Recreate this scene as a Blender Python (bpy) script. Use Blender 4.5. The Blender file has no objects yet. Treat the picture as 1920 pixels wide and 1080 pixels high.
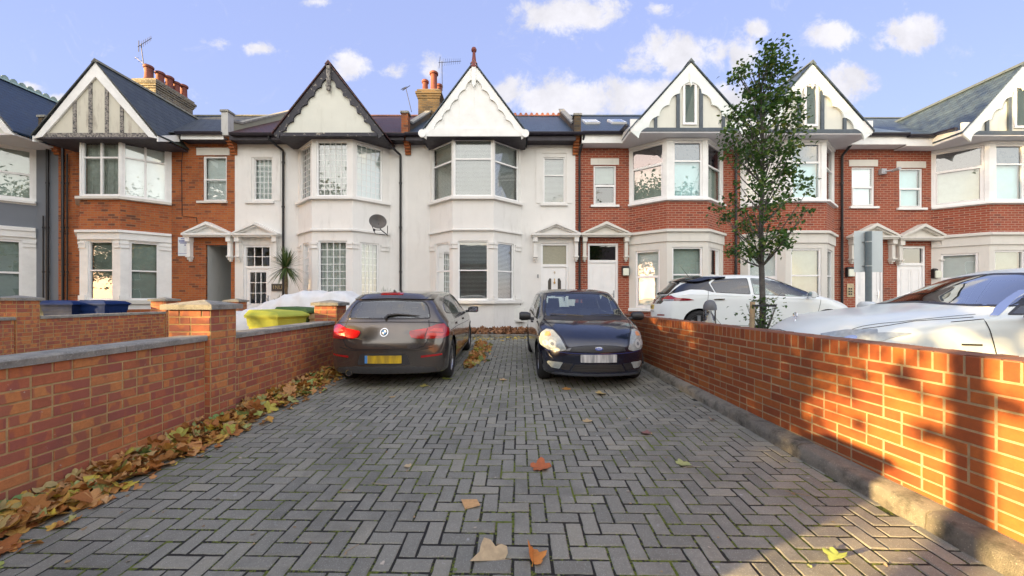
import bpy, bmesh, math, random
import numpy as np
from mathutils import Vector, Matrix, noise
from mathutils.bvhtree import BVHTree
R = math.radians
random.seed(7)
sc = bpy.context.scene
col = sc.collection
# ---------------------------------------------------------------- camera
F, CX, HY, CH = 695.0, 960.0, 560.0, 1.395       # focal in photo pixels, principal x, horizon row, eye height
cam_d = bpy.data.cameras.new('camera')
cam = bpy.data.objects.new('camera', cam_d); col.objects.link(cam)
cam.location = (0, 0, CH); cam.rotation_euler = (R(90), 0, 0)
cam_d.sensor_width = 36; cam_d.lens = 36*F/1920; cam_d.shift_y = (HY-540)/1920
cam_d.clip_start = .05; cam_d.clip_end = 3000
sc.camera = cam
def PX(px, Y): return (px-CX)*Y/F
def PZ(py, Y): return CH+(HY-py)*Y/F
SL = .0273
def G(y): return SL*min(max(y, 0), 14)            # height of the ground: drive rises towards the houses
# ---------------------------------------------------------------- light
SUN_DIR = Vector((.90, .43, -math.tan(R(9.3)))).normalized()
sun_d = bpy.data.lights.new('sun', 'SUN'); sun = bpy.data.objects.new('sun', sun_d); col.objects.link(sun)
sun_d.energy = 5.0; sun_d.angle = R(.5); sun_d.color = (1, .68, .29)
sun.rotation_euler = SUN_DIR.to_track_quat('-Z', 'Y').to_euler()
world = bpy.data.worlds.new('World'); sc.world = world; world.use_nodes = True
sc.view_settings.view_transform = 'Standard'; sc.view_settings.look = 'None'
sc.view_settings.gamma = 1; sc.view_settings.exposure = 2.42
sc.cycles.use_denoising = True
sc.cycles.max_bounces = 8; sc.cycles.transparent_max_bounces = 12
class NT:
    def __init__(s, nt): s.nt = nt; s.n = nt.nodes; s.l = nt.links
    def new(s, t, **kw):
        nd = s.n.new(t)
        for k, v in kw.items(): setattr(nd, k, v)
        return nd
    def put(s, sock, v):
        if isinstance(v, bpy.types.NodeSocket): s.l.new(v, sock)
        elif isinstance(v, bpy.types.Node): s.l.new(v.outputs[0], sock)
        elif v is not None:
            if isinstance(v, (tuple, list)) and len(v) == 3 and sock.type == 'RGBA': v = (*v, 1)
            sock.default_value = v
    def m(s, op, a, b=None, c=None, clamp=False):
        nd = s.new('ShaderNodeMath', operation=op, use_clamp=clamp)
        for i, v in enumerate((a, b, c)):
            if v is not None: s.put(nd.inputs[i], v)
        return nd.outputs[0]
    def mix(s, f, a, b, blend='MIX'):
        nd = s.new('ShaderNodeMix', data_type='RGBA', blend_type=blend)
        s.put(nd.inputs[0], f); s.put(nd.inputs[6], a); s.put(nd.inputs[7], b)
        return nd.outputs[2]
    def ramp(s, f, stops, interp='LINEAR'):
        nd = s.new('ShaderNodeValToRGB'); cr = nd.color_ramp; cr.interpolation = interp
        while len(cr.elements) < len(stops): cr.elements.new(.5)
        for e, (p, c) in zip(cr.elements, stops):
            e.position = p; e.color = (*c, 1) if len(c) == 3 else c
        s.put(nd.inputs[0], f); return nd.outputs[0]
    def rng(s, v, a, b, c=0, d=1, smooth=False):
        nd = s.new('ShaderNodeMapRange', interpolation_type='SMOOTHSTEP' if smooth else 'LINEAR')
        s.put(nd.inputs[0], v)
        for i, x in enumerate((a, b, c, d)): s.put(nd.inputs[1+i], x)
        return nd.outputs[0]
    def noise(s, vec, scale, detail=4, rough=.6, dist=0):
        nd = s.new('ShaderNodeTexNoise'); s.put(nd.inputs['Vector'], vec)
        nd.inputs['Scale'].default_value = scale; nd.inputs['Detail'].default_value = detail
        nd.inputs['Roughness'].default_value = rough; nd.inputs['Distortion'].default_value = dist
        return nd.outputs[0]
    def vm(s, op, a, b=None):
        nd = s.new('ShaderNodeVectorMath', operation=op); s.put(nd.inputs[0], a)
        if b is not None: s.put(nd.inputs[1], b)
        return nd.outputs[1] if op in ('DOT_PRODUCT', 'LENGTH', 'DISTANCE') else nd.outputs[0]
def build_world():
    t = NT(world.node_tree); t.n.clear()
    out = t.new('ShaderNodeOutputWorld'); bg = t.new('ShaderNodeBackground'); t.l.new(bg.outputs[0], out.inputs[0])
    sky = t.new('ShaderNodeTexSky', sky_type='NISHITA'); sky.sun_disc = False
    sky.sun_elevation = R(9.3); sky.sun_rotation = math.atan2(-SUN_DIR.x, -SUN_DIR.y)
    sky.altitude = 50; sky.air_density = 1.0; sky.dust_density = .6; sky.ozone_density = 2.5
    co = t.new('ShaderNodeTexCoord').outputs['Generated']
    sp = t.new('ShaderNodeSeparateXYZ'); t.put(sp.inputs[0], co)
    x, y, z = sp.outputs
    ay = t.m('MAXIMUM', t.m('ABSOLUTE', y), .08)
    u = t.m('DIVIDE', x, ay); v = t.m('DIVIDE', z, ay)
    cv = t.new('ShaderNodeCombineXYZ'); t.put(cv.inputs[0], u); t.put(cv.inputs[1], v); t.put(cv.inputs[2], t.m('MULTIPLY', y, .3))
    warp = t.noise(cv, 5, 5, .6)
    # cloud banks, each an ellipse on the sky given by its bearing and height
    blobs = [(1070,28,120,42,1),(400,80,60,16,.6),(480,92,45,16,.8),(600,3,50,14,.7),(660,122,42,27,1),(745,135,40,20,.5),(812,128,36,30,.85),
             (1230,182,85,40,1.1),(1070,188,150,52,1.2),(1330,190,110,45,1),(1270,105,120,50,1),(1390,105,40,60,.8),(1420,54,34,22,.85),(1558,65,52,38,1),
             (1712,58,68,44,1),(1590,152,62,48,.9),(1650,92,26,14,.6),(1238,16,34,20,.6),(55,165,45,14,.8),(112,186,30,13,.9),(950,178,60,30,.8)]
    mask = None
    for (px, py, rx, ry, s) in blobs:
        du = t.m('MULTIPLY', t.m('SUBTRACT', u, (px-CX)/F), F/rx); dv = t.m('MULTIPLY', t.m('SUBTRACT', v, (HY-py)/F), F/ry)
        d = t.m('SQRT', t.m('ADD', t.m('MULTIPLY', du, du), t.m('MULTIPLY', dv, dv)))
        b = t.rng(d, 1.5, .0, 0, s*1.1, smooth=True)
        mask = b if mask is None else t.m('MAXIMUM', mask, b)
    fine = t.noise(cv, 11, 9, .68, .25)
    k = t.m('ADD', t.m('MULTIPLY', mask, 1.1), t.m('MULTIPLY', t.m('SUBTRACT', fine, .5), 2.6))
    k = t.m('ADD', k, t.m('MULTIPLY', t.m('SUBTRACT', warp, .5), .6))
    cl = t.rng(k, .30, 1.0, 0, .97, smooth=True)
    wisp = t.rng(t.noise(cv, 6, 10, .72, 1.2), .56, .80, 0, .38, smooth=True); cl = t.m('MAXIMUM', cl, wisp)
    gate = t.rng(y, -.02, .1, 0, 1)
    # behind the camera: scattered cloud from noise alone
    back = t.rng(t.noise(cv, 2.2, 7, .6), .55, .72, 0, .8, smooth=True)
    cl = t.m('ADD', t.m('MULTIPLY', cl, gate), t.m('MULTIPLY', back, t.m('SUBTRACT', 1, gate)))
    skyc = t.mix(1, sky.outputs[0], SKYGAIN, 'MULTIPLY')
    skyc = t.mix(SKYHAZE[0], skyc, t.ramp(t.rng(v, .15, .85), [(0, SKYPALE), (1, SKYTOP)]))
    shade = t.rng(t.noise(cv, 9, 6, .6), .3, .62, .84, 1.08)
    cc = t.mix(1, t.new('ShaderNodeCombineXYZ').outputs[0], CLOUDC, 'ADD')
    cc = t.mix(1, cc, shade, 'MULTIPLY')
    fin = t.mix(cl, skyc, cc)
    # the half of the sky round the low sun, behind the viewer, is much the brighter one
    sunny = t.rng(y, .15, -.7, 0, 1, smooth=True)
    fin = t.mix(1, fin, t.mix(sunny, (1, 1, 1), BACKGAIN), 'MULTIPLY')
    t.put(bg.inputs[0], fin); bg.inputs[1].default_value = .082
# colours below are in sky units, before the 0.10 background strength
SKYGAIN = (1.5, 1.2, 1.5); SKYPALE = (1.22, 1.46, 2.25); SKYTOP = (1.02, 1.24, 2.15); SKYHAZE = (.86, .86); CLOUDC = (2.1, 2.07, 2.2); BACKGAIN = (5.3, 4.25, 2.45)
build_world()
# ---------------------------------------------------------------- materials
M = {}
def mat(name, fn=None):
    if name in M: return M[name]
    m = bpy.data.materials.new(name); m.use_nodes = True
    t = NT(m.node_tree); b = t.n['Principled BSDF']
    t.b = b; t.uv = t.new('ShaderNodeUVMap').outputs[0]; t.pos = t.new('ShaderNodeTexCoord').outputs['Object']
    t.out = t.n['Material Output']
    fn(t, b); M[name] = m; return m
def bump(t, h, s=.3, d=.01):
    nd = t.new('ShaderNodeBump'); nd.inputs['Strength'].default_value = s; nd.inputs['Distance'].default_value = d
    t.put(nd.inputs['Height'], h); t.put(t.b.inputs['Normal'], nd.outputs[0])
def plain(name, c, rough=.6, var=.12, scale=6, bs=.15, metal=0, coat=0, spec=.5):
    def f(t, b):
        n = t.noise(t.pos, scale, 5, .65)
        c1 = tuple(x*(1-var) for x in c); c2 = tuple(min(1, x*(1+var)) for x in c)
        t.put(b.inputs['Base Color'], t.mix(t.rng(n, .3, .7), c1, c2))
        t.put(b.inputs['Roughness'], t.rng(t.noise(t.pos, scale*3, 3), .3, .7, max(0, rough-.08), min(1, rough+.08)))
        b.inputs['Metallic'].default_value = metal; b.inputs['Coat Weight'].default_value = coat
        b.inputs['Specular IOR Level'].default_value = spec
        if bs: bump(t, t.noise(t.pos, scale*12, 3), bs, .004)
    return mat(name, f)
def render_wall(name, c, dirt=(.42, .40, .36), amt=.5):
    def f(t, b):
        mp = t.new('ShaderNodeMapping'); t.put(mp.inputs[0], t.pos); mp.inputs['Scale'].default_value = (1, 1, .22)
        streak = t.noise(mp.outputs[0], 5, 6, .7); big = t.noise(t.pos, .8, 4, .6)
        k = t.m('MULTIPLY', t.rng(streak, .52, .78), t.rng(big, .4, .65))
        base = t.mix(t.rng(t.noise(t.pos, 2.5, 5), .3, .7), tuple(x*.95 for x in c), c)
        t.put(b.inputs['Base Color'], t.mix(t.m('MULTIPLY', k, amt), base, dirt))
        b.inputs['Roughness'].default_value = .75
        bump(t, t.noise(t.pos, 60, 4, .7), .35, .005)
    return mat(name, f)
def bricks_mat(name, c1, c2, c3, mortar, bw=.225, rh=.075, ms=.011, dark=.25, bs=.6, stain=(.05, .035, .03), stain_amt=.3):
    def f(t, b):
        br = t.new('ShaderNodeTexBrick'); t.put(br.inputs['Vector'], t.uv)
        br.inputs['Color1'].default_value = (0, 0, 0, 1); br.inputs['Color2'].default_value = (1, 1, 1, 1); br.inputs['Mortar'].default_value = (0, 0, 0, 1)
        br.inputs['Scale'].default_value = 1; br.inputs['Mortar Size'].default_value = ms; br.inputs['Mortar Smooth'].default_value = .15
        br.inputs['Brick Width'].default_value = bw; br.inputs['Row Height'].default_value = rh; br.inputs['Bias'].default_value = 0
        v = t.new('ShaderNodeSeparateColor'); t.put(v.inputs[0], br.outputs[0])
        cbr = t.ramp(v.outputs[0], [(0, c3), (dark, c1), (.6, c2), (1, c1)])
        cbr = t.mix(t.rng(t.noise(t.uv, 30, 4), .3, .7, 0, .35), cbr, tuple(x*.55 for x in c1))
        cc = t.mix(br.outputs[1], cbr, mortar)
        st = t.m('MULTIPLY', t.rng(t.noise(t.pos, 1.3, 6, .7), .5, .72), stain_amt)
        t.put(b.inputs['Base Color'], t.mix(st, cc, stain))
        b.inputs['Roughness'].default_value = .85
        h = t.m('ADD', t.m('SUBTRACT', 1, br.outputs[1]), t.m('MULTIPLY', t.noise(t.uv, 90, 3), .35))
        bump(t, h, bs, .006)
    return mat(name, f)
def tiles_mat(name, c1, c2, tw=.25, rh=.16, rough=.5, bs=1.0, gap=.006, moss=.3):
    def f(t, b):
        br = t.new('ShaderNodeTexBrick'); t.put(br.inputs['Vector'], t.uv)
        br.inputs['Color1'].default_value = (0, 0, 0, 1); br.inputs['Color2'].default_value = (1, 1, 1, 1); br.inputs['Mortar'].default_value = (0, 0, 0, 1)
        br.inputs['Scale'].default_value = 1; br.inputs['Mortar Size'].default_value = gap; br.inputs['Mortar Smooth'].default_value = .1
        br.inputs['Brick Width'].default_value = tw; br.inputs['Row Height'].default_value = rh
        v = t.new('ShaderNodeSeparateColor'); t.put(v.inputs[0], br.outputs[0])
        sp = t.new('ShaderNodeSeparateXYZ'); t.put(sp.inputs[0], t.uv)
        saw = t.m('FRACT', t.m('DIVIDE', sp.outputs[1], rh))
        cc = t.mix(v.outputs[0], c1, c2); cc = t.mix(t.rng(t.noise(t.uv, 14, 5), .35, .7, 0, .5), cc, tuple(x*.5 for x in c1))
        cc = t.mix(t.m('MULTIPLY', t.rng(t.noise(t.pos, 2.2, 6, .7), .55, .75), moss), cc, (.09, .10, .04))
        cc = t.mix(br.outputs[1], cc, (.012, .012, .014))
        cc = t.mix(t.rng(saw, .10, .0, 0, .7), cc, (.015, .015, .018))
        t.put(b.inputs['Base Color'], cc); b.inputs['Roughness'].default_value = rough
        h = t.m('SUBTRACT', t.m('MULTIPLY', t.m('SUBTRACT', 1, saw), 1.0), t.m('MULTIPLY', br.outputs[1], 1.2))
        bump(t, h, bs, .02)
    return mat(name, f)
def glass(name, tint=(1, 1, 1), refl=.16, rough=.0, wob=.02, tr=1.0):
    def f(t, b):
        t.n.remove(b)
        lw = t.new('ShaderNodeLayerWeight'); lw.inputs['Blend'].default_value = .25
        tb = t.new('ShaderNodeBsdfTransparent'); t.put(tb.inputs[0], tuple(x*tr for x in tint))
        gl = t.new('ShaderNodeBsdfGlossy'); gl.inputs['Roughness'].default_value = rough; t.put(gl.inputs[0], (1, 1, 1))
        bn = t.new('ShaderNodeBump'); bn.inputs['Strength'].default_value = wob; bn.inputs['Distance'].default_value = .05
        t.put(bn.inputs['Height'], t.noise(t.pos, 1.6, 2)); t.put(gl.inputs['Normal'], bn.outputs[0])
        mx = t.new('ShaderNodeMixShader'); t.put(mx.inputs[0], t.rng(lw.outputs['Fresnel'], 0, 1, refl, 1))
        t.put(mx.inputs[1], tb.outputs[0]); t.put(mx.inputs[2], gl.outputs[0]); t.put(t.out.inputs[0], mx.outputs[0])
    return mat(name, f)
def island_mat(name, stops, rough=.85, speck=None, spots=None, nscale=18, bs=.4, bd=.003, band=0, dirt=None, trans=0, tone=0):
    def f(t, b):
        g = t.new('ShaderNodeNewGeometry'); r = g.outputs['Random Per Island']
        c = t.ramp(r, stops)
        n = t.noise(t.pos, nscale, 6, .7)
        c = t.mix(t.rng(n, .3, .7, 0, .45), c, t.mix(1, c, (.45, .45, .45), 'MULTIPLY'))
        if band:   # bands of darker firing across each brick, different on every one
            sp = t.new('ShaderNodeSeparateXYZ'); t.put(sp.inputs[0], t.uv); cb = t.new('ShaderNodeCombineXYZ')
            t.put(cb.inputs[0], t.m('ADD', t.m('MULTIPLY', sp.outputs[0], 1), t.m('MULTIPLY', r, 50))); t.put(cb.inputs[1], t.m('MULTIPLY', sp.outputs[1], .25)); t.put(cb.inputs[2], t.m('MULTIPLY', r, 90))
            w = t.noise(cb, band, 1, .3); c = t.mix(t.rng(w, .49, .54, 0, .7, smooth=True), c, (.29, .09, .07))
        if speck:
            v = t.new('ShaderNodeTexVoronoi'); t.put(v.inputs['Vector'], t.pos); v.inputs['Scale'].default_value = speck[0]
            c = t.mix(t.rng(v.outputs['Distance'], .22, .1, 0, speck[1]), c, speck[2])
        if spots:
            c = t.mix(t.rng(t.noise(t.pos, spots[0], 3, .5), spots[1], spots[1]+.05), c, spots[2])
        if dirt: c = t.mix(t.m('MULTIPLY', t.rng(t.noise(t.pos, dirt[0], 5, .7), .48, .7), dirt[1]), c, dirt[2])
        t.put(b.inputs['Base Color'], c); b.inputs['Roughness'].default_value = rough
        if trans:
            tr = t.new('ShaderNodeBsdfTranslucent'); t.put(tr.inputs[0], c)
            mx = t.new('ShaderNodeMixShader'); mx.inputs[0].default_value = trans
            t.put(mx.inputs[1], b.outputs[0]); t.put(mx.inputs[2], tr.outputs[0]); t.put(t.out.inputs[0], mx.outputs[0])
        if bs: bump(t, t.noise(t.pos, 160, 4, .7), bs, bd)
    return mat(name, f)
def car_paint(name, c, rough=.28, metal=.0, flake=.0, dirt=.12):
    def f(t, b):
        cc = t.mix(t.rng(t.noise(t.pos, 900, 1), .4, .6, 0, flake), c, tuple(min(1, x*1.8+.03) for x in c))
        d = t.rng(t.noise(t.pos, 3, 6, .7), .45, .8, 0, dirt)
        t.put(b.inputs['Base Color'], t.mix(d, cc, (.22, .20, .17)))
        b.inputs['Metallic'].default_value = metal; b.inputs['Roughness'].default_value = rough
        b.inputs['Coat Weight'].default_value = .3 if min(c) > .5 else 1; b.inputs['Specular IOR Level'].default_value = .3 if min(c) > .5 else .5; t.put(b.inputs['Coat Roughness'], t.rng(t.noise(t.pos, 5, 5), .3, .8, .02, .10))
    return mat(name, f)
white = render_wall('white_render', (.74, .73, .70))
white2 = render_wall('white_masonry', (.78, .77, .74), amt=.8)
grey_r = render_wall('grey_render', (.17, .19, .22), (.10, .11, .12), .4)
stone = render_wall('pale_stone', (.66, .64, .58), (.35, .33, .28), .6)
cream = render_wall('cream_infill', (.66, .67, .60), (.3, .28, .2), .4)
cream_old = render_wall('stained_infill', (.62, .60, .50), (.16, .10, .07), 1.0)
upvc = plain('white_window_plastic', (.80, .80, .79), .35, .04, 3, 0)
wpaint = plain('white_paint', (.78, .79, .77), .5, .08, 3, .1)
wpaint2 = plain('cool_white_paint', (.72, .78, .76), .5, .08, 3, .1)
bpaint = plain('black_gloss_pipe', (.015, .016, .02), .35, .3, 5, .1)
gutter_m = plain('dark_gutter', (.02, .018, .03), .4, .3, 5, .1)
navy_t = plain('slate_blue_timber', (.06, .08, .10), .55, .2, 5, .2)
brick_or = bricks_mat('orange_house_brick', (.35, .085, .022), (.43, .125, .027), (.11, .04, .024), (.26, .15, .08), .22, .075, .008, .22, .5, (.06, .03, .02), .5)
brick_rd = bricks_mat('red_house_brick', (.29, .055, .026), (.35, .072, .03), (.18, .038, .024), (.36, .22, .15), .225, .075, .010, .2, .5)
brick_yl = bricks_mat('yellow_stock_brick', (.15, .095, .04), (.11, .07, .03), (.035, .028, .02), (.09, .075, .055), .22, .075, .012, .3, .7, (.03, .03, .03), .7)
brick_dk = bricks_mat('stack_brick', (.20, .15, .08), (.07, .05, .035), (.03, .025, .025), (.26, .24, .19), .22, .08, .014, .3, .7, (.05, .05, .04), .5)
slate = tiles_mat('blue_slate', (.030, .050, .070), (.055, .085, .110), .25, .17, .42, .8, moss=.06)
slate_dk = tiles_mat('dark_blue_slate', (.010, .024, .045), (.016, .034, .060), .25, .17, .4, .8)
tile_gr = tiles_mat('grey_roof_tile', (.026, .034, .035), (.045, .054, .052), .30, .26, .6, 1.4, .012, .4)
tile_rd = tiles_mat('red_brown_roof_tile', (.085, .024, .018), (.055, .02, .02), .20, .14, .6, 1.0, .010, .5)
terra = plain('terracotta', (.15, .038, .024), .75, .25, 8, .3)
lead = plain('lead_flashing', (.16, .20, .22), .5, .25, 4, .2)
conc = plain('concrete', (.30, .28, .24), .9, .3, 9, .6)
soffit_w = plain('soffit_white', (.66, .66, .68), .5, .05, 3, 0)
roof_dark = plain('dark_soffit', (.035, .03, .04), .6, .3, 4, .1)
pane = glass('window_glass', (.92, .97, .96), .15)
pane_dk = glass('dark_window_glass', (.35, .4, .42), .14)
pane_bl = glass('blue_reflecting_glass', (.5, .6, .65), .32)
def frosted(t, b):
    n = t.noise(t.pos, 60, 4, .7)
    t.put(b.inputs['Base Color'], t.mix(t.rng(n, .3, .7), (.22, .22, .17), (.42, .40, .30))); b.inputs['Roughness'].default_value = .25
    bump(t, n, .6, .01)
frost = mat('frosted_glass', frosted)
blind_w = plain('white_blind', (.80, .84, .83), .7, .05, 4, .1)
blind_c = plain('cyan_roller_blind', (.55, .80, .84), .7, .05, 4, .1)
blind_g = plain('grey_green_blind', (.34, .40, .36), .8, .12, 4, .1)
curt = plain('net_curtain', (.55, .57, .53), .9, .18, 9, .2)
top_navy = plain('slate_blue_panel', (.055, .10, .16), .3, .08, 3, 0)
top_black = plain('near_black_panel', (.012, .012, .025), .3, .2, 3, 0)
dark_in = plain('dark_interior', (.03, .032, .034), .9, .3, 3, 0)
def flaky(t, b):
    n = t.noise(t.pos, 9, 7, .75)
    t.put(b.inputs['Base Color'], t.ramp(t.rng(n, .3, .75), [(0, (.02, .02, .03)), (.68, (.025, .025, .035)), (.74, (.5, .45, .36)), (1, (.35, .3, .22))]))
    b.inputs['Roughness'].default_value = .6; bump(t, n, .5, .01)
flake_b = mat('flaking_black_paint', flaky)
def worn_tim(t, b):
    n = t.noise(t.pos, 13, 7, .8)
    t.put(b.inputs['Base Color'], t.ramp(n, [(0, (.02, .02, .025)), (.45, (.05, .05, .055)), (.52, (.30, .28, .25)), (1, (.4, .37, .32))]))
    b.inputs['Roughness'].default_value = .8; bump(t, n, .6, .01)
worn_t = mat('worn_black_timber', worn_tim)
chrome = plain('chrome', (.75, .75, .76), .12, .03, 5, 0, metal=1)
bl_plastic = plain('black_plastic', (.02, .02, .022), .45, .2, 20, .1)
rubber = plain('tyre_rubber', (.018, .018, .019), .85, .3, 30, .3)
alloy = plain('alloy_rim', (.45, .45, .46), .3, .08, 5, 0, metal=.9)
# ---------------------------------------------------------------- mesh helpers
OFF = {}
def tag(o, label=None, cat=None, group=None, kind=None):
    if label: o['label'] = label
    if cat: o['category'] = cat
    if group: o['group'] = group
    if kind: o['kind'] = kind
    return o
def empty(name, loc=(0, 0, 0), label=None, cat=None, group=None):
    o = bpy.data.objects.new(name, None); col.objects.link(o); o.location = loc; o.empty_display_size = .1
    OFF[o.name] = Vector(loc); return tag(o, label, cat, group)
class MB:
    def __init__(s): s.v = []; s.f = []
    def add(s, vs, fs):
        k = len(s.v); s.v += [tuple(p) for p in vs]; s.f += [tuple(i+k for i in f) for f in fs]; return s
    def quad(s, a, b, c, d): return s.add([a, b, c, d], [(0, 1, 2, 3)])
    def hexa(s, p): return s.add(p, [(0, 3, 2, 1), (4, 5, 6, 7), (0, 1, 5, 4), (1, 2, 6, 5), (2, 3, 7, 6), (3, 0, 4, 7)])
    def box(s, x0, x1, y0, y1, z0, z1):
        return s.hexa([(x0, y0, z0), (x1, y0, z0), (x1, y1, z0), (x0, y1, z0), (x0, y0, z1), (x1, y0, z1), (x1, y1, z1), (x0, y1, z1)])
    def fbox(s, fr, s0, s1, t0, t1, z0, z1):   # box on a facet frame: s along, t outwards
        q = [fr(s0, t1), fr(s1, t1), fr(s1, t0), fr(s0, t0)]
        return s.hexa([(x, y, z0) for x, y in q]+[(x, y, z1) for x, y in q])
    def cbox(s, x0, x1, y0, y1, z0, z1, c):    # box with chamfered top
        s.add([(x0, y0, z0), (x1, y0, z0), (x1, y1, z0), (x0, y1, z0), (x0, y0, z1-c), (x1, y0, z1-c), (x1, y1, z1-c), (x0, y1, z1-c),
               (x0+c, y0+c, z1), (x1-c, y0+c, z1), (x1-c, y1-c, z1), (x0+c, y1-c, z1)],
              [(0, 1, 5, 4), (1, 2, 6, 5), (2, 3, 7, 6), (3, 0, 4, 7), (4, 5, 9, 8), (5, 6, 10, 9), (6, 7, 11, 10), (7, 4, 8, 11), (8, 9, 10, 11)])
    def prism(s, pts, d):                      # pts: closed 3d loop, d: extrusion vector
        n = len(pts); a = [Vector(p) for p in pts]; d = Vector(d)
        return s.add(a+[p+d for p in a], [tuple(range(n)), tuple(range(2*n-1, n-1, -1))]+[(i, i+n, (i+1) % n+n, (i+1) % n) for i in range(n)])
    def tube(s, pts, r, n=8, caps=True):
        pts = [Vector(p) for p in pts]; rs = r if isinstance(r, (list, tuple)) else [r]*len(pts); vs = []; fs = []
        for i, p in enumerate(pts):
            d = (pts[min(i+1, len(pts)-1)]-pts[max(i-1, 0)]).normalized()
            a = d.orthogonal().normalized() if i == 0 else (a-d*a.dot(d)).normalized()
            b = d.cross(a)
            vs += [p+(a*math.cos(2*math.pi*k/n)+b*math.sin(2*math.pi*k/n))*rs[i] for k in range(n)]
        for i in range(len(pts)-1):
            fs += [(i*n+k, i*n+(k+1) % n, (i+1)*n+(k+1) % n, (i+1)*n+k) for k in range(n)]
        if caps: fs += [tuple(range(n-1, -1, -1)), tuple(range((len(pts)-1)*n, len(pts)*n))]
        return s.add(vs, fs)
    def lathe(s, prof, c=(0, 0, 0), axis='z', n=24, close=False):   # prof: (radius, height)
        vs = []; fs = []; c = Vector(c)
        for r, h in prof:
            for k in range(n):
                a = 2*math.pi*k/n; x, y = r*math.cos(a), r*math.sin(a)
                vs.append(c+(Vector((x, y, h)) if axis == 'z' else Vector((x, h, y)) if axis == 'y' else Vector((h, x, y))))
        m = len(prof)
        for i in range(m if close else m-1):
            j = (i+1) % m
            fs += [(i*n+k, i*n+(k+1) % n, j*n+(k+1) % n, j*n+k) for k in range(n)]
        if not close:
            if prof[0][0] > 1e-4: fs.append(tuple(range(n-1, -1, -1)))
            if prof[-1][0] > 1e-4: fs.append(tuple(range((m-1)*n, m*n)))
        return s.add(vs, fs)
    def build(s, name, m, parent=None, smooth=0, label=None, recalc=True):
        off = OFF.get(parent.name, Vector()) if parent else Vector()
        me = bpy.data.meshes.new(name); me.from_pydata([tuple(Vector(p)-off) for p in s.v], [], s.f)
        if recalc:
            bm = bmesh.new(); bm.from_mesh(me); bmesh.ops.recalc_face_normals(bm, faces=bm.faces); bm.to_mesh(me); bm.free()
        uvs(me); me.materials.append(m)
        if smooth:
            me.polygons.foreach_set('use_smooth', [True]*len(me.polygons)); me.set_sharp_from_angle(angle=R(smooth))
        o = bpy.data.objects.new(name, me); col.objects.link(o)
        if parent: o.parent = parent
        OFF[o.name] = off
        if label: o['label'] = label
        return o
def uvs(me):
    n = len(me.loops)
    if not n: return
    me.uv_layers.new(name='UVMap'); out = np.zeros((n, 2), 'f')
    vc = np.zeros(len(me.vertices)*3, 'f'); me.vertices.foreach_get('co', vc); vc = vc.reshape(-1, 3)
    lv = np.zeros(n, 'i'); me.loops.foreach_get('vertex_index', lv)
    pn = np.zeros(len(me.polygons)*3, 'f'); me.polygons.foreach_get('normal', pn); pn = pn.reshape(-1, 3)
    ls = np.zeros(len(me.polygons), 'i'); me.polygons.foreach_get('loop_total', ls)
    nn = np.repeat(pn, ls, axis=0)
    tx = np.stack([-nn[:, 1], nn[:, 0], np.zeros(n)], 1); L = np.linalg.norm(tx, axis=1, keepdims=True)
    flat = (L[:, 0] < .02); tx = np.where(flat[:, None], np.array([[1, 0, 0]]), tx/np.maximum(L, 1e-6)); b = np.cross(nn, tx)
    P = vc[lv]; out[:, 0] = (P*tx).sum(1); out[:, 1] = (P*b).sum(1)
    me.uv_layers[0].data.foreach_set('uv', out.reshape(-1))
def frame(a, b):     # facet frame from plan point a to b, outward normal to the right of travel
    a = Vector(a); d = (Vector(b)-a); L = d.length; d.normalize(); n = Vector((d.y, -d.x))
    fr = lambda s, t=0: tuple(a+d*s+n*t)
    fr.L = L; fr.d = d; fr.n = n; return fr
def offset_line(pts, t):
    pts = [Vector(p) for p in pts]; out = []
    for i, p in enumerate(pts):
        ns = []
        if i > 0: d = (p-pts[i-1]).normalized(); ns.append(Vector((d.y, -d.x)))
        if i < len(pts)-1: d = (pts[i+1]-p).normalized(); ns.append(Vector((d.y, -d.x)))
        n = sum(ns, Vector((0, 0)))/len(ns); n = n/n.length_squared if n.length_squared > 1e-6 else n
        out.append(p+n*t)
    return out
def band(mb, pts, t0, t1, z0, z1, slope=0):    # moulding that follows a plan polyline
    a = offset_line(pts, t0); b = offset_line(pts, t1); n = len(pts)
    for i in range(n-1):
        mb.hexa([(b[i].x, b[i].y, z0), (b[i+1].x, b[i+1].y, z0), (a[i+1].x, a[i+1].y, z0), (a[i].x, a[i].y, z0),
                 (b[i].x, b[i].y, z1-slope), (b[i+1].x, b[i+1].y, z1-slope), (a[i+1].x, a[i+1].y, z1), (a[i].x, a[i].y, z1)])
def text_obj(s, size, m, parent, mw, name='lettering', ext=.002):
    cu = bpy.data.curves.new(name, 'FONT'); cu.body = s; cu.size = size; cu.extrude = ext; cu.align_x = 'CENTER'; cu.align_y = 'CENTER'
    o = bpy.data.objects.new('tmp', cu); col.objects.link(o); dg = bpy.context.evaluated_depsgraph_get()
    me = bpy.data.meshes.new_from_object(o.evaluated_get(dg)); bpy.data.objects.remove(o)
    me.transform(mw); me.materials.clear(); me.materials.append(m)
    t = bpy.data.objects.new(name, me); col.objects.link(t); t.parent = parent; return t
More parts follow.
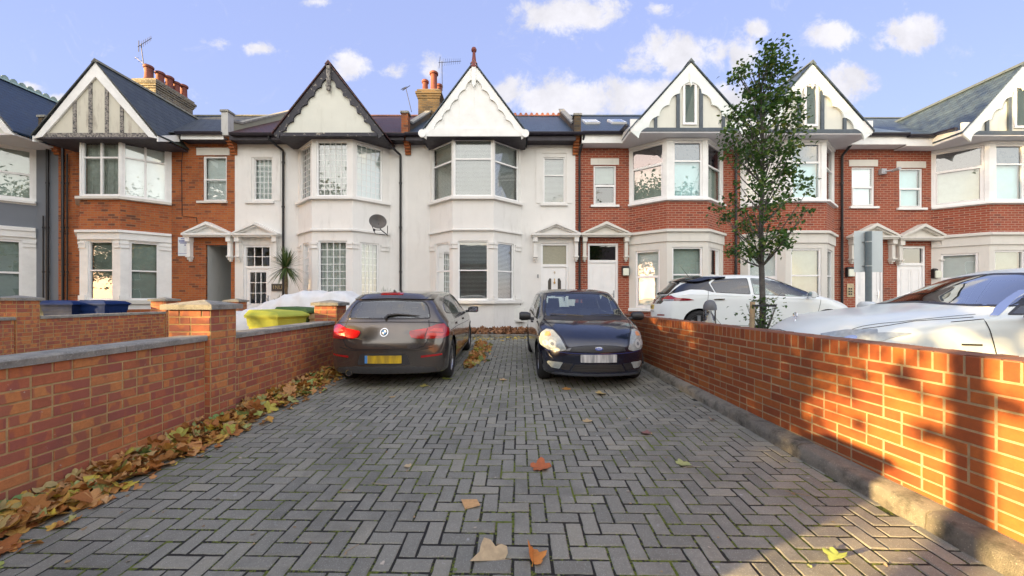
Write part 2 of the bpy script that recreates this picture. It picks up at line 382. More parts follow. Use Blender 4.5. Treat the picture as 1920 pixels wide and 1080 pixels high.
# ================================================================ setting
def sheet(name, m, x0, x1, ys, dz, kind='structure', seg=1):
    mb = MB()
    for a, b in zip(ys[:-1], ys[1:]): mb.quad((x0, a, G(a)+dz), (x1, a, G(a)+dz), (x1, b, G(b)+dz), (x0, b, G(b)+dz))
    o = mb.build(name, m); o['kind'] = kind; return o
soil = plain('garden_soil', (.07, .05, .035), .95, .4, 12, 1)
asphalt = plain('asphalt', (.055, .055, .058), .9, .2, 25, .8)
lot_m = plain('grey_lot_paving', (.16, .155, .15), .9, .2, 8, .6)
slab_m = plain('pavement_slabs', (.26, .25, .23), .9, .2, 6, .4)
sheet('ground', soil, -900, 900, [-900, 0, 14, 900], -.03)
sheet('road', asphalt, -300, 300, [-12.5, -4.2], -.02)
sheet('pavement', slab_m, -300, 300, [-4.2, -.6], -.012)
sheet('left_garden_paving', lot_m, -9.1, -3.35, [0, 11.6], .0)
sheet('front_garden_paving', lot_m, -18, -9.35, [0, 11.6], .0)
mb = MB()
mb.hexa([(2.3, 0, -.1), (60, 0, -.1), (60, 12.7, -.1), (2.3, 12.7, -.1), (2.62, 0, .2), (60, 0, .2), (60, 12.7, .2+SL*12.7), (2.62, 12.7, .2+SL*12.7)])
mb.build('parking_area', lot_m)['kind'] = 'structure'
LOT = lambda y: .2+SL*y
# right wall plan: inner face and kerb edge
WR = lambda y: 2.65-.053*y
KB = lambda y: 2.45-.040*y if y < 3 else 2.33-.020*(y-3)
# ---- driveway: real block pavers, herringbone
def paving_bed(t, b):
    n = t.noise(t.pos, 2.2, 5, .6); n2 = t.noise(t.pos, 45, 4, .7)
    k = t.rng(t.m('ADD', n, t.m('MULTIPLY', n2, .9)), .955, 1.04)
    t.put(b.inputs['Base Color'], t.mix(k, (.016, .015, .013), t.mix(n2, (.06, .095, .008), (.17, .20, .02))))
    b.inputs['Roughness'].default_value = .95; bump(t, t.noise(t.pos, 130, 4, .8), 1, .012)
bed_m = mat('mossy_joint_sand', paving_bed)
paver_m = island_mat('paving_block', [(0, (.187, .184, .152)), (.4, (.228, .222, .182)), (.8, (.252, .244, .20)), (1, (.29, .275, .215))], .8,
                     speck=(120, .9, (.50, .49, .46)), nscale=75, bs=1, bd=.004, spots=(9, .705, (.36, .36, .35)), dirt=(1.1, .7, (.075, .072, .062)))
mb = MB(); ys = [-.6]+[i*.5 for i in range(0, 22)]+[10.66]
for a, b in zip(ys[:-1], ys[1:]): mb.quad((-3.1, a, G(a)+.0068), (2.5, a, G(a)+.0068), (2.5, b, G(b)+.0068), (-3.1, b, G(b)+.0068))
mb.build('driveway_joints', bed_m)['kind'] = 'structure'
rp = random.Random(3); mb = MB(); U = .1; g = .0049; th = R(-1.0); ct, st = math.cos(th), math.sin(th)
def paver(i, j, w, h):
    cx, cy = (i+w/2)*U, (j+h/2)*U
    X = cx*ct-cy*st-.03; Y = cx*st+cy*ct
    if X < -3.05+.02*0 or X > KB(max(Y, 0))+.05 or Y < -.5 or Y > 10.6: return
    hx, hy = w*U/2-g-rp.uniform(0, .0016), h*U/2-g-rp.uniform(0, .0016)
    a = th+R(rp.gauss(0, .35)); ca, sa = math.cos(a), math.sin(a); dz = rp.gauss(0, .0012); c = .006
    tx, ty = rp.gauss(0, .006), rp.gauss(0, .006)
    vs = []; n1 = (5 if w > h else 3) if Y < 5 else 1; n2 = (3 if w > h else 5) if Y < 5 else 1     # worn, slightly ragged edges
    edge = [(-1+2*k/n1, -1) for k in range(n1)]+[(1, -1+2*k/n2) for k in range(n2)]+[(1-2*k/n1, 1) for k in range(n1)]+[(-1, 1-2*k/n2) for k in range(n2)]
    jr = [rp.gauss(0, .0011) if Y < 5 else 0 for _ in edge]; m = len(edge)
    for (e, z) in ((0, -.02), (0, .011-c*.8), (c, .011)):
        for (sx, sy), j in zip(edge, jr):
            lx, ly = sx*(hx-e+j), sy*(hy-e+j); x = X+lx*ca-ly*sa; y = Y+lx*sa+ly*ca
            vs.append((x, y, G(y)+z+dz+tx*lx+ty*ly))
    mb.add(vs, [(q*m+k, q*m+(k+1) % m, (q+1)*m+(k+1) % m, (q+1)*m+k) for q in (0, 1) for k in range(m)]+[tuple(range(2*m, 3*m))])
for i in range(-36, 32):
    for j in range(-8, 112):
        k = (i-j) % 4
        if k == 0: paver(i, j, 2, 1)
        elif k == 3: paver(i, j, 1, 2)
o = mb.build('driveway', paver_m, recalc=False); o['kind'] = 'structure'
# ---- kerb stones beside the right wall, each its own stone within one kerb
kerb_m = island_mat('kerb_concrete', [(0, (.24, .22, .18)), (1, (.34, .31, .25))], .9, speck=(60, .7, (.50, .46, .38)), nscale=22, bs=1, bd=.02, dirt=(6, .9, (.06, .06, .045)))
mb = MB(); y = -.3; rk = random.Random(5)
while y < 10.55:
    L = .912 if y > .2 else .6; y1 = min(y+L, 10.6)
    n = 8; vs = []; rows = []
    for q in range(n+1):
        yy = y+.004+(y1-y-.008)*q/n; x0 = KB(max(yy, 0)); x1 = WR(max(yy, 0))+.04; gz = G(yy); j = lambda a=.004: rk.gauss(0, a)
        rows.append([(x0+j(.003), yy, gz-.02), (x0+j(), yy, gz+.07), (x0+.012+j(.003), yy, gz+.105+j(.003)), (x0+.035+j(.003), yy, gz+.122+j(.003)), (x1, yy, gz+.124)])
    vs = [p for r_ in rows for p in r_]; fs = [(q*5+k, q*5+k+1, q*5+k+6, q*5+k+5) for q in range(n) for k in range(4)]
    fs += [(0, 1, 2, 3, 4), tuple(range(n*5+4, n*5-1, -1))]
    mb.add(vs, fs); y = y1
tag(mb.build('kerb', kerb_m, smooth=50), kind='structure')
mb = MB(); x = -3.0
while x < 2.1:
    x1 = min(x+.914, 2.12); mb.cbox(x+.003, x1-.003, 10.6, 10.74, .2, G(10.6)+.075, .012); x = x1
tag(mb.build('end_kerb', kerb_m), kind='structure')
# ================================================================ brick walls, brick by brick
def brick_block(mb, P, L, H, D, c):   # P: function (s, t, z)->point, L0..L1, z0..z1 with chamfer on the outward face
    s0, s1 = L; z0, z1 = H; t0, t1 = D
    vs = [P(s0, t0, z0), P(s1, t0, z0), P(s1, t0, z1), P(s0, t0, z1), P(s0, t1-c, z0), P(s1, t1-c, z0), P(s1, t1-c, z1), P(s0, t1-c, z1),
          P(s0+c, t1, z0+c), P(s1-c, t1, z0+c), P(s1-c, t1, z1-c), P(s0+c, t1, z1-c)]
    mb.add(vs, [(0, 1, 5, 4), (1, 2, 6, 5), (2, 3, 7, 6), (3, 0, 4, 7), (4, 5, 9, 8), (5, 6, 10, 9), (6, 7, 11, 10), (7, 4, 8, 11), (8, 9, 10, 11)])
def brick_face(mb, mo, a, b, z0, z1, rnd, thick=.10, soldier=0, bond='eg', rise=.075, jt=.0118, proud=.004, gz=None):
    fr = frame(a, b); P = lambda s, t, z: (*fr(s, t), z); L = fr.L
    top = z1-soldier; z = z1-soldier if soldier else z1; row = 0
    if soldier:
        s = 0
        while s < L-.02:
            e = min(s+.0755, L)
            brick_block(mb, P, (s+.005, e-.005), (top+.006, z1-rnd.uniform(0, .003)), (-.03, max(.0016, rnd.gauss(proud, .001))), .003); s = e
    while z > z0-.08:
        zb = z-rise; w = .225
        s = -(.1125 if row % 2 else 0)-.0
        seq = 0
        while s < L-.012:
            bw = w if bond == 's' else (.225 if (seq+row*2) % 3 else .1125) if bond == 'mix' else w
            e = s+bw; s0 = max(s, 0); e0 = min(e, L)
            if e0-s0 > .03 and (gz is None or zb > gz(fr(s0, 0)[1])-.075):
                brick_block(mb, P, (s0+jt/2, e0-jt/2), (zb+jt/2, z-jt/2), (-.03, max(.0016, rnd.gauss(proud, .0012))), .0028)
            s = e; seq += 1
        z = zb; row += 1
    # mortar sheet behind the brick faces
    q = [P(0, 0, z0-.05), P(L, 0, z0-.05), P(L, 0, z1-.002), P(0, 0, z1-.002)]; mo.quad(*q)
br_left = island_mat('variegated_wall_brick', [(0, (.42, .13, .065)), (.3, (.54, .17, .06)), (.6, (.62, .25, .08)), (.8, (.50, .15, .07)), (1, (.38, .12, .07))],
                     .85, nscale=40, bs=.9, bd=.004, band=11, spots=(26, .70, (.5, .36, .28)), dirt=(2.0, .35, (.10, .06, .045)))
br_right = island_mat('smooth_orange_brick', [(0, (.20, .046, .012)), (.4, (.28, .070, .014)), (.8, (.34, .10, .017)), (1, (.24, .055, .014))],
                      .7, nscale=22, bs=.3, bd=.003, dirt=(1.6, .4, (.20, .04, .015)))
mo_left = plain('yellow_mortar', (.42, .29, .13), .95, .25, 14, .8)
mo_right = plain('pale_mortar', (.28, .21, .12), .95, .2, 14, .8)
def coping_mat(t, b):
    n = t.noise(t.pos, 7, 7, .75)
    c = t.ramp(n, [(.25, (.11, .11, .10)), (.5, (.28, .27, .235)), (.75, (.42, .39, .32))])
    c = t.mix(t.rng(t.noise(t.pos, 70, 3), .58, .66, 0, .7), c, (.42, .42, .38))
    t.put(b.inputs['Base Color'], c); b.inputs['Roughness'].default_value = .95; bump(t, t.noise(t.pos, 60, 6, .8), 1, .012)
cop_m = mat('weathered_coping', coping_mat)
def coping(mb, a, b, z0, z1, ov=.03, thick=.22, piece=.9, rnd=random.Random(2)):
    fr = frame(a, b); s = 0
    while s < fr.L-.05:
        e = min(s+piece, fr.L); n = 6; rows = []
        for q in range(n+1):
            ss = s+.002+(e-s-.004)*q/n; jj = lambda: rnd.gauss(0, .0022)
            pr = [(ov+jj(), z0), (ov+.002+jj(), z1-.012), (ov-.012+jj(), z1+jj()*.6), (-thick-ov+.012, z1+jj()*.6), (-thick-ov, z1-.012), (-thick-ov, z0)]
            rows.append([(*fr(ss, t), z) for t, z in pr])
        vs = [p for r_ in rows for p in r_]; m = 6
        fs = [(q*m+k, q*m+(k+1) % m, (q+1)*m+(k+1) % m, (q+1)*m+k) for q in range(n) for k in range(m)]+[tuple(range(m)), tuple(range(n*m+m-1, n*m-1, -1))]
        mb.add(vs, fs); s = e
def pier(name, x0, x1, y0, y1, zt, bm, mm, label, rnd, capz=.05, rise=.05, ov=.045, dz=0):
    root = empty(name, ((x0+x1)/2, (y0+y1)/2, G(y0)), label, 'gate pier', 'brick piers along the garden walls')
    mb = MB(); mo = MB(); g0 = G(y0)+dz
    for a, b in (((x0, y0), (x1, y0)), ((x1, y0), (x1, y1)), ((x1, y1), (x0, y1)), ((x0, y1), (x0, y0))):
        brick_face(mb, mo, a, b, g0, zt, rnd, bond='mix')
    mb.build('brickwork', bm, root); mo.build('mortar', mm, root)
    cp = MB(); X0, X1, Y0, Y1 = x0-ov, x1+ov, y0-ov, y1+ov; xm, ym = (x0+x1)/2, (y0+y1)/2; z = zt
    cp.add([(X0, Y0, z), (X1, Y0, z), (X1, Y1, z), (X0, Y1, z), (X0, Y0, z+capz), (X1, Y0, z+capz), (X1, Y1, z+capz), (X0, Y1, z+capz), (xm, ym, z+capz+rise)],
           [(3, 2, 1, 0), (0, 1, 5, 4), (1, 2, 6, 5), (2, 3, 7, 6), (3, 0, 4, 7), (4, 5, 8), (5, 6, 8), (6, 7, 8), (7, 4, 8)])
    cp.build('pier_cap', cop_m, root); return root
rb = random.Random(11)
def garden_wall(name, X, y0, y1, zt, th, label, sgn=1, cop=True, bm=None, mm=None, bond='mix', dz=0):
    root = empty(name, (X, (y0+y1)/2, G(y0)), label, 'garden wall')
    mb = MB(); mo = MB(); gz = lambda y: G(y)+dz
    brick_face(mb, mo, (X, y0), (X, y1), G(y0)+dz, zt, rb, bond=bond, gz=gz)
    mb.build('brickwork', bm or br_left, root)
    co = MB(); co.box(X-th, X-.001, y0, y1, G(y0)-.1, zt-.003); co.build('wall_core', mm or mo_left, root)
    mo.build('mortar', mm or mo_left, root)
    if cop:
        cp = MB(); coping(cp, (X, y0), (X, y1), zt, zt+.055, thick=th); cp.build('coping', cop_m, root)
    return root
# travel +y puts the outward normal on the +x side: these are the faces the photo shows
garden_wall('garden_wall', -3.1, .25, 3.74, .970, .22, 'long low variegated brick wall in the left foreground, under a rough grey coping')
garden_wall('garden_wall', -3.1, 4.09, 6.43, .955, .22, 'low brick wall with grey coping between the two nearer left piers, in front of the yellow bins')
garden_wall('garden_wall', -3.1, 6.81, 11.1, .955, .22, 'low brick wall hidden mostly behind the grey parked car')
pier('gate_pier', -3.47, -3.045, 3.745, 4.09, 1.285, br_left, mo_left, 'brick pier with flat pyramid cap halfway along the left wall, nearest the viewer', rb)
pier('gate_pier', -3.43, -3.045, 6.435, 6.805, 1.275, br_left, mo_left, 'sunlit brick pier with cap right beside the grey car tail light', rb)
pier('gate_pier', -3.47, -3.045, -.15, .24, 1.285, br_left, mo_left, 'brick pier where the left wall meets the pavement', rb)
garden_wall('garden_wall', -9.2, 4.0, 6.85, 1.0, .22, 'short length of low brick wall at the extreme left edge')
garden_wall('garden_wall', -9.2, 7.21, 9.82, 1.0, .22, 'low brick wall with thin coping in front of the blue bins')
pier('gate_pier', -9.58, -9.17, 6.86, 7.2, 1.36, br_left, mo_left, 'brick pier with sunlit left face at the left edge of the view', rb)
pier('gate_pier', -9.58, -9.17, 9.83, 10.17, 1.33, br_left, mo_left, 'smaller brick pier just right of the blue bins', rb)
pier('gate_pier', -8.2, -7.83, 10.6, 10.95, 1.30, br_left, mo_left, 'narrow brick pier below the glazed white door', rb)
garden_wall('garden_wall', -9.2, 10.18, 12.4, .98, .22, 'last low brick wall running up to the house between red and white fronts')
# ---- right boundary wall
def right_wall():
    root = empty('boundary_wall', (2.5, 5, 0), 'smooth orange brick wall with an upright brick top course along the right of the drive', 'garden wall')
    mb = MB(); mo = MB(); zt = 1.076
    a, b = (WR(10.6), 10.6), (WR(-.2), -.2)       # travel -y so the outward normal faces -x
    brick_face(mb, mo, a, b, .02, zt, random.Random(21), soldier=.112, bond='mix', proud=.003, gz=lambda y: G(y)+.05)
    mb.build('brickwork', br_right, root)
    fr = frame(a, b); mo.quad((*fr(0, -.225), -.1), (*fr(fr.L, -.225), -.1), (*fr(fr.L, -.225), zt-.004), (*fr(0, -.225), zt-.004))
    mo.quad((*fr(0, 0), zt-.004), (*fr(fr.L, 0), zt-.004), (*fr(fr.L, -.225), zt-.004), (*fr(0, -.225), zt-.004))
    mo.quad((*fr(fr.L, 0), -.1), (*fr(fr.L, -.225), -.1), (*fr(fr.L, -.225), zt-.004), (*fr(fr.L, 0), zt-.004))
    mo.build('mortar', mo_right, root)
    tp = MB(); s = 0; rr = random.Random(4)
    while s < fr.L-.02:
        e = min(s+.0755, fr.L); P = lambda s_, t, z: (*fr(s_, t), z)
        h = zt+rr.gauss(.002, .0015)
        tp.add([P(s+.005, -.222, zt-.03), P(e-.005, -.222, zt-.03), P(e-.005, -.006, zt-.03), P(s+.005, -.006, zt-.03), P(s+.005, -.222, h), P(e-.005, -.222, h), P(e-.005, -.006, h), P(s+.005, -.006, h)],
               [(4, 5, 6, 7), (0, 1, 5, 4), (1, 2, 6, 5), (2, 3, 7, 6), (3, 0, 4, 7)]); s = e
    tp.build('top_course', island_mat('weathered_top_brick', [(0, (.16, .07, .045)), (1, (.28, .11, .06))], .9, nscale=20, bs=.8, bd=.005, dirt=(5, .8, (.08, .065, .05))), root)
right_wall()
# ================================================================ the terrace
YW, YF = 12.6, 11.8
XW = lambda px: PX(px, YW); ZW = lambda py: PZ(py, YW); XF = lambda px: PX(px, YF); ZF = lambda py: PZ(py, YF)
EAV, SLOPE, YE, YR = 6.86, .625, 12.25, 16.2
class House:
    def __init__(s, x0, x1, label, wall_m, name='terraced_house'):
        s.root = empty(name, ((x0+x1)/2, YW, G(YW)), label, 'house', 'houses of the terrace')
        s.x0, s.x1 = x0, x1; s.wm = wall_m; s.parts = {}
    def mb(s, key, m=None, smooth=0):
        if key in ('sill', 'fascia', 'gutter', 'lintel', 'string_course', 'soffit', 'pendant', 'window_surround', 'head_trim', 'doorstep', 'ridge', 'bay_capital', 'bay_pier_foot'):
            last = [k for k in s.parts if k.split('|')[0] == key]
            m = m or (s.parts[last[-1]][1] if last else None); key = key+'|'+str(len(last))
        if key not in s.parts: s.parts[key] = (MB(), m or s.wm, smooth)
        return s.parts[key][0]
    def finish(s):
        for k, (mb, m, sm) in s.parts.items():
            if mb.v: mb.build(k.split('|')[0], m, s.root, smooth=sm)
def wall_face(mb, fr, L0, L1, z0, z1, ops, depth=.13, t=0):
    """front face with openings and their reveals"""
    ss = sorted({L0, L1, *[v for o in ops for v in o[:2]]}); zs = sorted({z0, z1, *[v for o in ops for v in o[2:4]]})
    P = lambda s, t_, z: (*fr(s, t_), z)
    for i in range(len(ss)-1):
        for j in range(len(zs)-1):
            sm, zm = (ss[i]+ss[i+1])/2, (zs[j]+zs[j+1])/2
            if any(o[0] < sm < o[1] and o[2] < zm < o[3] for o in ops): continue
            mb.quad(P(ss[i], t, zs[j]), P(ss[i+1], t, zs[j]), P(ss[i+1], t, zs[j+1]), P(ss[i], t, zs[j+1]))
    for a, b, c, d in [o[:4] for o in ops]:
        mb.quad(P(a, t, c), P(a, t, d), P(a, t-depth, d), P(a, t-depth, c)); mb.quad(P(b, t, c), P(b, t-depth, c), P(b, t-depth, d), P(b, t, d))
        mb.quad(P(a, t, d), P(b, t, d), P(b, t-depth, d), P(a, t-depth, d)); mb.quad(P(a, t, c), P(a, t-depth, c), P(b, t-depth, c), P(b, t, c))
def window(h, fr, s0, s1, z0, z1, cols=(0, 1), rows=((0, 1),), fw=.055, rec=.09, behind='dark', glass_m=None, grid=None, fm=None, blind_to=0., t=0, sash=0, gap=.0, top=None):
    """frame (part) > pane, blind or curtain, glazing bars"""
    P = lambda s, t_, z: (*fr(s, t_), z); mb = MB(); ta, tb = t-rec, t-rec+.06
    mb.fbox(fr, s0, s0+fw, ta, tb, z0, z1); mb.fbox(fr, s1-fw, s1, ta, tb, z0, z1)
    mb.fbox(fr, s0+fw, s1-fw, ta, tb-.002, z0, z0+fw); mb.fbox(fr, s0+fw, s1-fw, ta, tb-.002, z1-fw, z1)
    W = s1-s0-2*fw; H = z1-z0-2*fw; a0 = s0+fw; b0 = z0+fw
    for k, c in enumerate(cols[1:-1]): mb.fbox(fr, a0+W*c-fw*.5, a0+W*c+fw*.5, ta, tb-.004, b0, z1-fw)
    for k in range(len(cols)-1):
        rr = rows[k % len(rows)]
        c0 = a0+W*cols[k]+(fw*.5 if k else 0); c1 = a0+W*cols[k+1]-(fw*.5 if k < len(cols)-2 else 0)
        for q in rr[1:-1]: mb.fbox(fr, c0, c1, ta, tb-.006, b0+H*q-fw*.45, b0+H*q+fw*.45)
        if sash:    # opening casement: a second, slightly inset frame round the lower light
            q0, q1 = b0+H*rr[0]+.004, b0+H*rr[1]-fw*.45; w = .028
            mb.fbox(fr, c0+.003, c0+w, ta, tb+.012, q0, q1); mb.fbox(fr, c1-w, c1-.003, ta, tb+.012, q0, q1)
            mb.fbox(fr, c0+w, c1-w, ta, tb+.010, q0, q0+w); mb.fbox(fr, c0+w, c1-w, ta, tb+.010, q1-w, q1)
    o = mb.build('window', fm or upvc, h.root)
    pn = MB(); tp = ta+.02; pn.quad(P(a0-.01, tp, b0-.01), P(s1-fw+.01, tp, b0-.01), P(s1-fw+.01, tp, z1-fw+.01), P(a0-.01, tp, z1-fw+.01))
    pn.build('pane', glass_m or pane, o)
    if grid:
        gb = MB(); nx, nz = grid
        for k in range(1, nx): x = a0+W*k/nx; gb.fbox(fr, x-.009, x+.009, tp+.004, tp+.014, b0, z1-fw)
        for k in range(1, nz): z = b0+H*k/nz; gb.fbox(fr, a0, s1-fw, tp+.005, tp+.013, z-.009, z+.009)
        gb.build('glazing_bars', fm or upvc, o)
    if top:      # panel behind the top light carries the glass's dark reflection as colour
        zq = b0+H*rows[0][-2]; vb = MB(); vb.quad(P(a0-.01, tp-.012, zq), P(s1-fw+.01, tp-.012, zq), P(s1-fw+.01, tp-.012, z1-fw), P(a0-.01, tp-.012, z1-fw)); vb.build('top_reflection_panel', top, o)
    td = ta-.07
    if behind == 'venetian':
        vb = MB(); z = z1-fw-.03; n = 0; q = random.Random(int(s0*100+z0*10)); 
        while z > b0+.01+H*blind_to:
            vb.add([P(a0-.03, td+.012, z+.012), P(s1-fw+.03, td+.012, z+.012), P(s1-fw+.03, td-.014, z-.012), P(a0-.03, td-.014, z-.012)], [(0, 1, 2, 3)]); z -= .042
        vb.fbox(fr, a0-.03, s1-fw+.03, td-.03, td+.02, z1-fw-.03, z1-fw+.02)
        vb.build('venetian_blind', blind_w, o)
    elif behind in ('blind_c', 'blind_g', 'blind_w'):
        vb = MB(); zz = b0+H*blind_to; vb.fbox(fr, a0-.03, s1-fw+.03, td-.012, td-.006, zz, z1-fw+.02); vb.fbox(fr, a0-.03, s1-fw+.03, td-.014, td-.002, zz-.03, zz-.001)
        vb.build('roller_blind', dict(blind_c=blind_c, blind_g=blind_g, blind_w=blind_w)[behind], o)
    elif behind == 'frost':
        vb = MB(); vb.quad(P(a0-.01, tp-.01, b0), P(s1-fw+.01, tp-.01, b0), P(s1-fw+.01, tp-.01, z1-fw), P(a0-.01, tp-.01, z1-fw)); vb.build('frosted_pane', frost, o)
    elif behind == 'curtain':
        vb = MB(); n = max(12, int(W*60)); q = random.Random(int(s0*77+z0*13)); ph = q.uniform(0, 6); pts = []
        for k in range(n+1):
            s_ = a0-.03+(W+.06)*k/n; tt = td-.03+.02*math.sin(s_*75+ph+1.5*math.sin(s_*9))+.008*math.sin(s_*190)
            pts += [P(s_, tt, b0-.03), P(s_, tt*1+.0, z1-fw+.02)]
        vb.add(pts, [(2*k, 2*k+2, 2*k+3, 2*k+1) for k in range(n)]); vb.build('net_curtain', curt, o, smooth=60)
    return o
def sill(h, fr, s0, s1, z, m, key='sill', hgt=.07, out=.07):
    h.mb(key, m).fbox(fr, s0, s1, -.05, out, z-hgt, z)
def shell(h, soffit_m, back=True):
    """side and rear walls, so that rooms are closed and dark"""
    mb = h.mb('wall'); x0, x1 = h.x0+.01, h.x1-.01
    mb.quad((x0, YW+.0, -.1), (x0, 19.8, -.1), (x0, 19.8, EAV), (x0, YW, EAV)); mb.quad((x1, YW, -.1), (x1, 19.8, -.1), (x1, 19.8, EAV), (x1, YW, EAV))
    mb.quad((x0, 19.8, -.1), (x1, 19.8, -.1), (x1, 19.8, EAV), (x0, 19.8, EAV))
    rm = h.mb('floor_and_dark_sheet', dark_in); rm.box(x0+.1, x1-.1, YW+.25, 19.5, 3.35, 3.6)   # the storey between
    rm.quad((x0+.05, YW+1.6, 0), (x1-.05, YW+1.6, 0), (x1-.05, YW+1.6, 6.6), (x0+.05, YW+1.6, 6.6))  # upright near-black sheet: the darkness of the rooms is put into its colour
def roof(h, m, ridge_m, z_off=0, scallop=False):
    x0, x1 = h.x0, h.x1; ye, yr = YE-.08, YR; ze = EAV+z_off; zr = ze+(yr-ye)*SLOPE
    mb = h.mb('roof', m)
    mb.quad((x0, ye, ze), (x1, ye, ze), (x1, yr, zr), (x0, yr, zr)); mb.quad((x1, 2*yr-ye, ze), (x0, 2*yr-ye, ze), (x0, yr, zr), (x1, yr, zr))
    mb.quad((x0, ye, ze), (x0, ye, ze-.03), (x1, ye, ze-.03), (x1, ye, ze))
    for x in (x0+.001, x1-.001): mb.add([(x, ye, ze-.04), (x, 2*yr-ye, ze-.04), (x, yr, zr-.04)], [(0, 1, 2)])
    rd = h.mb('ridge', ridge_m); n = int((x1-x0)/.45)
    for k in range(n):
        a = x0+(x1-x0)*k/n+.006; b = x0+(x1-x0)*(k+1)/n-.006
        rd.add([(a, yr-.13, zr-.05), (a, yr, zr+.06), (a, yr+.13, zr-.05), (b, yr-.13, zr-.05), (b, yr, zr+.06), (b, yr+.13, zr-.05)], [(0, 1, 4, 3), (1, 2, 5, 4), (0, 2, 1), (3, 4, 5)])
        if scallop:
            for q in range(2):
                c = a+(b-a)*(.27+.5*q); rd.prism([(c-.07, yr-.01, zr+.05), (c-.05, yr-.01, zr+.12), (c, yr-.01, zr+.15), (c+.05, yr-.01, zr+.12), (c+.07, yr-.01, zr+.05)], (0, .03, 0))
def gutter(h, x0, x1, z, y=YE-.13, m=None):
    mb = h.mb('gutter', m or gutter_m, 40)
    pr = [(y-.06, z), (y-.055, z-.05), (y-.02, z-.085), (y+.03, z-.085), (y+.06, z-.05), (y+.06, z)]
    mb.prism([(x0, a, b) for a, b in pr], (x1-x0, 0, 0))
def downpipe(name_h, x, z0, z1, y=YW-.06, r=.038, swan=None, m=None):
    mb = MB(); pts = [(x, y, z0), (x, y, z1)]
    if swan: pts += [(x, y-.02, z1+.05), (swan[0], swan[1], swan[2]-.1), swan]
    mb.tube(pts, r, 10)
    z = z0+.5
    while z < z1: mb.tube([(x, y, z-.03), (x, y, z+.03)], r+.012, 10); z += 1.5
    mb.build('drainpipe', m or bpaint, name_h.root, smooth=40)
def scallops(apex, foot, w0, w1, n, amp, end_w=None):
    """gable board outline in (x, z): straight outer edge, cusped inner edge"""
    A, B = Vector(apex), Vector(foot); d = (B-A).normalized(); L = (B-A).length
    nrm = Vector((-d.y, d.x)); nrm = nrm if nrm.y < 0 else -nrm      # towards below
    outer = [A, B]; inner = []
    st = max(w0*abs(d.x)/max(abs(nrm.x), 1e-3)*0, 0)
    for k in range(n*8+1):
        u = k/(n*8); ph = (u*n) % 1 if k < n*8 else 1
        w = (w0+(w1-w0)*u)-amp*math.sin(math.pi*ph)**.8
        inner.append(A+d*(L*u)+nrm*w)
    return outer, inner, d, nrm
def barge(mb, cx, za, half, zf, Y, side, w0, w1, n, amp, th=.05):
    o, inner, d, nrm = scallops((cx, za), (cx+side*half, zf), w0, w1, n, amp)
    pts = [p for p in inner if (p.x-cx)*side > .0]
    t = inner[0]; zc = [q for q in inner if (q.x-cx)*side > 0][0].y if True else 0
    loop = [(cx, za)]+[(cx, za-w0/max(abs(nrm.y), .2)+amp*.0)]+[(p.x, p.y) for p in pts]+[(cx+side*half, zf)]
    mb.prism([(x, Y, z) for x, z in loop], (0, th, 0))
def gable(h, cx, half, zb, za, Y, style, roof_m, infill_m, board_m, foot=None, over=.035):
    """street gable over the bay: infill, boards, timbers, and its own roof running back"""
    sl = (za-zb)/half; mb = h.mb('gable_wall', infill_m)
    mb.prism([(cx-half+.08, Y+.06, zb), (cx+half-.08, Y+.06, zb), (cx, Y+.06, za-.08*sl)], (0, .12, 0))
    # roof planes: run back until they meet the main roof
    rf = h.mb('gable_roof', roof_m); yb = YE+(za-EAV)/SLOPE+.6; fo = half+.03; zf = zb-.03*sl+.02
    th = .05
    for s_ in (-1, 1):
        a = [(cx, Y-over, za+.03), (cx+s_*fo, Y-over, zf+.03), (cx+s_*fo, yb, zf+.03), (cx, yb, za+.03)]
        b = [(x, y, z+th) for x, y, z in a]; rf.hexa(a+b)
    rg = h.mb('ridge', h.ridge_m)
    y = Y-over
    while y < yb-.3:
        rg.add([(cx-.11, y+.005, za+.0), (cx, y+.005, za+.13), (cx+.11, y+.005, za+.0), (cx-.11, y+.44, za+.0), (cx, y+.44, za+.13), (cx+.11, y+.44, za+.0)], [(0, 1, 4, 3), (1, 2, 5, 4), (0, 2, 1), (3, 4, 5)]); y += .45
    # soffit under the gable
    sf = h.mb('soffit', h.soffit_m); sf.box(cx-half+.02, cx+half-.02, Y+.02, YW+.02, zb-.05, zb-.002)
    bd = h.mb('bargeboard', board_m)
    if style == 'plain':
        for s_ in (-1, 1):
            w = .26; o = [(cx, za), (cx, za-w*1.65), (cx+s_*(half-.28), zb+.0), (cx+s_*(half+.0), zb-.06)]
            bd.prism([(x, Y, z) for x, z in o], (0, .045, 0))
    else:
        n, amp, w0, w1 = style
        for s_ in (-1, 1): barge(bd, cx, za, half, zb, Y, s_, w0, w1, n, amp)
def clip_top(x, cx, half, zb, za, dz=0): return zb+(za-zb)*(1-abs(x-cx)/half)-dz
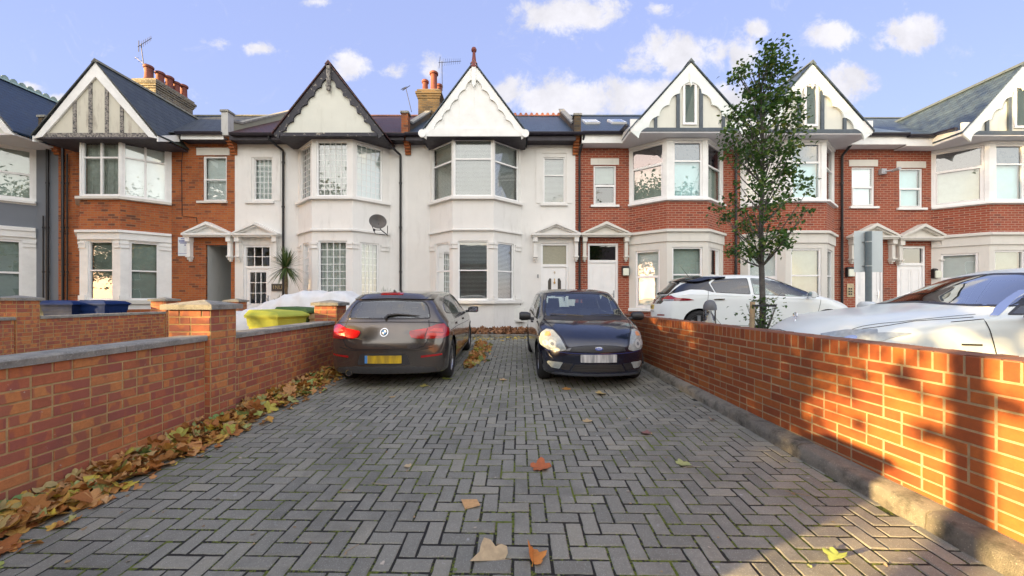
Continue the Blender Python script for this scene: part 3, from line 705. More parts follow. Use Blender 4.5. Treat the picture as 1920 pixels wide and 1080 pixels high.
def pediment(h, x0, x1, zb, za, m, zbr, key='door_hood'):
    mb = h.mb(key, m); cx = (x0+x1)/2; f = frame((x0, YW), (x1, YW)); W = x1-x0
    mb.fbox(f, -.03, W+.03, 0, .26, zb, zb+.06); mb.fbox(f, .0, W, 0, .22, zb-.05, zb-.001)
    for s_ in (-1, 1):
        e = cx+s_*(W/2+.03)
        mb.prism([(cx, YW-.26, za), (cx, YW-.26, za-.10), (e-s_*.12, YW-.26, zb+.062), (e, YW-.26, zb+.062)], (0, .26, 0))
        mb.prism([(cx, YW-.20, za-.102), (cx, YW-.20, za-.15), (e-s_*.24, YW-.20, zb+.062), (e-s_*.13, YW-.20, zb+.062)], (0, .2, 0))
    mb.prism([(cx, YW-.10, za-.13), (cx-W/2+.2, YW-.10, zb+.063), (cx+W/2-.2, YW-.10, zb+.063)], (0, .09, 0))
    for s0 in (.04, W-.19):
        mb.fbox(f, s0, s0+.15, 0, .19, zb-.21, zb-.052); mb.fbox(f, s0+.02, s0+.13, 0, .13, zbr+.1, zb-.212)
        mb.fbox(f, s0, s0+.15, 0, .17, zbr+.05, zbr+.098); mb.fbox(f, s0+.02, s0+.13, 0, .12, zbr-.03, zbr+.048)
        mb.fbox(f, s0+.045, s0+.105, 0, .08, zbr-.09, zbr-.032)
def door(h, x0, x1, zt, z_leaf, zb, panels='four', trans='frost', m=None, depth=.12, glassgrid=None, lf=None):
    """frame > pane; leaf as a part of its own with a handle"""
    m = m or upvc; f = frame((x0, YW), (x1, YW)); W = x1-x0; fw = .07; P = lambda s, t, z: (*f(s, t), z)
    mb = MB(); mb.fbox(f, 0, fw, -depth, -.03, zb, zt); mb.fbox(f, W-fw, W, -depth, -.03, zb, zt)
    mb.fbox(f, fw, W-fw, -depth, -.032, zt-fw, zt); mb.fbox(f, fw, W-fw, -depth, -.028, z_leaf, z_leaf+.09)
    fo = mb.build('door_frame', m, h.root)
    pn = MB(); pn.quad(P(fw, -.08, z_leaf+.09), P(W-fw, -.08, z_leaf+.09), P(W-fw, -.08, zt-fw), P(fw, -.08, zt-fw)); pn.build('pane', frost if trans == 'frost' else (pane_dk if trans == 'dark' else pane), fo)
    if glassgrid and trans != 'frost':
        gb = MB(); nx, nz = glassgrid[0]
        for k in range(1, nx): x = fw+(W-2*fw)*k/nx; gb.fbox(f, x-.01, x+.01, -.078, -.062, z_leaf+.09, zt-fw)
        for k in range(1, nz): z = z_leaf+.09+(zt-fw-z_leaf-.09)*k/nz; gb.fbox(f, fw, W-fw, -.077, -.063, z-.01, z+.01)
        gb.build('glazing_bars', m, fo)
    lb = MB(); a, b, c, d = fw+.004, W-fw-.004, zb+.02, z_leaf-.005
    LW, LH = b-a, d-c
    if panels == 'glazed':
        q = .12; lb.fbox(f, a, a+q, -.10, -.05, c, d); lb.fbox(f, b-q, b, -.10, -.05, c, d); lb.fbox(f, a+q, b-q, -.10, -.052, d-q, d); lb.fbox(f, a+q, b-q, -.10, -.052, c, c+LH*.40)
        leaf = lb.build('door', lf or m, h.root)
        pn = MB(); pn.quad(P(a+q, -.08, c+LH*.40), P(b-q, -.08, c+LH*.40), P(b-q, -.08, d-q), P(a+q, -.08, d-q)); pn.build('pane', pane, leaf)
        gb = MB(); nx, nz = 3, 3
        for k in range(1, nx): x = a+q+(LW-2*q)*k/nx; gb.fbox(f, x-.011, x+.011, -.078, -.058, c+LH*.40, d-q)
        for k in range(1, nz): z = c+LH*.40+(d-q-c-LH*.40)*k/nz; gb.fbox(f, a+q, b-q, -.077, -.059, z-.011, z+.011)
        gb.build('glazing_bars', m, leaf)
    else:
        lb.fbox(f, a, b, -.10, -.06, c, d)
        def pan(u0, u1, w0, w1):
            s0, s1, z0, z1 = a+LW*u0, a+LW*u1, c+LH*w0, c+LH*w1; e = .018
            lb.fbox(f, s0, s1, -.061, -.050, z1-e, z1); lb.fbox(f, s0, s1, -.061, -.050, z0, z0+e)
            lb.fbox(f, s0, s0+e, -.061, -.049, z0+e, z1-e); lb.fbox(f, s1-e, s1, -.061, -.049, z0+e, z1-e)
            lb.fbox(f, s0+.05, s1-.05, -.061, -.053, z0+.05, z1-.05)
        if panels == 'four':
            for u in ((.12, .46), (.54, .88)): pan(*u, .10, .42); pan(*u, .47, .94)
        elif panels == 'nine':
            for u in ((.14, .46), (.54, .86)): pan(*u, .08, .42)
        leaf = lb.build('door', lf or m, h.root)
        if panels == 'nine':
            gl = MB()
            for s_, (u0, u1) in ((-1, (.22, .36)), (1, (.64, .78))):
                gl.prism([P(a+LW*u0, -.06, c+LH*.50), P(a+LW*u1, -.06, c+LH*.50), P(a+LW*u1, -.06, c+LH*(.76 if s_ > 0 else .80)), P(a+LW*(u0+u1)/2, -.06, c+LH*.81), P(a+LW*u0, -.06, c+LH*(.80 if s_ > 0 else .76))], (0, -.008, 0))
            gl.build('pane', plain('dark_leaded_glass', (.08, .07, .06), .3, .6, 60, .3), leaf)
            kb = MB(); kx, ky = f((a+b)/2, -.05); kb.tube([(kx, ky, c+LH*.80), (kx, ky-.02, c+LH*.79), (kx, ky-.02, c+LH*.72)], .014, 8); kb.lathe([(.001, -.0), (.035, 0), (.035, -.012), (.001, -.014)], (kx, ky, c+LH*.73), 'y', 12)
            kb.build('door_knocker', plain('brass', (.45, .30, .10), .35, .1, 5, 0, metal=1), leaf)
            text_obj('9', .12, plain('brass', None), leaf, Matrix.Translation(Vector((kx, ky-.012, c+LH*.90))-OFF[leaf.name]) @ Matrix.Rotation(R(90), 4, 'X'), 'door_number')
    hb = MB(); hx, hy = f(b-.06 if panels != 'glazed' else b-.05, -.05); hb.box(hx-.015, hx+.015, hy-.012, hy, c+LH*.42, c+LH*.54); hb.tube([(hx, hy-.01, c+LH*.48), (hx, hy-.045, c+LH*.48), (hx-.09, hy-.045, c+LH*.48)], .009, 8)
    hb.build('handle', chrome, leaf)
    st = h.mb('doorstep', conc); st.box(x0-.1, x1+.1, YW-.35, YW+.05, G(YW)-.1, zb)
def party_parapet(h, x, m, cap_m, front_m, zc=7.72, w=.22):
    zc -= .2
    """stepped party wall that rides over the roof, with corbelled brick foot under the eaves"""
    mb = h.mb('parapet', m); up = .30; y0, y1 = YE-.05, YR
    z = lambda y: EAV+(y-YE)*SLOPE
    pr = [(y0+.2, z(y0+.2)-.4), (y0+.2, z(y0+.2)+.34), (y0+.6, z(y0+.6)+.22), (y1, z(y1)+up), (y1, z(y1)-.4)]
    mb.prism([(x-w/2+.03, a, b) for a, b in pr], (w-.06, 0, 0))
    cp = h.mb('parapet_coping', cap_m)
    for a, b in zip(pr[1:3], pr[2:4]):
        cp.hexa([(x-w/2, a[0], a[1]+.002), (x+w/2, a[0], a[1]+.002), (x+w/2, b[0], b[1]+.002), (x-w/2, b[0], b[1]+.002), (x-w/2, a[0], a[1]+.07), (x+w/2, a[0], a[1]+.07), (x+w/2, b[0], b[1]+.07), (x-w/2, b[0], b[1]+.07)])
    fm = h.mb('parapet_pier', front_m); fm.box(x-w/2, x+w/2, y0-.05, y0+.20, EAV-.1, zc-.08); cp.cbox(x-w/2-.03, x+w/2+.03, y0-.08, y0+.24, zc-.08, zc, .02)
    cb = h.mb('corbel', brick_or)
    for k in range(6): cb.box(x-w/2+.02, x+w/2-.02, YW-.34+k*.055, YW, 6.78-(k+1)*.085, 6.78-k*.085-.006)
def bay(h, c, up, lo, bandz, mats, hb=1.55, hf=.65, zsoff=6.53):
    """canted two-storey bay; up/lo: window settings for the left, front and right facets"""
    A, B, C_, D = (c-hb, YW), (c-hf, YF), (c+hf, YF), (c+hb, YW); pts = [A, B, C_, D]
    for nm, key, band_z, m in (('lo', 'bay_lower_wall', (.0, bandz[0]), mats[0]), ('mid', 'bay_apron', (bandz[0], bandz[1]), mats[1]), ('up', 'bay_upper_wall', (bandz[1], zsoff), mats[2])):
        mb = h.mb(key, m)
        for k, (a, b) in enumerate(zip(pts[:-1], pts[1:])):
            fr = frame(a, b); spec = {'lo': lo, 'mid': None, 'up': up}[nm]; ops = []
            if spec:
                w = spec[k]
                if w: ops = [(w['m'][0], fr.L-w['m'][1], w['z'][0], w['z'][1])]
            wall_face(mb, fr, 0, fr.L, *band_z, ops, depth=.11)
            if spec and spec[k]:
                w = spec[k]; window(h, fr, *ops[0], **{q: v for q, v in w.items() if q not in ('m', 'z')})
    return pts
def pier_caps(h, pts, zc, m, z0, ws=.2, key='bay_capital', side=.28):
    """plain capitals and feet on the solid piers between the lower bay windows"""
    for k, (a, b) in enumerate(zip(pts[:-1], pts[1:])):
        fr = frame(a, b); L = fr.L
        ends = [(0, side if k == 0 else ws), (L-(side if k == 2 else ws), L)]
        for s0, s1 in ends:
            mb = h.mb(key, m); h.nf = getattr(h, 'nf', 0)
            mb.fbox(fr, s0-.0, s1, .0, .045, zc, zc+.07); mb.fbox(fr, s0, s1, .0, .025, zc-.10, zc-.002); mb.fbox(fr, s0, s1, 0, .035, zc-.125, zc-.102)
            h.mb('bay_pier_foot', m).fbox(fr, s0, s1, 0, .035, z0, z0+.14)
def chimney(h, x0, x1, y0, y1, z0, z1, m, pots, key='chimney'):
    mb = MB(); mb.box(x0, x1, y0, y1, z0, z1-.42); e = .04
    for k, (a, b) in enumerate(((.42, .34), (.34, .26), (.26, .16))): mb.box(x0-e*(k+1)*.8, x1+e*(k+1)*.8, y0-e*(k+1)*.8, y1+e*(k+1)*.8, z1-a+.001, z1-b)
    mb.box(x0-e, x1+e, y0-e, y1+e, z1-.159, z1-.06)
    c = mb.build('chimney', m, h.root)
    fl = MB(); fl.hexa([(x0-.03, y0-.03, z1-.059), (x1+.03, y0-.03, z1-.059), (x1+.03, y1+.03, z1-.059), (x0-.03, y1+.03, z1-.059), (x0+.1, y0+.1, z1+.03), (x1-.1, y0+.1, z1+.03), (x1-.1, y1-.1, z1+.03), (x0+.1, y1-.1, z1+.03)]); fl.build('chimney_capping', conc, c)
    for px_, py_, hh, r in pots:
        p = MB(); p.lathe([(r*1.12, 0), (r*1.1, .06), (r*.92, .10), (r*.85, hh*.7), (r*.88, hh-.12), (r*1.15, hh-.10), (r*1.18, hh-.03), (r*1.0, hh), (r*.75, hh), (r*.7, hh-.2)], (px_, py_, z1+.0), 'z', 16)
        p.build('chimney_pot', terra, c, smooth=35)
    return c
def aerial(name, x, y, z0, z1, ang, L, n, label, lean=0):
    r = empty(name, (x, y, z0), label, 'aerial', 'television aerials'); mb = MB(); mb.tube([(x, y, z0), (x+lean, y, z1)], .014, 6); mb.build('mast', bpaint, r)
    b = MB(); d = Vector((math.cos(ang[0])*math.cos(ang[1]), math.sin(ang[0])*math.cos(ang[1]), math.sin(ang[1]))); p0 = Vector((x+lean, y, z1-.05)); b.tube([p0-d*.15, p0+d*L], .010, 6)
    q = d.cross(Vector((0, 0, 1))).normalized()*.5+Vector((0, 0, .5))
    q.normalize()
    for k in range(n):
        p = p0+d*(L*(k+.5)/n); w = .10+.04*(1-k/n); b.tube([p-q*w, p+q*w], .006, 4)
    b.tube([p0-d*.1-q*.22, p0-d*.1+q*.22], .012, 4); b.build('antenna', bpaint, r)
W = lambda m, z, **k: dict(m=m, z=z, **k)

# ---------------------------------------------------------------- far left: grey rendered house (mostly out of view)
h = House(-21.4, -15.42, 'grey rendered house at the far left with a dark blue slate roof', grey_r); h.ridge_m = plain('pale_green_ridge_tile', (.25, .34, .30), .6, .3, 6, .2); h.soffit_m = soffit_w
fr = frame((h.x0, YW), (h.x1, YW)); c = -17.72
pts = bay(h, c, [None, W((.05, .05), (4.72, 6.42), cols=(0, .5, 1), rows=((0, .5, 1),), behind='blind_g', fw=.07), W((.08, .08), (4.72, 6.42), rows=((0, .5, 1),), behind='blind_g', fw=.07)],
          [None, W((.2, .2), (1.25, 3.35), rows=((0, .48, 1),), fw=.07, behind='blind_g'), W((.14, .30), (1.25, 3.35), rows=((0, .48, 1),), fw=.07, behind='blind_g')], (3.55, 4.55), (wpaint, grey_r, wpaint))
band(h.mb('string_course', wpaint), pts, -.02, .10, 3.66, 3.80, .03); band(h.mb('string_course', wpaint), pts, -.02, .06, 3.45, 3.659, .0); band(h.mb('sill', wpaint), pts, -.02, .10, 4.60, 4.70, .02)
pier_caps(h, pts, 3.25, wpaint, .5, .2)
wall_face(h.mb('wall'), fr, 0, c-1.55-h.x0, -.1, EAV, []); wall_face(h.mb('wall'), fr, c+1.55-h.x0, fr.L, -.1, EAV, [])
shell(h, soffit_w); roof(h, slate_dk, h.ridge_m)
gable(h, -17.3, 1.95, 6.5, 8.80, 11.42, 'plain', slate_dk, cream, wpaint)
mbr = h.mb('ridge', h.ridge_m)
for k in range(22):
    y = 11.4+k*.225; mbr.prism([(-17.3, y, 8.9), (-17.3, y+.04, 8.98), (-17.3, y+.11, 9.02), (-17.3, y+.18, 8.98), (-17.3, y+.21, 8.9)], (.03, 0, 0))
h.mb('fascia', wpaint).box(-15.9, -15.42, YE-.08, YE-.04, EAV-.2, EAV-.03)
gutter(h, -15.8, -15.42, EAV-.02); downpipe(h, -15.72, .3, 6.6); downpipe(h, -15.86, .3, 4.2, r=.02)
h.finish()

# ---------------------------------------------------------------- orange brick house with half-timbered gable
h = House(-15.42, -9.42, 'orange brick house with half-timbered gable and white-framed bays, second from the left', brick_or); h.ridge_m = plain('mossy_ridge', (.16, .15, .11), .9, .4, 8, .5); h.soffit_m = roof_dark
fr = frame((h.x0, YW), (h.x1, YW)); c = -13.12; S = lambda px: XW(px)-h.x0
pts = bay(h, c, [W((.14, .05), (4.68, 6.46), behind='curtain', rows=((0, .72, 1),)),
                 W((.05, .04), (4.68, 6.46), cols=(0, .5, 1), rows=((0, .70, 1),), behind='curtain'), W((.05, .12), (4.68, 6.46), cols=(0, .5, 1), rows=((0, .72, 1),), behind='blind_w')],
          [W((.34, .24), (1.36, 3.24), rows=((0, .5, 1),), behind='blind_g'), W((.26, .24), (1.36, 3.24), rows=((0, .5, 1),), behind='blind_g', fw=.05), W((.20, .32), (1.36, 3.24), rows=((0, .5, 1),), behind='blind_g', fw=.05)],
          (3.50, 4.55), (wpaint, brick_or, wpaint))
band(h.mb('string_course', wpaint), pts, -.02, .11, 3.50, 3.60, .03); band(h.mb('string_course', wpaint), pts, -.02, .05, 3.28, 3.499); band(h.mb('sill', stone), pts, -.02, .10, 4.56, 4.66, .02)
band(h.mb('sill', stone), pts, -.02, .08, 1.22, 1.35, .02); band(h.mb('plinth', brick_or), pts, -.02, .02, .0, 1.05)
pier_caps(h, pts, 3.14, wpaint, 1.36, .2, side=.3)
ops = [(S(381), S(425), 4.72, 6.24), (S(386), S(433), .40, 3.22)]
wall_face(h.mb('wall'), fr, 0, c-1.55-h.x0, -.1, EAV, []); wall_face(h.mb('wall'), fr, c+1.55-h.x0, fr.L, -.1, EAV, [ops[0]]+[ops[1]])
window(h, fr, *ops[0], rows=((0, .48, 1),), behind='blind_w', fw=.05)
h.mb('lintel', stone).fbox(fr, S(369), S(431), -.02, .02, 6.27, 6.52); sill(h, fr, S(371), S(427), 4.71, stone)
# recessed porch: pale side lining and a dark door set back
xa, xb = XW(389), XW(433)
mb = h.mb('porch_lining', render_wall('porch_plaster', (.45, .47, .46), (.2, .2, .18), .6)); mb.quad((xa, YW, .3), (xa, YW+1.25, .3), (xa, YW+1.25, 3.25), (xa, YW, 3.25)); mb.quad((xa, YW, 3.24), (xb, YW, 3.24), (xb, YW+1.25, 3.24), (xa, YW+1.25, 3.24))
mb.quad((xb, YW+.0, .3), (xb, YW+1.25, .3), (xb, YW+1.25, 3.25), (xb, YW, 3.25))
pd = MB(); pd.box(xa+.02, xb-.02, YW+1.2, YW+1.24, .4, 3.2); dd = pd.build('door_frame', wpaint, h.root)
pd = MB(); pd.box(xa+.14, xb-.06, YW+1.15, YW+1.19, .42, 2.4); pd.box(xa+.14, xb-.06, YW+1.16, YW+1.19, 2.5, 3.1); pd.build('door', plain('navy_door', (.02, .02, .04), .4, .2, 4, 0), h.root)
h.mb('doorstep', conc).box(xa-.1, xb+.1, YW-.3, YW+1.25, .1, .42)
pediment(h, XW(353), XW(441), 3.52, 3.97, wpaint, 2.74)
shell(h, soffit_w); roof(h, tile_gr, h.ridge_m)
gable(h, -12.93, 1.93, 6.42, 8.72, 11.5, 'plain', tile_gr, cream_old, wpaint)
tb = h.mb('timber_framing', worn_t)
for x in (-13.62, -13.13, -12.62, -12.15):
    zt = clip_top(x, -12.93, 1.93, 6.42, 8.72, .22); tb.box(x-.05, x+.05, 11.53, 11.57, 6.56, zt)
tb.box(-14.5, -11.35, 11.525, 11.565, 6.42, 6.55)
for s_ in (1, -1):
    x = -12.93+s_*1.93; fa = h.mb('fascia', wpaint); fa.hexa([(x-.02, 11.5, 6.27), (x+.02, 11.5, 6.27), (x+.02, YE, 6.58), (x-.02, YE, 6.58), (x-.02, 11.5, 6.45), (x+.02, 11.5, 6.45), (x+.02, YE, 6.80), (x-.02, YE, 6.80)])
h.mb('fascia', wpaint).box(-10.9, -9.5, YE-.06, YE-.02, EAV-.22, EAV-.04); gutter(h, -11.0, -9.5, EAV-.01); h.mb('soffit').box(-11.0, -9.43, YE-.02, YW+.01, EAV-.2, EAV-.17)
chimney(h, -15.32, -14.42, 15.0, 16.75, 7.5, 10.35, brick_dk, [(-14.95, 15.25, .62, .15), (-14.86, 15.65, .6, .15), (-14.8, 16.0, .62, .15), (-14.76, 16.3, .55, .14), (-14.7, 16.6, .6, .14), (-15.1, 15.9, .4, .13)])
party_parapet(h, -15.42, brick_yl, cop_m, brick_yl, 7.62)
downpipe(h, -15.2, .3, 6.5, swan=(-15.1, YE-.1, 6.72)); downpipe(h, -15.05, .3, 6.3, r=.022)
cb = MB(); cb.tube([(XW(344), YW-.012, 6.5), (XW(341), YW-.012, 6.0), (XW(342), YW-.012, 4.2), (XW(369), YW-.012, 4.15), (XW(370), YW-.012, 3.95)], .009, 5); cb.build('cable', bpaint, h.root)
# notice board: white with lines of blue print
nb = MB(); f2 = frame((XW(335.5), YW), (XW(362), YW)); nb.fbox(f2, 0, f2.L, .01, .035, ZW(480), ZW(445)); no = nb.build('notice_board', plain('board_white', (.70, .76, .80), .5, .05, 4, 0), h.root)
pr = MB()
for (u0, u1, v0, v1) in ((.2, .85, .90, .94), (.05, .95, .78, .83), (.08, .9, .72, .76), (.15, .95, .66, .69), (.45, .56, .55, .60), (.03, .97, .125, .145)): pr.fbox(f2, f2.L*u0, f2.L*u1, .036, .038, ZW(480)+.635*v0, ZW(480)+.635*v1)
for k in range(5): pr.fbox(f2, f2.L*(.45+.1*k), f2.L*(.455+.1*k), .036, .038, ZW(480)+.635*.2, ZW(480)+.635*(.32+.04*(2-abs(k-2))))
pr.build('print', plain('blue_print', (.12, .14, .38), .6, .3, 40, 0), no)
h.finish()
aerial('aerial', -15.0, 15.2, 10.2, 11.85, (.8, .95), .55, 6, 'tall television aerial behind the gable of the orange brick house', -.22)
aerial('aerial', -14.9, 15.4, 10.3, 10.9, (2.9, .62), 1.3, 5, 'tilted thin aerial crossing the mast by the five-pot chimney', 0)

# ---------------------------------------------------------------- white house with black bargeboards
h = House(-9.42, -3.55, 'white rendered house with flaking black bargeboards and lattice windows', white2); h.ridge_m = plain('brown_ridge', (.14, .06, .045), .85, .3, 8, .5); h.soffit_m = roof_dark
fr = frame((h.x0, YW), (h.x1, YW)); c = -5.72; S = lambda px: XW(px)-h.x0
cr = dict(behind='curtain', fw=.05)
pts = bay(h, c, [W((.22, .12), (4.66, 6.40), grid=(5, 9), **cr), W((.14, .16), (4.66, 6.42), grid=(5, 9), **cr), W((.10, .24), (4.66, 6.40), grid=(5, 9), behind='blind_w', fw=.05)],
          [W((.42, .28), (1.36, 3.22), grid=(4, 8), **cr), W((.20, .18), (1.30, 3.24), grid=(4, 8), **cr), W((.24, .36), (1.36, 3.22), grid=(4, 8), **cr)], (3.50, 4.55), (white2, white2, white2))
band(h.mb('string_course'), pts, -.02, .07, 3.55, 3.64, .03); band(h.mb('sill'), pts, -.02, .11, 4.55, 4.65, .02); band(h.mb('sill'), pts, -.02, .08, 1.20, 1.29, .02)
pier_caps(h, pts, 3.12, white2, 1.30, .18, side=.3)
ops = [(S(476), S(510), 4.76, 6.16), (S(456), S(508), .42, 3.22)]
wall_face(h.mb('wall'), fr, 0, c-1.55-h.x0, -.1, EAV, ops); wall_face(h.mb('wall'), fr, c+1.55-h.x0, fr.L, -.1, EAV, [])
window(h, fr, *ops[0], grid=(4, 7), behind='blind_w', fw=.03); sill(h, fr, S(461), S(515), 4.70, white2)
lt = h.mb('window_surround'); lt.fbox(fr, S(457), S(472), 0, .02, 4.72, 6.44); lt.fbox(fr, S(513), S(526), 0, .02, 4.72, 6.44); lt.fbox(fr, S(472), S(513), 0, .025, 6.20, 6.44)
door(h, XW(456), XW(508), 3.22, 2.42, .42, 'glazed', 'clear', glassgrid=((3, 2),))
pediment(h, XW(444), XW(526), 3.52, 3.97, white2, 2.74)
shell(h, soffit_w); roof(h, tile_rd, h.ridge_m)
gable(h, -5.72, 1.72, 6.52, 8.70, 11.55, (8, .07, .27, .22), tile_rd, cream, flake_b)
pd = h.mb('pendant', worn_t); pd.box(-5.75, -5.65, 11.47, 11.56, 7.86, 8.62); pd.box(-5.77, -5.63, 11.46, 11.57, 7.98, 8.03)
h.mb('bargeboard').box(-7.2, -4.2, 11.52, 11.58, 6.45, 6.56)
gutter(h, -9.2, -7.3, EAV-.05); gutter(h, -4.2, -3.5, EAV-.06); h.mb('fascia', roof_dark).box(-9.3, -7.2, YE-.06, YE-.02, EAV-.24, EAV-.02); h.mb('fascia').box(-4.3, -3.56, YE-.06, YE-.02, EAV-.24, EAV-.02)
h.mb('soffit').box(-9.3, -3.56, YE-.02, YW+.01, EAV-.22, EAV-.18)
downpipe(h, XW(533), 1.0, 6.35, swan=(XW(520), YE-.1, 6.72)); downpipe(h, XW(752), .3, 6.2, swan=(XW(728), YE-.1, 6.70))
pq = MB(); f2 = frame((XW(510), YW), (XW(533), YW)); pq.fbox(f2, 0, f2.L, .01, .03, 1.65, 1.90); po = pq.build('number_plaque', plain('dark_plaque', (.05, .045, .04), .5, .3, 20, 0), h.root)
text_obj('1NU', .17, plain('dull_gold', (.35, .28, .14), .5, .1, 9, 0), po, Matrix.Translation(Vector((XW(521), YW-.034, 1.775))-OFF[po.name]) @ Matrix.Rotation(R(90), 4, 'X'))
party_parapet(h, -9.42, render_wall('mossy_render', (.34, .33, .24), (.12, .14, .06), .9), cop_m, render_wall('flaking_white', (.5, .5, .48), (.2, .18, .14), .9), 7.80)
h.finish()
# ---------------------------------------------------------------- white house number 9
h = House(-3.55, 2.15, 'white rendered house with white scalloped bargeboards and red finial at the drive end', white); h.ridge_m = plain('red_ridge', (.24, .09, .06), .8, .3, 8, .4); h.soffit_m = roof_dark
fr = frame((h.x0, YW), (h.x1, YW)); c = -1.24; S = lambda px: XW(px)-h.x0
vn = dict(behind='venetian')
pts = bay(h, c, [W((.10, .04), (4.66, 6.48), rows=((0, .64, 1),), **vn), W((.03, .03), (4.66, 6.50), rows=((0, .66, 1),), **vn), W((.04, .10), (4.66, 6.48), rows=((0, .64, 1),), **vn)],
          [W((.32, .16), (1.36, 3.22), rows=((0, .5, 1),), fw=.045, **vn), W((.17, .17), (1.36, 3.24), rows=((0, .5, 1),), fw=.045, **vn), W((.16, .34), (1.36, 3.22), rows=((0, .5, 1),), fw=.045, **vn)], (3.50, 4.55), (white, white, white))
band(h.mb('string_course'), pts, -.02, .07, 3.56, 3.64, .03); band(h.mb('sill'), pts, -.02, .11, 4.55, 4.65, .02); band(h.mb('sill'), pts, -.02, .11, 1.24, 1.35, .02)
pier_caps(h, pts, 3.12, white, 1.36, .16, side=.28)
ops = [(S(1019), S(1059), 4.64, 6.20), (S(1014), S(1066), .46, 3.28)]
wall_face(h.mb('wall'), fr, 0, c-1.55-h.x0, -.1, EAV, []); wall_face(h.mb('wall'), fr, c+1.55-h.x0, fr.L, -.1, EAV, ops)
window(h, fr, *ops[0], rows=((0, .62, 1),), fw=.04, **vn); sill(h, fr, S(1013), S(1064), 4.62, white)
lt = h.mb('window_surround'); lt.fbox(fr, S(1005), S(1016), 0, .025, 4.64, 6.34); lt.fbox(fr, S(1062), S(1072), 0, .025, 4.64, 6.34); lt.fbox(fr, S(1005), S(1072), 0, .03, 6.34, 6.50)
door(h, XW(1014), XW(1066), 3.28, 2.48, .46, 'nine', 'frost')
pediment(h, XW(997), XW(1086), 3.52, 3.98, white, 2.74)
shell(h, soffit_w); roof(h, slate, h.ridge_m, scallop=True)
gable(h, -1.19, 1.66, 6.50, 8.72, 11.55, (7, .065, .28, .22), slate, wpaint, wpaint)
rv = h.mb('gable_battens', wpaint)
for x in (-2.13, -1.66, -1.19, -.72, -.25): rv.box(x-.012, x+.012, 11.6, 11.615, 6.72, clip_top(x, -1.19, 1.66, 6.5, 8.72, .25))
rv.box(-2.75, .37, 11.555, 11.605, 6.46, 6.70)
pd = h.mb('pendant', wpaint); pd.prism([(-1.25, 11.5, 8.68), (-1.13, 11.5, 8.68), (-1.13, 11.5, 8.08), (-1.19, 11.5, 7.96), (-1.25, 11.5, 8.08)], (0, .06, 0))
for s_ in (-1, 1): h.mb('pendant').lathe([(.001, 0), (.12, 0), (.12, .06), (.001, .06)], (-1.19+s_*1.60, 11.49, 6.53), 'y', 20)
fn = MB(); fn.lathe([(.13, -.12), (.10, 0), (.07, .10), (.05, .28), (.045, .38), (.08, .42), (.085, .47), (.06, .52), (.03, .54), (.001, .55)], (-1.19, 11.6, 8.72), 'z', 16); fn.build('finial', plain('red_finial', (.16, .03, .022), .6, .3, 12, .2), h.root, smooth=40)
gutter(h, -3.5, -2.7, EAV-.04); gutter(h, .3, 2.35, EAV-.02, m=gutter_m); h.mb('fascia', roof_dark).box(-3.5, 2.1, YE-.06, YE-.02, EAV-.26, EAV-.02); h.mb('soffit').box(-3.5, 2.1, YE-.02, YW+.01, EAV-.24, EAV-.2)
party_parapet(h, -3.52, brick_yl, cop_m, brick_or, 7.76)
chimney(h, -3.95, -3.05, 15.6, 16.8, 7.5, 10.25, brick_yl, [(-3.72, 15.9, .5, .13), (-3.35, 15.9, .85, .16), (-3.22, 16.4, .6, .14)])
mt = MB(); f2 = frame((XW(957.5), YW), (XW(984), YW)); mt.fbox(f2, 0, f2.L, 0, .20, .62, 1.10); mo = mt.build('meter_box', plain('meter_white', (.70, .70, .66), .5, .05, 3, 0), h.root)
mt = MB(); mt.fbox(f2, .06, f2.L-.03, .20, .215, .66, 1.06); mt.build('meter_door', plain('meter_door', (.76, .76, .72), .45, .05, 3, 0), mo)
ab = MB(); ab.box(XW(972), XW(976), YW-.03, YW, 1.16, 1.28); ab.build('key_safe', bl_plastic, h.root)
nn = MB(); nn.box(XW(1007), XW(1010), YW-.02, YW, 2.1, 2.22); nn.build('door_bell', plain('bell_grey', (.3, .3, .3), .5, .2, 30, 0), h.root)
h.finish()
aerial('aerial', -2.95, 15.7, 10.2, 11.45, (.35, .28), .85, 9, 'slim television aerial on the mast beside the yellow brick chimney', -.02)
aerial('aerial', -4.2, 15.5, 9.2, 10.25, (2.2, .4), .45, 4, 'small dark aerial leaning left from the yellow brick chimney', -.25)
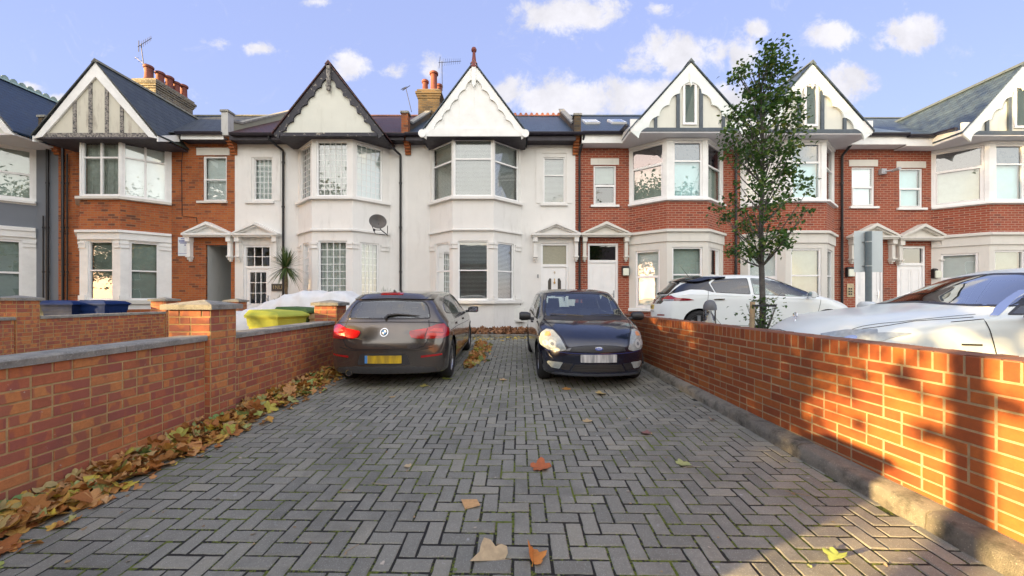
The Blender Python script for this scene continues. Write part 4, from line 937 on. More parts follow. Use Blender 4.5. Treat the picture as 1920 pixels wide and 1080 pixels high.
# ---------------------------------------------------------------- the three red brick houses on the right
def new_house(label, x0, x1, bc, gx, dz, small, doors, skylights=(), sat=None, left_bay_dark=False, fascia_x=()):
    h = House(x0, x1, label, brick_rd); h.ridge_m = plain('slate_ridge', (.07, .09, .10), .5, .2, 6, .2); h.soffit_m = soffit_w
    fr = frame((x0, YW), (x1, YW)); E = EAV+dz
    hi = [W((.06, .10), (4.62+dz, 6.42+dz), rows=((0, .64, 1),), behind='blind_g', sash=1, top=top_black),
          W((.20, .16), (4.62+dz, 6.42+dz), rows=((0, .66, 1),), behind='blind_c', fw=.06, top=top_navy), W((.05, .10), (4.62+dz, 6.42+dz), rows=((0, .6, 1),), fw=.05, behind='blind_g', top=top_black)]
    lo = [W((.22, .22), (1.10, 2.98+dz), rows=((0, .55, 1),), behind='blind_w', sash=1), W((.17, .16), (1.10, 3.04+dz), rows=((0, .55, 1),), behind='blind_g', fw=.05), W((.14, .30), (1.10, 3.04+dz), rows=((0, .55, 1),), behind='blind_g', fw=.05)]
    pts = bay(h, bc, hi, lo, (3.44+dz, 4.50+dz), (stone, brick_rd, wpaint), hb=1.6)
    band(h.mb('string_course', stone), pts, -.02, .11, 3.52+dz, 3.63+dz, .04); band(h.mb('string_course', stone), pts, -.02, .04, 3.22+dz, 3.519+dz); band(h.mb('sill', wpaint), pts, -.02, .10, 4.52+dz, 4.60+dz, .02)
    band(h.mb('sill', wpaint), pts, -.02, .08, .98, 1.08, .02); band(h.mb('plinth', brick_rd), pts, -.02, .015, .0, .97)
    band(h.mb('head_trim', wpaint), pts, -.02, .03, 6.43+dz, 6.50+dz)
    ops = []
    for (a, b) in small: ops.append((XW(a)-x0, XW(b)-x0, 4.58+dz, 5.92+dz))
    dops = [(XW(a)-x0, XW(b)-x0, .55, 3.28+dz) for a, b in doors]
    lx = bc-1.6-x0; rx = bc+1.6-x0
    wall_face(h.mb('wall'), fr, 0, lx, -.1, E, [o for o in ops+dops if o[1] < lx]); wall_face(h.mb('wall'), fr, rx, fr.L, -.1, E, [o for o in ops+dops if o[0] > rx])
    for o in ops:
        window(h, fr, *o, rows=((0, .5, 1),), fw=.045, behind='blind_c' if bc > 8 else 'blind_g', sash=1, blind_to=0 if bc > 8 else .6)
        h.mb('lintel', stone).prism([(*fr(o[0]-.1, .015), o[3]+.02), (*fr(o[1]+.1, .015), o[3]+.02), (*fr(o[1]+.1, .015), o[3]+.24), (*fr(o[0]-.1, .015), o[3]+.24)], (0, .03, 0))
        sill(h, fr, o[0]-.1, o[1]+.1, o[2]-.005, wpaint)
    for (a, b), dk in zip(doors, doors): door(h, XW(a), XW(b), 3.28+dz, 2.62+dz, .55, 'four', 'dark')
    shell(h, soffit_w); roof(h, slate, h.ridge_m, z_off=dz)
    zb, za, hf = 6.56+dz, 8.66+dz, 1.86; Yg = 11.4
    gable(h, gx, hf, zb, za, Yg, (6, .09, .39, .35), slate, cream, wpaint2)
    for s_ in (-1, 1):   # boxed feet of the gable, then its side boards
        xe = gx+s_*hf; fl = h.mb('fascia', wpaint); fl.box(min(xe, xe-s_*.28), max(xe, xe-s_*.28), Yg-.003, Yg+.06, zb-.02, zb+.36) if s_ else None
        fl.hexa([(xe-.02, Yg+.06, zb-.05), (xe+.02, Yg+.06, zb-.05), (xe+.02, YE, zb-.05), (xe-.02, YE, zb-.05), (xe-.02, Yg+.06, zb+.14), (xe+.02, Yg+.06, zb+.14), (xe+.02, YE, E-.02), (xe-.02, YE, E-.02)])
        g2 = h.mb('gutter', gutter_m); g2.prism([(xe+s_*.02, Yg+.1, zb+.18), (xe+s_*.12, Yg+.1, zb+.20), (xe+s_*.12, Yg+.1, zb+.26), (xe+s_*.02, Yg+.1, zb+.24)], (0, YE-Yg-.1, .10))
    for (a, b) in fascia_x:
        h.mb('fascia', wpaint).box(a, b, YE-.06, YE-.02, E-.34, E-.07); gutter(h, a, b, E-.0); h.mb('soffit').box(a, b, YE-.02, YW+.01, E-.34, E-.30)
    tm = h.mb('timber_framing', navy_t)
    for x, w in ((gx-1.07, .045), (gx-.38, .05), (gx+.33, .05), (gx+1.02, .045)):
        zt = clip_top(x, gx, hf, zb, za, .42); tm.box(x-w, x+w, Yg+.01, Yg+.055, zb+.10, zt)
    tm.box(gx-hf+.27, gx+hf-.27, Yg+.006, Yg+.058, zb-.02, zb+.099)
    gf = frame((gx-.23, Yg+.05), (gx+.20, Yg+.05)); window(h, gf, 0, gf.L, zb+.20, zb+1.50, fw=.07, rec=.03, behind='blind_c', glass_m=pane_bl); 
    h.mb('pendant', wpaint2).prism([(gx-.05, Yg-.03, za-.25), (gx+.05, Yg-.03, za-.25), (gx+.04, Yg-.03, za-.60), (gx, Yg-.03, za-.75), (gx-.04, Yg-.03, za-.60)], (0, .05, 0))
    for x in skylights:
        y0 = 13.9; z0 = E+(y0-YE)*SLOPE+.03
        q = [(x, y0, z0), (x+.55, y0, z0), (x+.55, y0+.75, z0+.75*SLOPE), (x, y0+.75, z0+.75*SLOPE)]; mb_ = MB(); mb_.hexa(q+[(a, b-.05, c_+.07) for a, b, c_ in q]); w_ = mb_.build('skylight', upvc, h.root)
        q2 = [(x+.06, y0+.03, z0+.10), (x+.49, y0+.03, z0+.10), (x+.49, y0+.62, z0+.10+.59*SLOPE), (x+.06, y0+.62, z0+.10+.59*SLOPE)]; m2 = MB(); m2.quad(*[(a, b-.04, c_+.01) for a, b, c_ in q2]); m2.build('pane', pane_bl, w_)
    return h, fr
def wall_lamp(h, x, z):
    mb = MB(); mb.cbox(x-.12, x+.12, YW-.10, YW, z-.16, z+.17, .03); a = mb.build('wall_lamp', bl_plastic, h.root)
    m2 = MB(); m2.cbox(x-.10, x+.09, YW-.14, YW-.101, z-.15, z+.09, .02); m2.build('lamp_shade', plain('opal_shade', (.72, .74, .62), .3, .05, 3, 0), a)
h, fr = new_house('red brick house with sunlit doorway joined to the white house', 2.15, 7.58, 5.58, 5.50, 0, [(1113, 1155)], [(1102, 1159)], skylights=(2.55+.2, 3.75), fascia_x=((2.3, 3.66),))
pediment(h, XW(1089), XW(1179), 3.52, 3.98, stone, 2.74); wall_lamp(h, XW(1172), 2.33); party_parapet(h, 2.15, brick_yl, cop_m, brick_yl, 7.68)
downpipe(h, XW(1086), .3, 6.25, swan=(XW(1090), YE-.1, 6.8)); downpipe(h, XW(1378), .3, 6.3, r=.04); h.finish()
h, fr = new_house('red brick house behind the young tree, middle one of the three alike', 7.58, 12.98, 9.36, 9.24, -.05, [(1597, 1640)], [(1604, 1657)], fascia_x=((11.1, 12.98),))
pediment(h, XW(1588), XW(1675), 3.44, 3.92, stone, 2.66); wall_lamp(h, XW(1591), 2.30)
ld = h.mb('lead_flashing', lead); ld.hexa([(11.15, YE-.1, 6.83), (12.9, YE-.1, 6.83), (12.6, YE+1.2, 7.62), (11.2, YE+1.2, 7.62), (11.15, YE-.1, 6.86), (12.9, YE-.1, 6.86), (12.6, YE+1.2, 7.66), (11.2, YE+1.2, 7.66)])
downpipe(h, XW(1576), .3, 6.2, swan=(11.3, YE-.1, 6.75)); 
ip = MB(); ip.box(XW(1587.5), XW(1600), YW-.02, YW, ZW(557), ZW(532)); io = ip.build('intercom_panel', plain('brass_plate', (.36, .30, .20), .4, .2, 9, 0, metal=.6), h.root)
ip = MB()
for k in range(3):
    for q in range(2): ip.box(XW(1590+q*4), XW(1592.5+q*4), YW-.03, YW-.021, ZW(553-k*5), ZW(550-k*5))
ip.build('button', bl_plastic, io)
cc = MB(); cc.box(XW(1647), XW(1656), YW-.12, YW, ZW(328), ZW(318)); cc.lathe([(.045, 0), (.05, -.25)], (XW(1665), YW-.14, ZW(323)), 'y', 12); cc.tube([(XW(1652), YW-.08, ZW(323)), (XW(1663), YW-.2, ZW(323))], .03, 8); cc.build('security_camera', plain('camera_grey', (.35, .36, .38), .4, .2, 9, 0), h.root, smooth=40)
h.finish()
h, fr = new_house('red brick house at the right edge with a long slate roof slope', 12.98, 18.6, 15.85, 15.72, -.10, [(1686, 1730)], [(1682, 1736)], fascia_x=((12.98, 13.9),))
pediment(h, XW(1676), XW(1764), 3.40, 3.90, stone, 2.62); wall_lamp(h, XW(1752), 2.25); h.finish()
# end houses carry on the row out of view so the terrace does not stop in mid air
# ================================================================ cars
def pchip(xs, ys, x):
    xs = np.array(xs, float); ys = np.array(ys, float); h = np.diff(xs); d = np.diff(ys)/h; m = np.zeros(len(xs))
    for k in range(1, len(xs)-1):
        if d[k-1]*d[k] > 0: w1 = 2*h[k]+h[k-1]; w2 = h[k]+2*h[k-1]; m[k] = (w1+w2)/(w1/d[k-1]+w2/d[k])
    m[0] = d[0]; m[-1] = d[-1]; i = np.clip(np.searchsorted(xs, x)-1, 0, len(xs)-2); t = (x-xs[i])/h[i]
    return (2*t**3-3*t**2+1)*ys[i]+(t**3-2*t**2+t)*h[i]*m[i]+(-2*t**3+3*t**2)*ys[i+1]+(t**3-t**2)*h[i]*m[i+1]
def inside(p, poly):
    x, y = p; c = False; n = len(poly)
    for i in range(n):
        (x0, y0), (x1, y1) = poly[i], poly[i-1]
        if (y0 > y) != (y1 > y) and x < (x1-x0)*(y-y0)/(y1-y0)+x0: c = not c
    return c
def inset(poly, d):
    a = sum(poly[i-1][0]*poly[i][1]-poly[i][0]*poly[i-1][1] for i in range(len(poly))); sg = 1 if a > 0 else -1
    out = []; n = len(poly)
    for i in range(n):
        p0, p, p1 = Vector(poly[i-1]), Vector(poly[i]), Vector(poly[(i+1) % n]); a_ = (p-p0).normalized(); b_ = (p1-p).normalized()
        na = Vector((-a_.y, a_.x))*sg; nb = Vector((-b_.y, b_.x))*sg; m = na+nb; m = m/max(m.length_squared, .5) if m.length > 1e-6 else na
        out.append(tuple(p+m*d))
    return out
def rpoly(poly, r, n=4):     # round the corners of a polygon
    out = []; N = len(poly)
    for i in range(N):
        p0, p, p1 = Vector(poly[i-1]), Vector(poly[i]), Vector(poly[(i+1) % N]); a = (p0-p); b = (p1-p); q = min(r, a.length*.45, b.length*.45)
        s, e = p+a.normalized()*q, p+b.normalized()*q
        for k in range(n+1):
            t = k/n; out.append(tuple(s*(1-t)**2+p*2*t*(1-t)+e*t*t))
    return out
DIRS = {'L': lambda a, b: (Vector((a, 4, b)), Vector((0, -1, 0))), 'R': lambda a, b: (Vector((a, -4, b)), Vector((0, 1, 0))),
        'F': lambda a, b: (Vector((4, a, b)), Vector((-1, 0, 0))), 'B': lambda a, b: (Vector((-4, a, b)), Vector((1, 0, 0))), 'T': lambda a, b: (Vector((a, b, 4)), Vector((0, 0, -1)))}
class Car:
    def __init__(s, name, label, pos, fwd, st, W, paint, axles, wr, track, bowF=.35, bowR=.3, nst=150, arch=.05, scale=1):
        s.root = empty(name, pos, label, 'car'); OFF[s.root.name] = Vector()
        f = Vector(fwd).normalized(); l = Vector((0, 0, 1)).cross(f).normalized(); u = f.cross(l)
        s.root.matrix_world = Matrix(((f.x, l.x, u.x, pos[0]), (f.y, l.y, u.y, pos[1]), (f.z, l.z, u.z, pos[2]), (0, 0, 0, 1))) @ Matrix.Scale(scale, 4)
        s.W = W; s.axles = axles; s.wr = wr; s.track = track; s.paint = paint; s.arch = wr+arch
        xs = [r[0] for r in st]; x0, x1 = xs[0], xs[-1]
        e = .5-.5*np.cos(np.linspace(0, math.pi, nst)); X = x0+(x1-x0)*(.55*np.linspace(0, 1, nst)+.45*e)
        T = [np.array([pchip(xs, [r[k] for r in st], x) for x in X]) for k in range(1, 8)]
        rings = []
        for i, x in enumerate(X):
            zt, w, zb, wb, zc, wc, zl = [T[k][i] for k in range(7)]; zm = zl+.5*(zb-zl)
            P = [(0, zl), (.5*w, zl), (.86*w, zl), (.955*w, zl+.04), (.985*w, zl+.14), (w, zm), (.994*w, zb-.16*(zb-zl)), (.985*w*.6+wb*.4, zb-.04), (wb, zb),
                 (wc+.62*(wb-wc), zb+.42*(zc-zb)), (wc+.20*(wb-wc), zb+.83*(zc-zb)), (wc-.02, zc), (.86*wc-.02, zc+.50*(zt-zc)), (.62*wc, zc+.82*(zt-zc)), (.3*wc, zt-.04*(zt-zc)), (0, zt)]
            pts = []; n = len(P)
            for k in range(n-1):
                p0, p1, p2, p3 = [np.array(P[max(0, min(n-1, k+q))]) for q in (-1, 0, 1, 2)]
                if k == 0: p0 = p1*[1, 1]-[p2[0], 0]
                if k == n-2: p3 = p2*[1, 1]-[p1[0]-p2[0], p2[1]-p1[1]]; p3 = np.array([-p1[0], p1[1]])
                for t in (0, .25, .5, .75): pts.append(.5*((2*p1)+(-p0+p2)*t+(2*p0-5*p1+4*p2-p3)*t*t+(-p0+3*p1-3*p2+p3)*t**3))
            pts.append(np.array(P[-1])); half = [(max(0, a), b) for a, b in pts]
            ring = half+[(-a, b) for a, b in half[-2:0:-1]]
            bl = 0
            if x > x1-.9: bl = -bowF*((x-(x1-.9))/.9)**1.3
            elif x < x0+.8: bl = bowR*(((x0+.8)-x)/.8)**1.3
            rings.append([(x+bl*(abs(a)/W)**2.6, a, b) for a, b in ring])
        s.m = m = len(rings[0]); vs = [p for r in rings for p in r]
        fs = [(i*m+k, i*m+(k+1) % m, (i+1)*m+(k+1) % m, (i+1)*m+k) for i in range(nst-1) for k in range(m)]
        for ri, base in ((0, 0), (nst-1, (nst-1)*m)):     # close the ends with shrinking loops
            r = rings[ri]; cy = 0; cz = sum(p[2] for p in r)/m; prev = base
            for q in (.75, .5, .25):
                k0 = len(vs); bow = -bowF if ri else bowR
                for (xx, a, b) in r:
                    a2 = a*q; b2 = cz+(b-cz)*q; vs.append((X[ri]+bow*(abs(a2)/W)**2.6, a2, b2))
                fs += [(prev+k, prev+(k+1) % m, k0+(k+1) % m, k0+k) for k in range(m)]; prev = k0
            fs.append(tuple(range(prev, prev+m)))
        s.vs = vs; s.fs = fs
        bm = bmesh.new(); V = [bm.verts.new(p) for p in vs]; 
        for f_ in fs:
            try: bm.faces.new([V[i] for i in f_])
            except ValueError: pass
        bmesh.ops.recalc_face_normals(bm, faces=bm.faces); s.bm = bm; s.bvh = BVHTree.FromBMesh(bm); s.holes = []
    def hit(s, d, a, b):
        o, r = DIRS[d](a, b); h = s.bvh.ray_cast(o, r)
        if h[0] is None:
            h = s.bvh.find_nearest(o+r*(4-s.W*.9 if d in 'LR' else 2.2)); 
            return h[0], h[1] if h[1].dot(r) < 0 else -h[1]
        n = h[1]; return h[0], (n if n.dot(r) < 0 else -n)
    def panel(s, d, poly, m, off=.004, name=None, parent=None, res=.05, ring=None, rim=True, hole=False, into=None):
        bm = bmesh.new(); V = [bm.verts.new((a, b, 0)) for a, b in poly]
        bm.faces.new(V)
        if ring:
            bm.free(); bm = bmesh.new(); inn = inset(poly, ring); V = [bm.verts.new((a, b, 0)) for a, b in poly]; Wv = [bm.verts.new((a, b, 0)) for a, b in inn]; n = len(V)
            for i in range(n): bm.faces.new([V[i], V[(i+1) % n], Wv[(i+1) % n], Wv[i]])
        for ax in (0, 1):
            lo = min(p[ax] for p in poly); hi = max(p[ax] for p in poly); c = lo+res
            while c < hi:
                co = [0, 0, 0]; no = [0, 0, 0]; co[ax] = c; no[ax] = 1
                bmesh.ops.bisect_plane(bm, geom=bm.verts[:]+bm.edges[:]+bm.faces[:], plane_co=co, plane_no=no); c += res
        nrm = {}
        for v in bm.verts:
            p, n = s.hit(d, v.co.x, v.co.y); v.co = p+n*off; nrm[v] = n
        if rim:
            be = [e for e in bm.edges if len(e.link_faces) == 1]
            r = bmesh.ops.extrude_edge_only(bm, edges=be)
            for v in [g for g in r['geom'] if isinstance(g, bmesh.types.BMVert)]:
                _, _, _, _ = 0, 0, 0, 0; loc, n, _, _ = s.bvh.find_nearest(v.co); v.co = loc-(n if (v.co-loc).dot(n) > 0 else -n)*.004
        _, rr = DIRS[d](0, 0)
        bm.normal_update()
        for f in bm.faces:
            if f.normal.dot(rr) > .2: f.normal_flip()
        if into is not None:
            k = len(into.v); bm.verts.index_update(); into.v += [tuple(v.co) for v in bm.verts]; into.f += [tuple(v.index+k for v in f.verts) for f in bm.faces]; bm.free(); return None
        me = bpy.data.meshes.new(name); bm.to_mesh(me); bm.free(); uvs(me); me.materials.append(m)
        me.polygons.foreach_set('use_smooth', [True]*len(me.polygons)); me.set_sharp_from_angle(angle=R(40))
        o = bpy.data.objects.new(name, me); col.objects.link(o); o.parent = parent or s.root; OFF[o.name] = Vector()
        if hole: s.holes.append((d, inset(poly, hole)))
        return o
    def line(s, d, pts, m, w=.007, off=.0025, name='panel_gap', into=None, parent=None):
        P = []
        for a, b in zip(pts[:-1], pts[1:]):
            n = max(1, int((Vector(b)-Vector(a)).length/.03))
            P += [(a[0]+(b[0]-a[0])*k/n, a[1]+(b[1]-a[1])*k/n) for k in range(n)]
        P.append(pts[-1]); mb = into or MB(); H = [s.hit(d, *p) for p in P]; vs = []
        for i, (p, n) in enumerate(H):
            t = (H[min(i+1, len(H)-1)][0]-H[max(i-1, 0)][0]).normalized(); b = t.cross(n).normalized()*w/2; vs += [p+n*off+b, p+n*off-b]
        mb.add(vs, [(2*i, 2*i+1, 2*i+3, 2*i+2) for i in range(len(P)-1)])
        if into is None: return mb.build(name, m, parent or s.root, recalc=False)
    def glasses(s, d, poly, gm, frit=.03, name='window', parent=None, off=.003):
        g = s.panel(d, poly, gm, off, name, parent, hole=.008)
        mb = MB(); s.panel(d, poly, bl_plastic, off+.0015, ring=frit, into=mb, rim=False)
        mb.build('window_seal', bl_plastic, g, recalc=False, smooth=40); return g
    def finish(s, liner=True, rim_m=None, spokes=5, twin=True, cap=None):
        bm = s.bm; kill = []
        R_ = s.arch
        for f in bm.faces:
            c = f.calc_center_median(); n = f.normal; dead = False
            for d, poly in s.holes:
                ok = {'L': c.y > .3 and abs(n.y) > .3, 'R': c.y < -.3 and abs(n.y) > .3, 'F': n.x > .15 and c.x > -.2, 'B': n.x < -.15 and c.x < .2, 'T': n.z > .3}[d]
                if ok:
                    q = [((v.co.x, v.co.z) if d in 'LR' else (v.co.y, v.co.z) if d in 'FB' else (v.co.x, v.co.y)) for v in f.verts]
                    if all(inside(p, poly) for p in q): dead = True; break
            if not dead and abs(c.y) > s.W*.62:
                for ax in s.axles:
                    if all((v.co.x-ax)**2+(v.co.z-s.wr)**2 < R_**2 for v in f.verts): dead = True
            if dead: kill.append(f)
        bmesh.ops.delete(bm, geom=kill, context='FACES')
        for v in bm.verts:
            if v.is_boundary and abs(v.co.y) > s.W*.8:
                for ax in s.axles:
                    r = math.hypot(v.co.x-ax, v.co.z-s.wr)
                    if R_*.72 < r < R_*1.02 and v.co.z > .12: v.co.x = ax+(v.co.x-ax)*R_/r; v.co.z = s.wr+(v.co.z-s.wr)*R_/r
        me = bpy.data.meshes.new('body'); bm.to_mesh(me); bm.free(); uvs(me); me.materials.append(s.paint)
        me.polygons.foreach_set('use_smooth', [True]*len(me.polygons)); me.set_sharp_from_angle(angle=R(50))
        o = bpy.data.objects.new('body', me); col.objects.link(o); o.parent = s.root; OFF[o.name] = Vector()
        lm = MB()
        for ax in s.axles:      # wheel wells
            for sg in (-1, 1):
                n = 24; y1 = s.W-.035; y0 = s.W*.55
                vs = [(ax+R_*1.0*math.cos(math.pi*k/n), sg*y, s.wr+R_*1.0*math.sin(math.pi*k/n)-.0) for k in range(n+1) for y in (y0, y1)]
                vs = [(x, y, z) for x, y, z in vs]
                lm.add(vs, [(2*k, 2*k+1, 2*k+3, 2*k+2) for k in range(n)]); lm.add([(ax+R_*math.cos(math.pi*k/n), sg*y0, s.wr+R_*math.sin(math.pi*k/n)) for k in range(n+1)]+[(ax-R_, sg*y0, .15), (ax+R_, sg*y0, .15)], [tuple(range(n+3))])
        lm.build('wheel_arch_liner', rubber, s.root)
        rim_m = rim_m or alloy
        for ax in s.axles:
            for sg in (-1, 1):
                r = s.wr; w = .10; yc = sg*(s.track-w)
                t = MB(); t.lathe([(r*.66, -w), (r*.80, -w-.012), (r*.94, -w*.92), (r*.985, -w*.7), (r, -w*.4), (r, w*.4), (r*.985, w*.7), (r*.94, w*.92), (r*.80, w+.012), (r*.66, w), (r*.64, 0)], (ax, yc, r), 'y', 40, close=True)
                to = t.build('wheel', rubber, s.root, smooth=40)
                q = MB(); yo = sg*w*.80
                q.lathe([(r*.67, yo), (r*.64, yo+sg*.006), (r*.60, yo-sg*.01), (r*.60, yo-sg*.09), (r*.64, yo-sg*.09)], (ax, yc, r), 'y', 40, close=True)
                q.lathe([(.001, yo-sg*.004), (r*.10, yo-sg*.006), (r*.16, yo-sg*.02), (r*.16, yo-sg*.06), (.001, yo-sg*.06)], (ax, yc, r), 'y', 20)
                for k in range(spokes):
                    for dd in ((-.13, .13) if twin else (0,)):
                        a = 2*math.pi*k/spokes+.3; b = a+dd; ww = .020 if twin else .038
                        p0 = Vector((math.cos(a)*r*.12, 0, math.sin(a)*r*.12)); p1 = Vector((math.cos(b)*r*.615, 0, math.sin(b)*r*.615)); tt = (p1-p0).normalized(); sd = Vector((-tt.z, 0, tt.x))*ww
                        base = Vector((ax, yc, r)); A = [p0-sd*.8, p0+sd*.8, p1+sd, p1-sd]
                        q.hexa([base+p+Vector((0, yo-sg*.035, 0)) for p in A]+[base+p+Vector((0, yo-sg*(.008 if j < 2 else .012), 0)) for j, p in enumerate(A)])
                q.build('rim', rim_m, to, smooth=35)
                bk = MB(); bk.lathe([(.001, 0), (r*.6, 0), (r*.6, .01*sg), (.001, .01*sg)], (ax, yc-sg*.0, r), 'y', 24); bk.build('brake_disc', bl_plastic, to)
        return o
def interior(c, xf, xr, zb, w, dash_x, steer=-.36, roof_z=1.36, seats=((.05,), (-.85,)), belly=.32):
    """cabin trim, seats and steering wheel seen through the glass (+x is forward)"""
    dm = plain('cabin_trim', (.035, .036, .04), .85, .2, 20, .2); mb = MB()
    mb.box(xr, xf, -w, w, belly, belly+.03); mb.box(dash_x-.1, xf, -w, w, belly+.03, zb-.10)
    mb.hexa([(dash_x-.25, -w, zb-.28), (xf+.1, -w, zb-.2), (xf+.1, w, zb-.2), (dash_x-.25, w, zb-.28), (dash_x-.1, -w, zb-.02), (xf+.1, -w, zb-.06), (xf+.1, w, zb-.06), (dash_x-.1, w, zb-.02)])
    io = mb.build('interior', dm, c.root)
    for x in seats[0]:
        for y in (-.36, .36):
            q = MB(); q.hexa([(x, y-.24, .42), (x+.12, y-.24, .42), (x+.12, y+.24, .42), (x, y+.24, .42), (x-.22, y-.19, 1.06), (x-.12, y-.19, 1.06), (x-.12, y+.19, 1.06), (x-.22, y+.19, 1.06)])
            q.box(x-.02, x+.50, y-.24, y+.24, .40, .55); q.hexa([(x-.24, y-.12, 1.08), (x-.13, y-.12, 1.08), (x-.13, y+.12, 1.08), (x-.24, y+.12, 1.08), (x-.26, y-.10, 1.27), (x-.16, y-.10, 1.27), (x-.16, y+.10, 1.27), (x-.26, y+.10, 1.27)])
            q.tube([(x-.18, y-.05, 1.05), (x-.19, y-.05, 1.09)], .01, 6); q.build('seat', dm, io, smooth=0)
    for x in seats[1]:
        q = MB(); q.hexa([(x, -w+.1, .45), (x+.12, -w+.1, .45), (x+.12, w-.1, .45), (x, w-.1, .45), (x-.2, -w+.14, 1.0), (x-.1, -w+.14, 1.0), (x-.1, w-.14, 1.0), (x-.2, w-.14, 1.0)])
        for y in (-.36, .36): q.box(x-.22, x-.12, y-.12, y+.12, 1.01, 1.14)
        q.build('rear_seat', dm, io)
    q = MB(); n = 28; cx, cz = dash_x-.32, zb-.06; ring = []
    for k in range(n+1):
        a = 2*math.pi*k/n; ring.append((cx+math.sin(a)*.19*.42, steer+math.cos(a)*.19, cz+math.sin(a)*.19*.9))
    q.tube(ring, .015, 6, caps=False); q.tube([(cx, steer-.17, cz), (cx, steer+.17, cz)], .018, 6); q.tube([(cx, steer, cz), (cx+.25, steer, cz-.08)], .03, 8); q.build('steering_wheel', bl_plastic, io, smooth=50)
def mirror(c, x, y, z, sg, shell_m, face=-1, w=.22, hgt=.13, glass_m=None):
    mb = MB(); y1 = y+sg*w; d = .055
    pr = [(-d, -.45), (-d*.6, .42), (d*.8, .5), (d*1.2, 0), (d*.7, -.5)]
    vs = []; 
    for k, (u, s_) in enumerate(((0, .55), (.25, .95), (.8, 1.0), (1, .75))):
        for a, b in ((-d, -.5), (-d, .5), (d*.3, .5), (d, .2), (d, -.25), (d*.4, -.5)): vs.append((x+a*(1 if a < 0 else s_), y+sg*w*u, z+b*hgt*s_))
    n = 6; mb.add(vs, [(i*n+k, i*n+(k+1) % n, (i+1)*n+(k+1) % n, (i+1)*n+k) for i in range(3) for k in range(n)]+[tuple(range(n)), tuple(range(3*n, 4*n))])
    o = mb.build('door_mirror', shell_m, c.root, smooth=50)
    ar = MB(); ar.tube([(x, y-sg*.06, z-.045), (x, y+sg*.05, z-.035)], .028, 8); ar.build('mirror_arm', bl_plastic, o)
    g = MB(); g.quad((x-d-.002, y+sg*w*.12, z-hgt*.36), (x-d-.002, y+sg*w*.9, z-hgt*.34), (x-d-.002, y+sg*w*.9, z+hgt*.36), (x-d-.002, y+sg*w*.12, z+hgt*.38)); g.build('mirror_glass', plain('mirror_silver', (.85, .88, .9), .03, .01, 2, 0, metal=1), o)
    return o
car_glass = glass('car_glass', (.80, .88, .85), .10, wob=0, tr=1); tint_glass = glass('tinted_car_glass', (.06, .07, .09), .10, wob=0); wsg = glass('bright_windscreen', (.45, .58, .60), .42, wob=0)
gap_m = plain('panel_gap_black', (.008, .008, .009), .8, .1, 5, 0)
lens_red = plain('red_lamp_lens', (.34, .006, .008), .12, .15, 30, 0, coat=1)
lens_dred = plain('dark_red_lens', (.22, .005, .012), .12, .2, 20, 0, coat=1)
lens_hot = plain('bright_red_reflector', (.60, .03, .02), .2, .2, 60, .2, coat=1)
def lamp_glass_f(t, b):
    n = t.noise(t.pos, 24, 2, .4)
    t.put(b.inputs['Base Color'], t.mix(t.rng(n, .30, .70), (.27, .30, .30), (.37, .41, .40))); b.inputs['Metallic'].default_value = .1; b.inputs['Roughness'].default_value = .25; b.inputs['Coat Weight'].default_value = 1
    bump(t, n, .15, .01)
lens_clear = mat('clear_lamp_lens', lamp_glass_f)
lens_ring = plain('lamp_bowl', (.50, .54, .54), .35, .3, 60, 0, metal=.2, coat=1)
amber = plain('amber_lens', (.65, .24, .08), .25, .2, 30, 0, coat=1)
def plate_mat(name, c, smear):
    def f(t, b):
        mp = t.new('ShaderNodeMapping'); t.put(mp.inputs[0], t.pos); mp.inputs['Scale'].default_value = (1, 1, .15)
        n = t.noise(mp.outputs[0], 22, 2, .4); sp = t.new('ShaderNodeSeparateXYZ'); t.put(sp.inputs[0], t.pos)
        t.put(b.inputs['Base Color'], t.mix(t.rng(n, .38, .62), smear, c)); b.inputs['Roughness'].default_value = .4
    return mat(name, f)
plate_y = plate_mat('blurred_yellow_plate', (.60, .40, .02), (.36, .24, .03)); plate_w = plate_mat('blurred_white_plate', (.62, .62, .62), (.28, .29, .30))
def disc(c, r, n=28, ry=None): return [(c[0]+r*math.cos(2*math.pi*k/n), c[1]+(ry or r)*math.sin(2*math.pi*k/n)) for k in range(n)]
mirp = lambda poly: [(-a, b) for a, b in poly][::-1]

# ---------------------------------------------------------------- grey hatchback seen from behind
graphite = car_paint('graphite_paint', (.078, .068, .061), .24, .6, .25)
st = [  # x, ztop, w, zbelt, wbelt, zcant, wcant, zlow
 (-2.165, .60, .72, .50, .70, .56, .60, .30), (-2.15, .68, .79, .56, .77, .64, .68, .25), (-2.11, .80, .835, .68, .81, .76, .70, .22), (-2.05, .93, .855, .80, .83, .88, .72, .21),
 (-1.99, 1.00, .87, .88, .845, .95, .72, .20), (-1.86, 1.18, .88, .93, .85, 1.12, .65, .19), (-1.72, 1.345, .882, .95, .85, 1.27, .59, .18), (-1.5, 1.385, .885, .95, .85, 1.325, .59, .18),
 (-1.0, 1.415, .882, .95, .855, 1.36, .60, .17), (-.4, 1.42, .88, .945, .855, 1.37, .61, .17), (.1, 1.405, .88, .93, .85, 1.35, .62, .17), (.45, 1.34, .88, .92, .85, 1.28, .63, .17),
 (.85, 1.14, .88, .91, .85, 1.08, .68, .17), (1.1, 1.01, .878, .90, .845, .98, .73, .17), (1.5, .94, .87, .84, .83, .90, .70, .17), (1.85, .84, .84, .74, .80, .80, .66, .18), (2.05, .70, .77, .62, .74, .66, .58, .2), (2.13, .58, .68, .5, .64, .54, .5, .22), (2.16, .50, .6, .42, .58, .46, .46, .24)]
cg = Car('parked_car', 'graphite grey hatchback parked on the left of the drive, tail towards the viewer', (-1.77, 7.12, G(7.12)+.008), (-.008, 1, SL), st, .885, graphite, (-1.365, 1.325), .325, .86, .42, .26, scale=.955)
gg = MB()
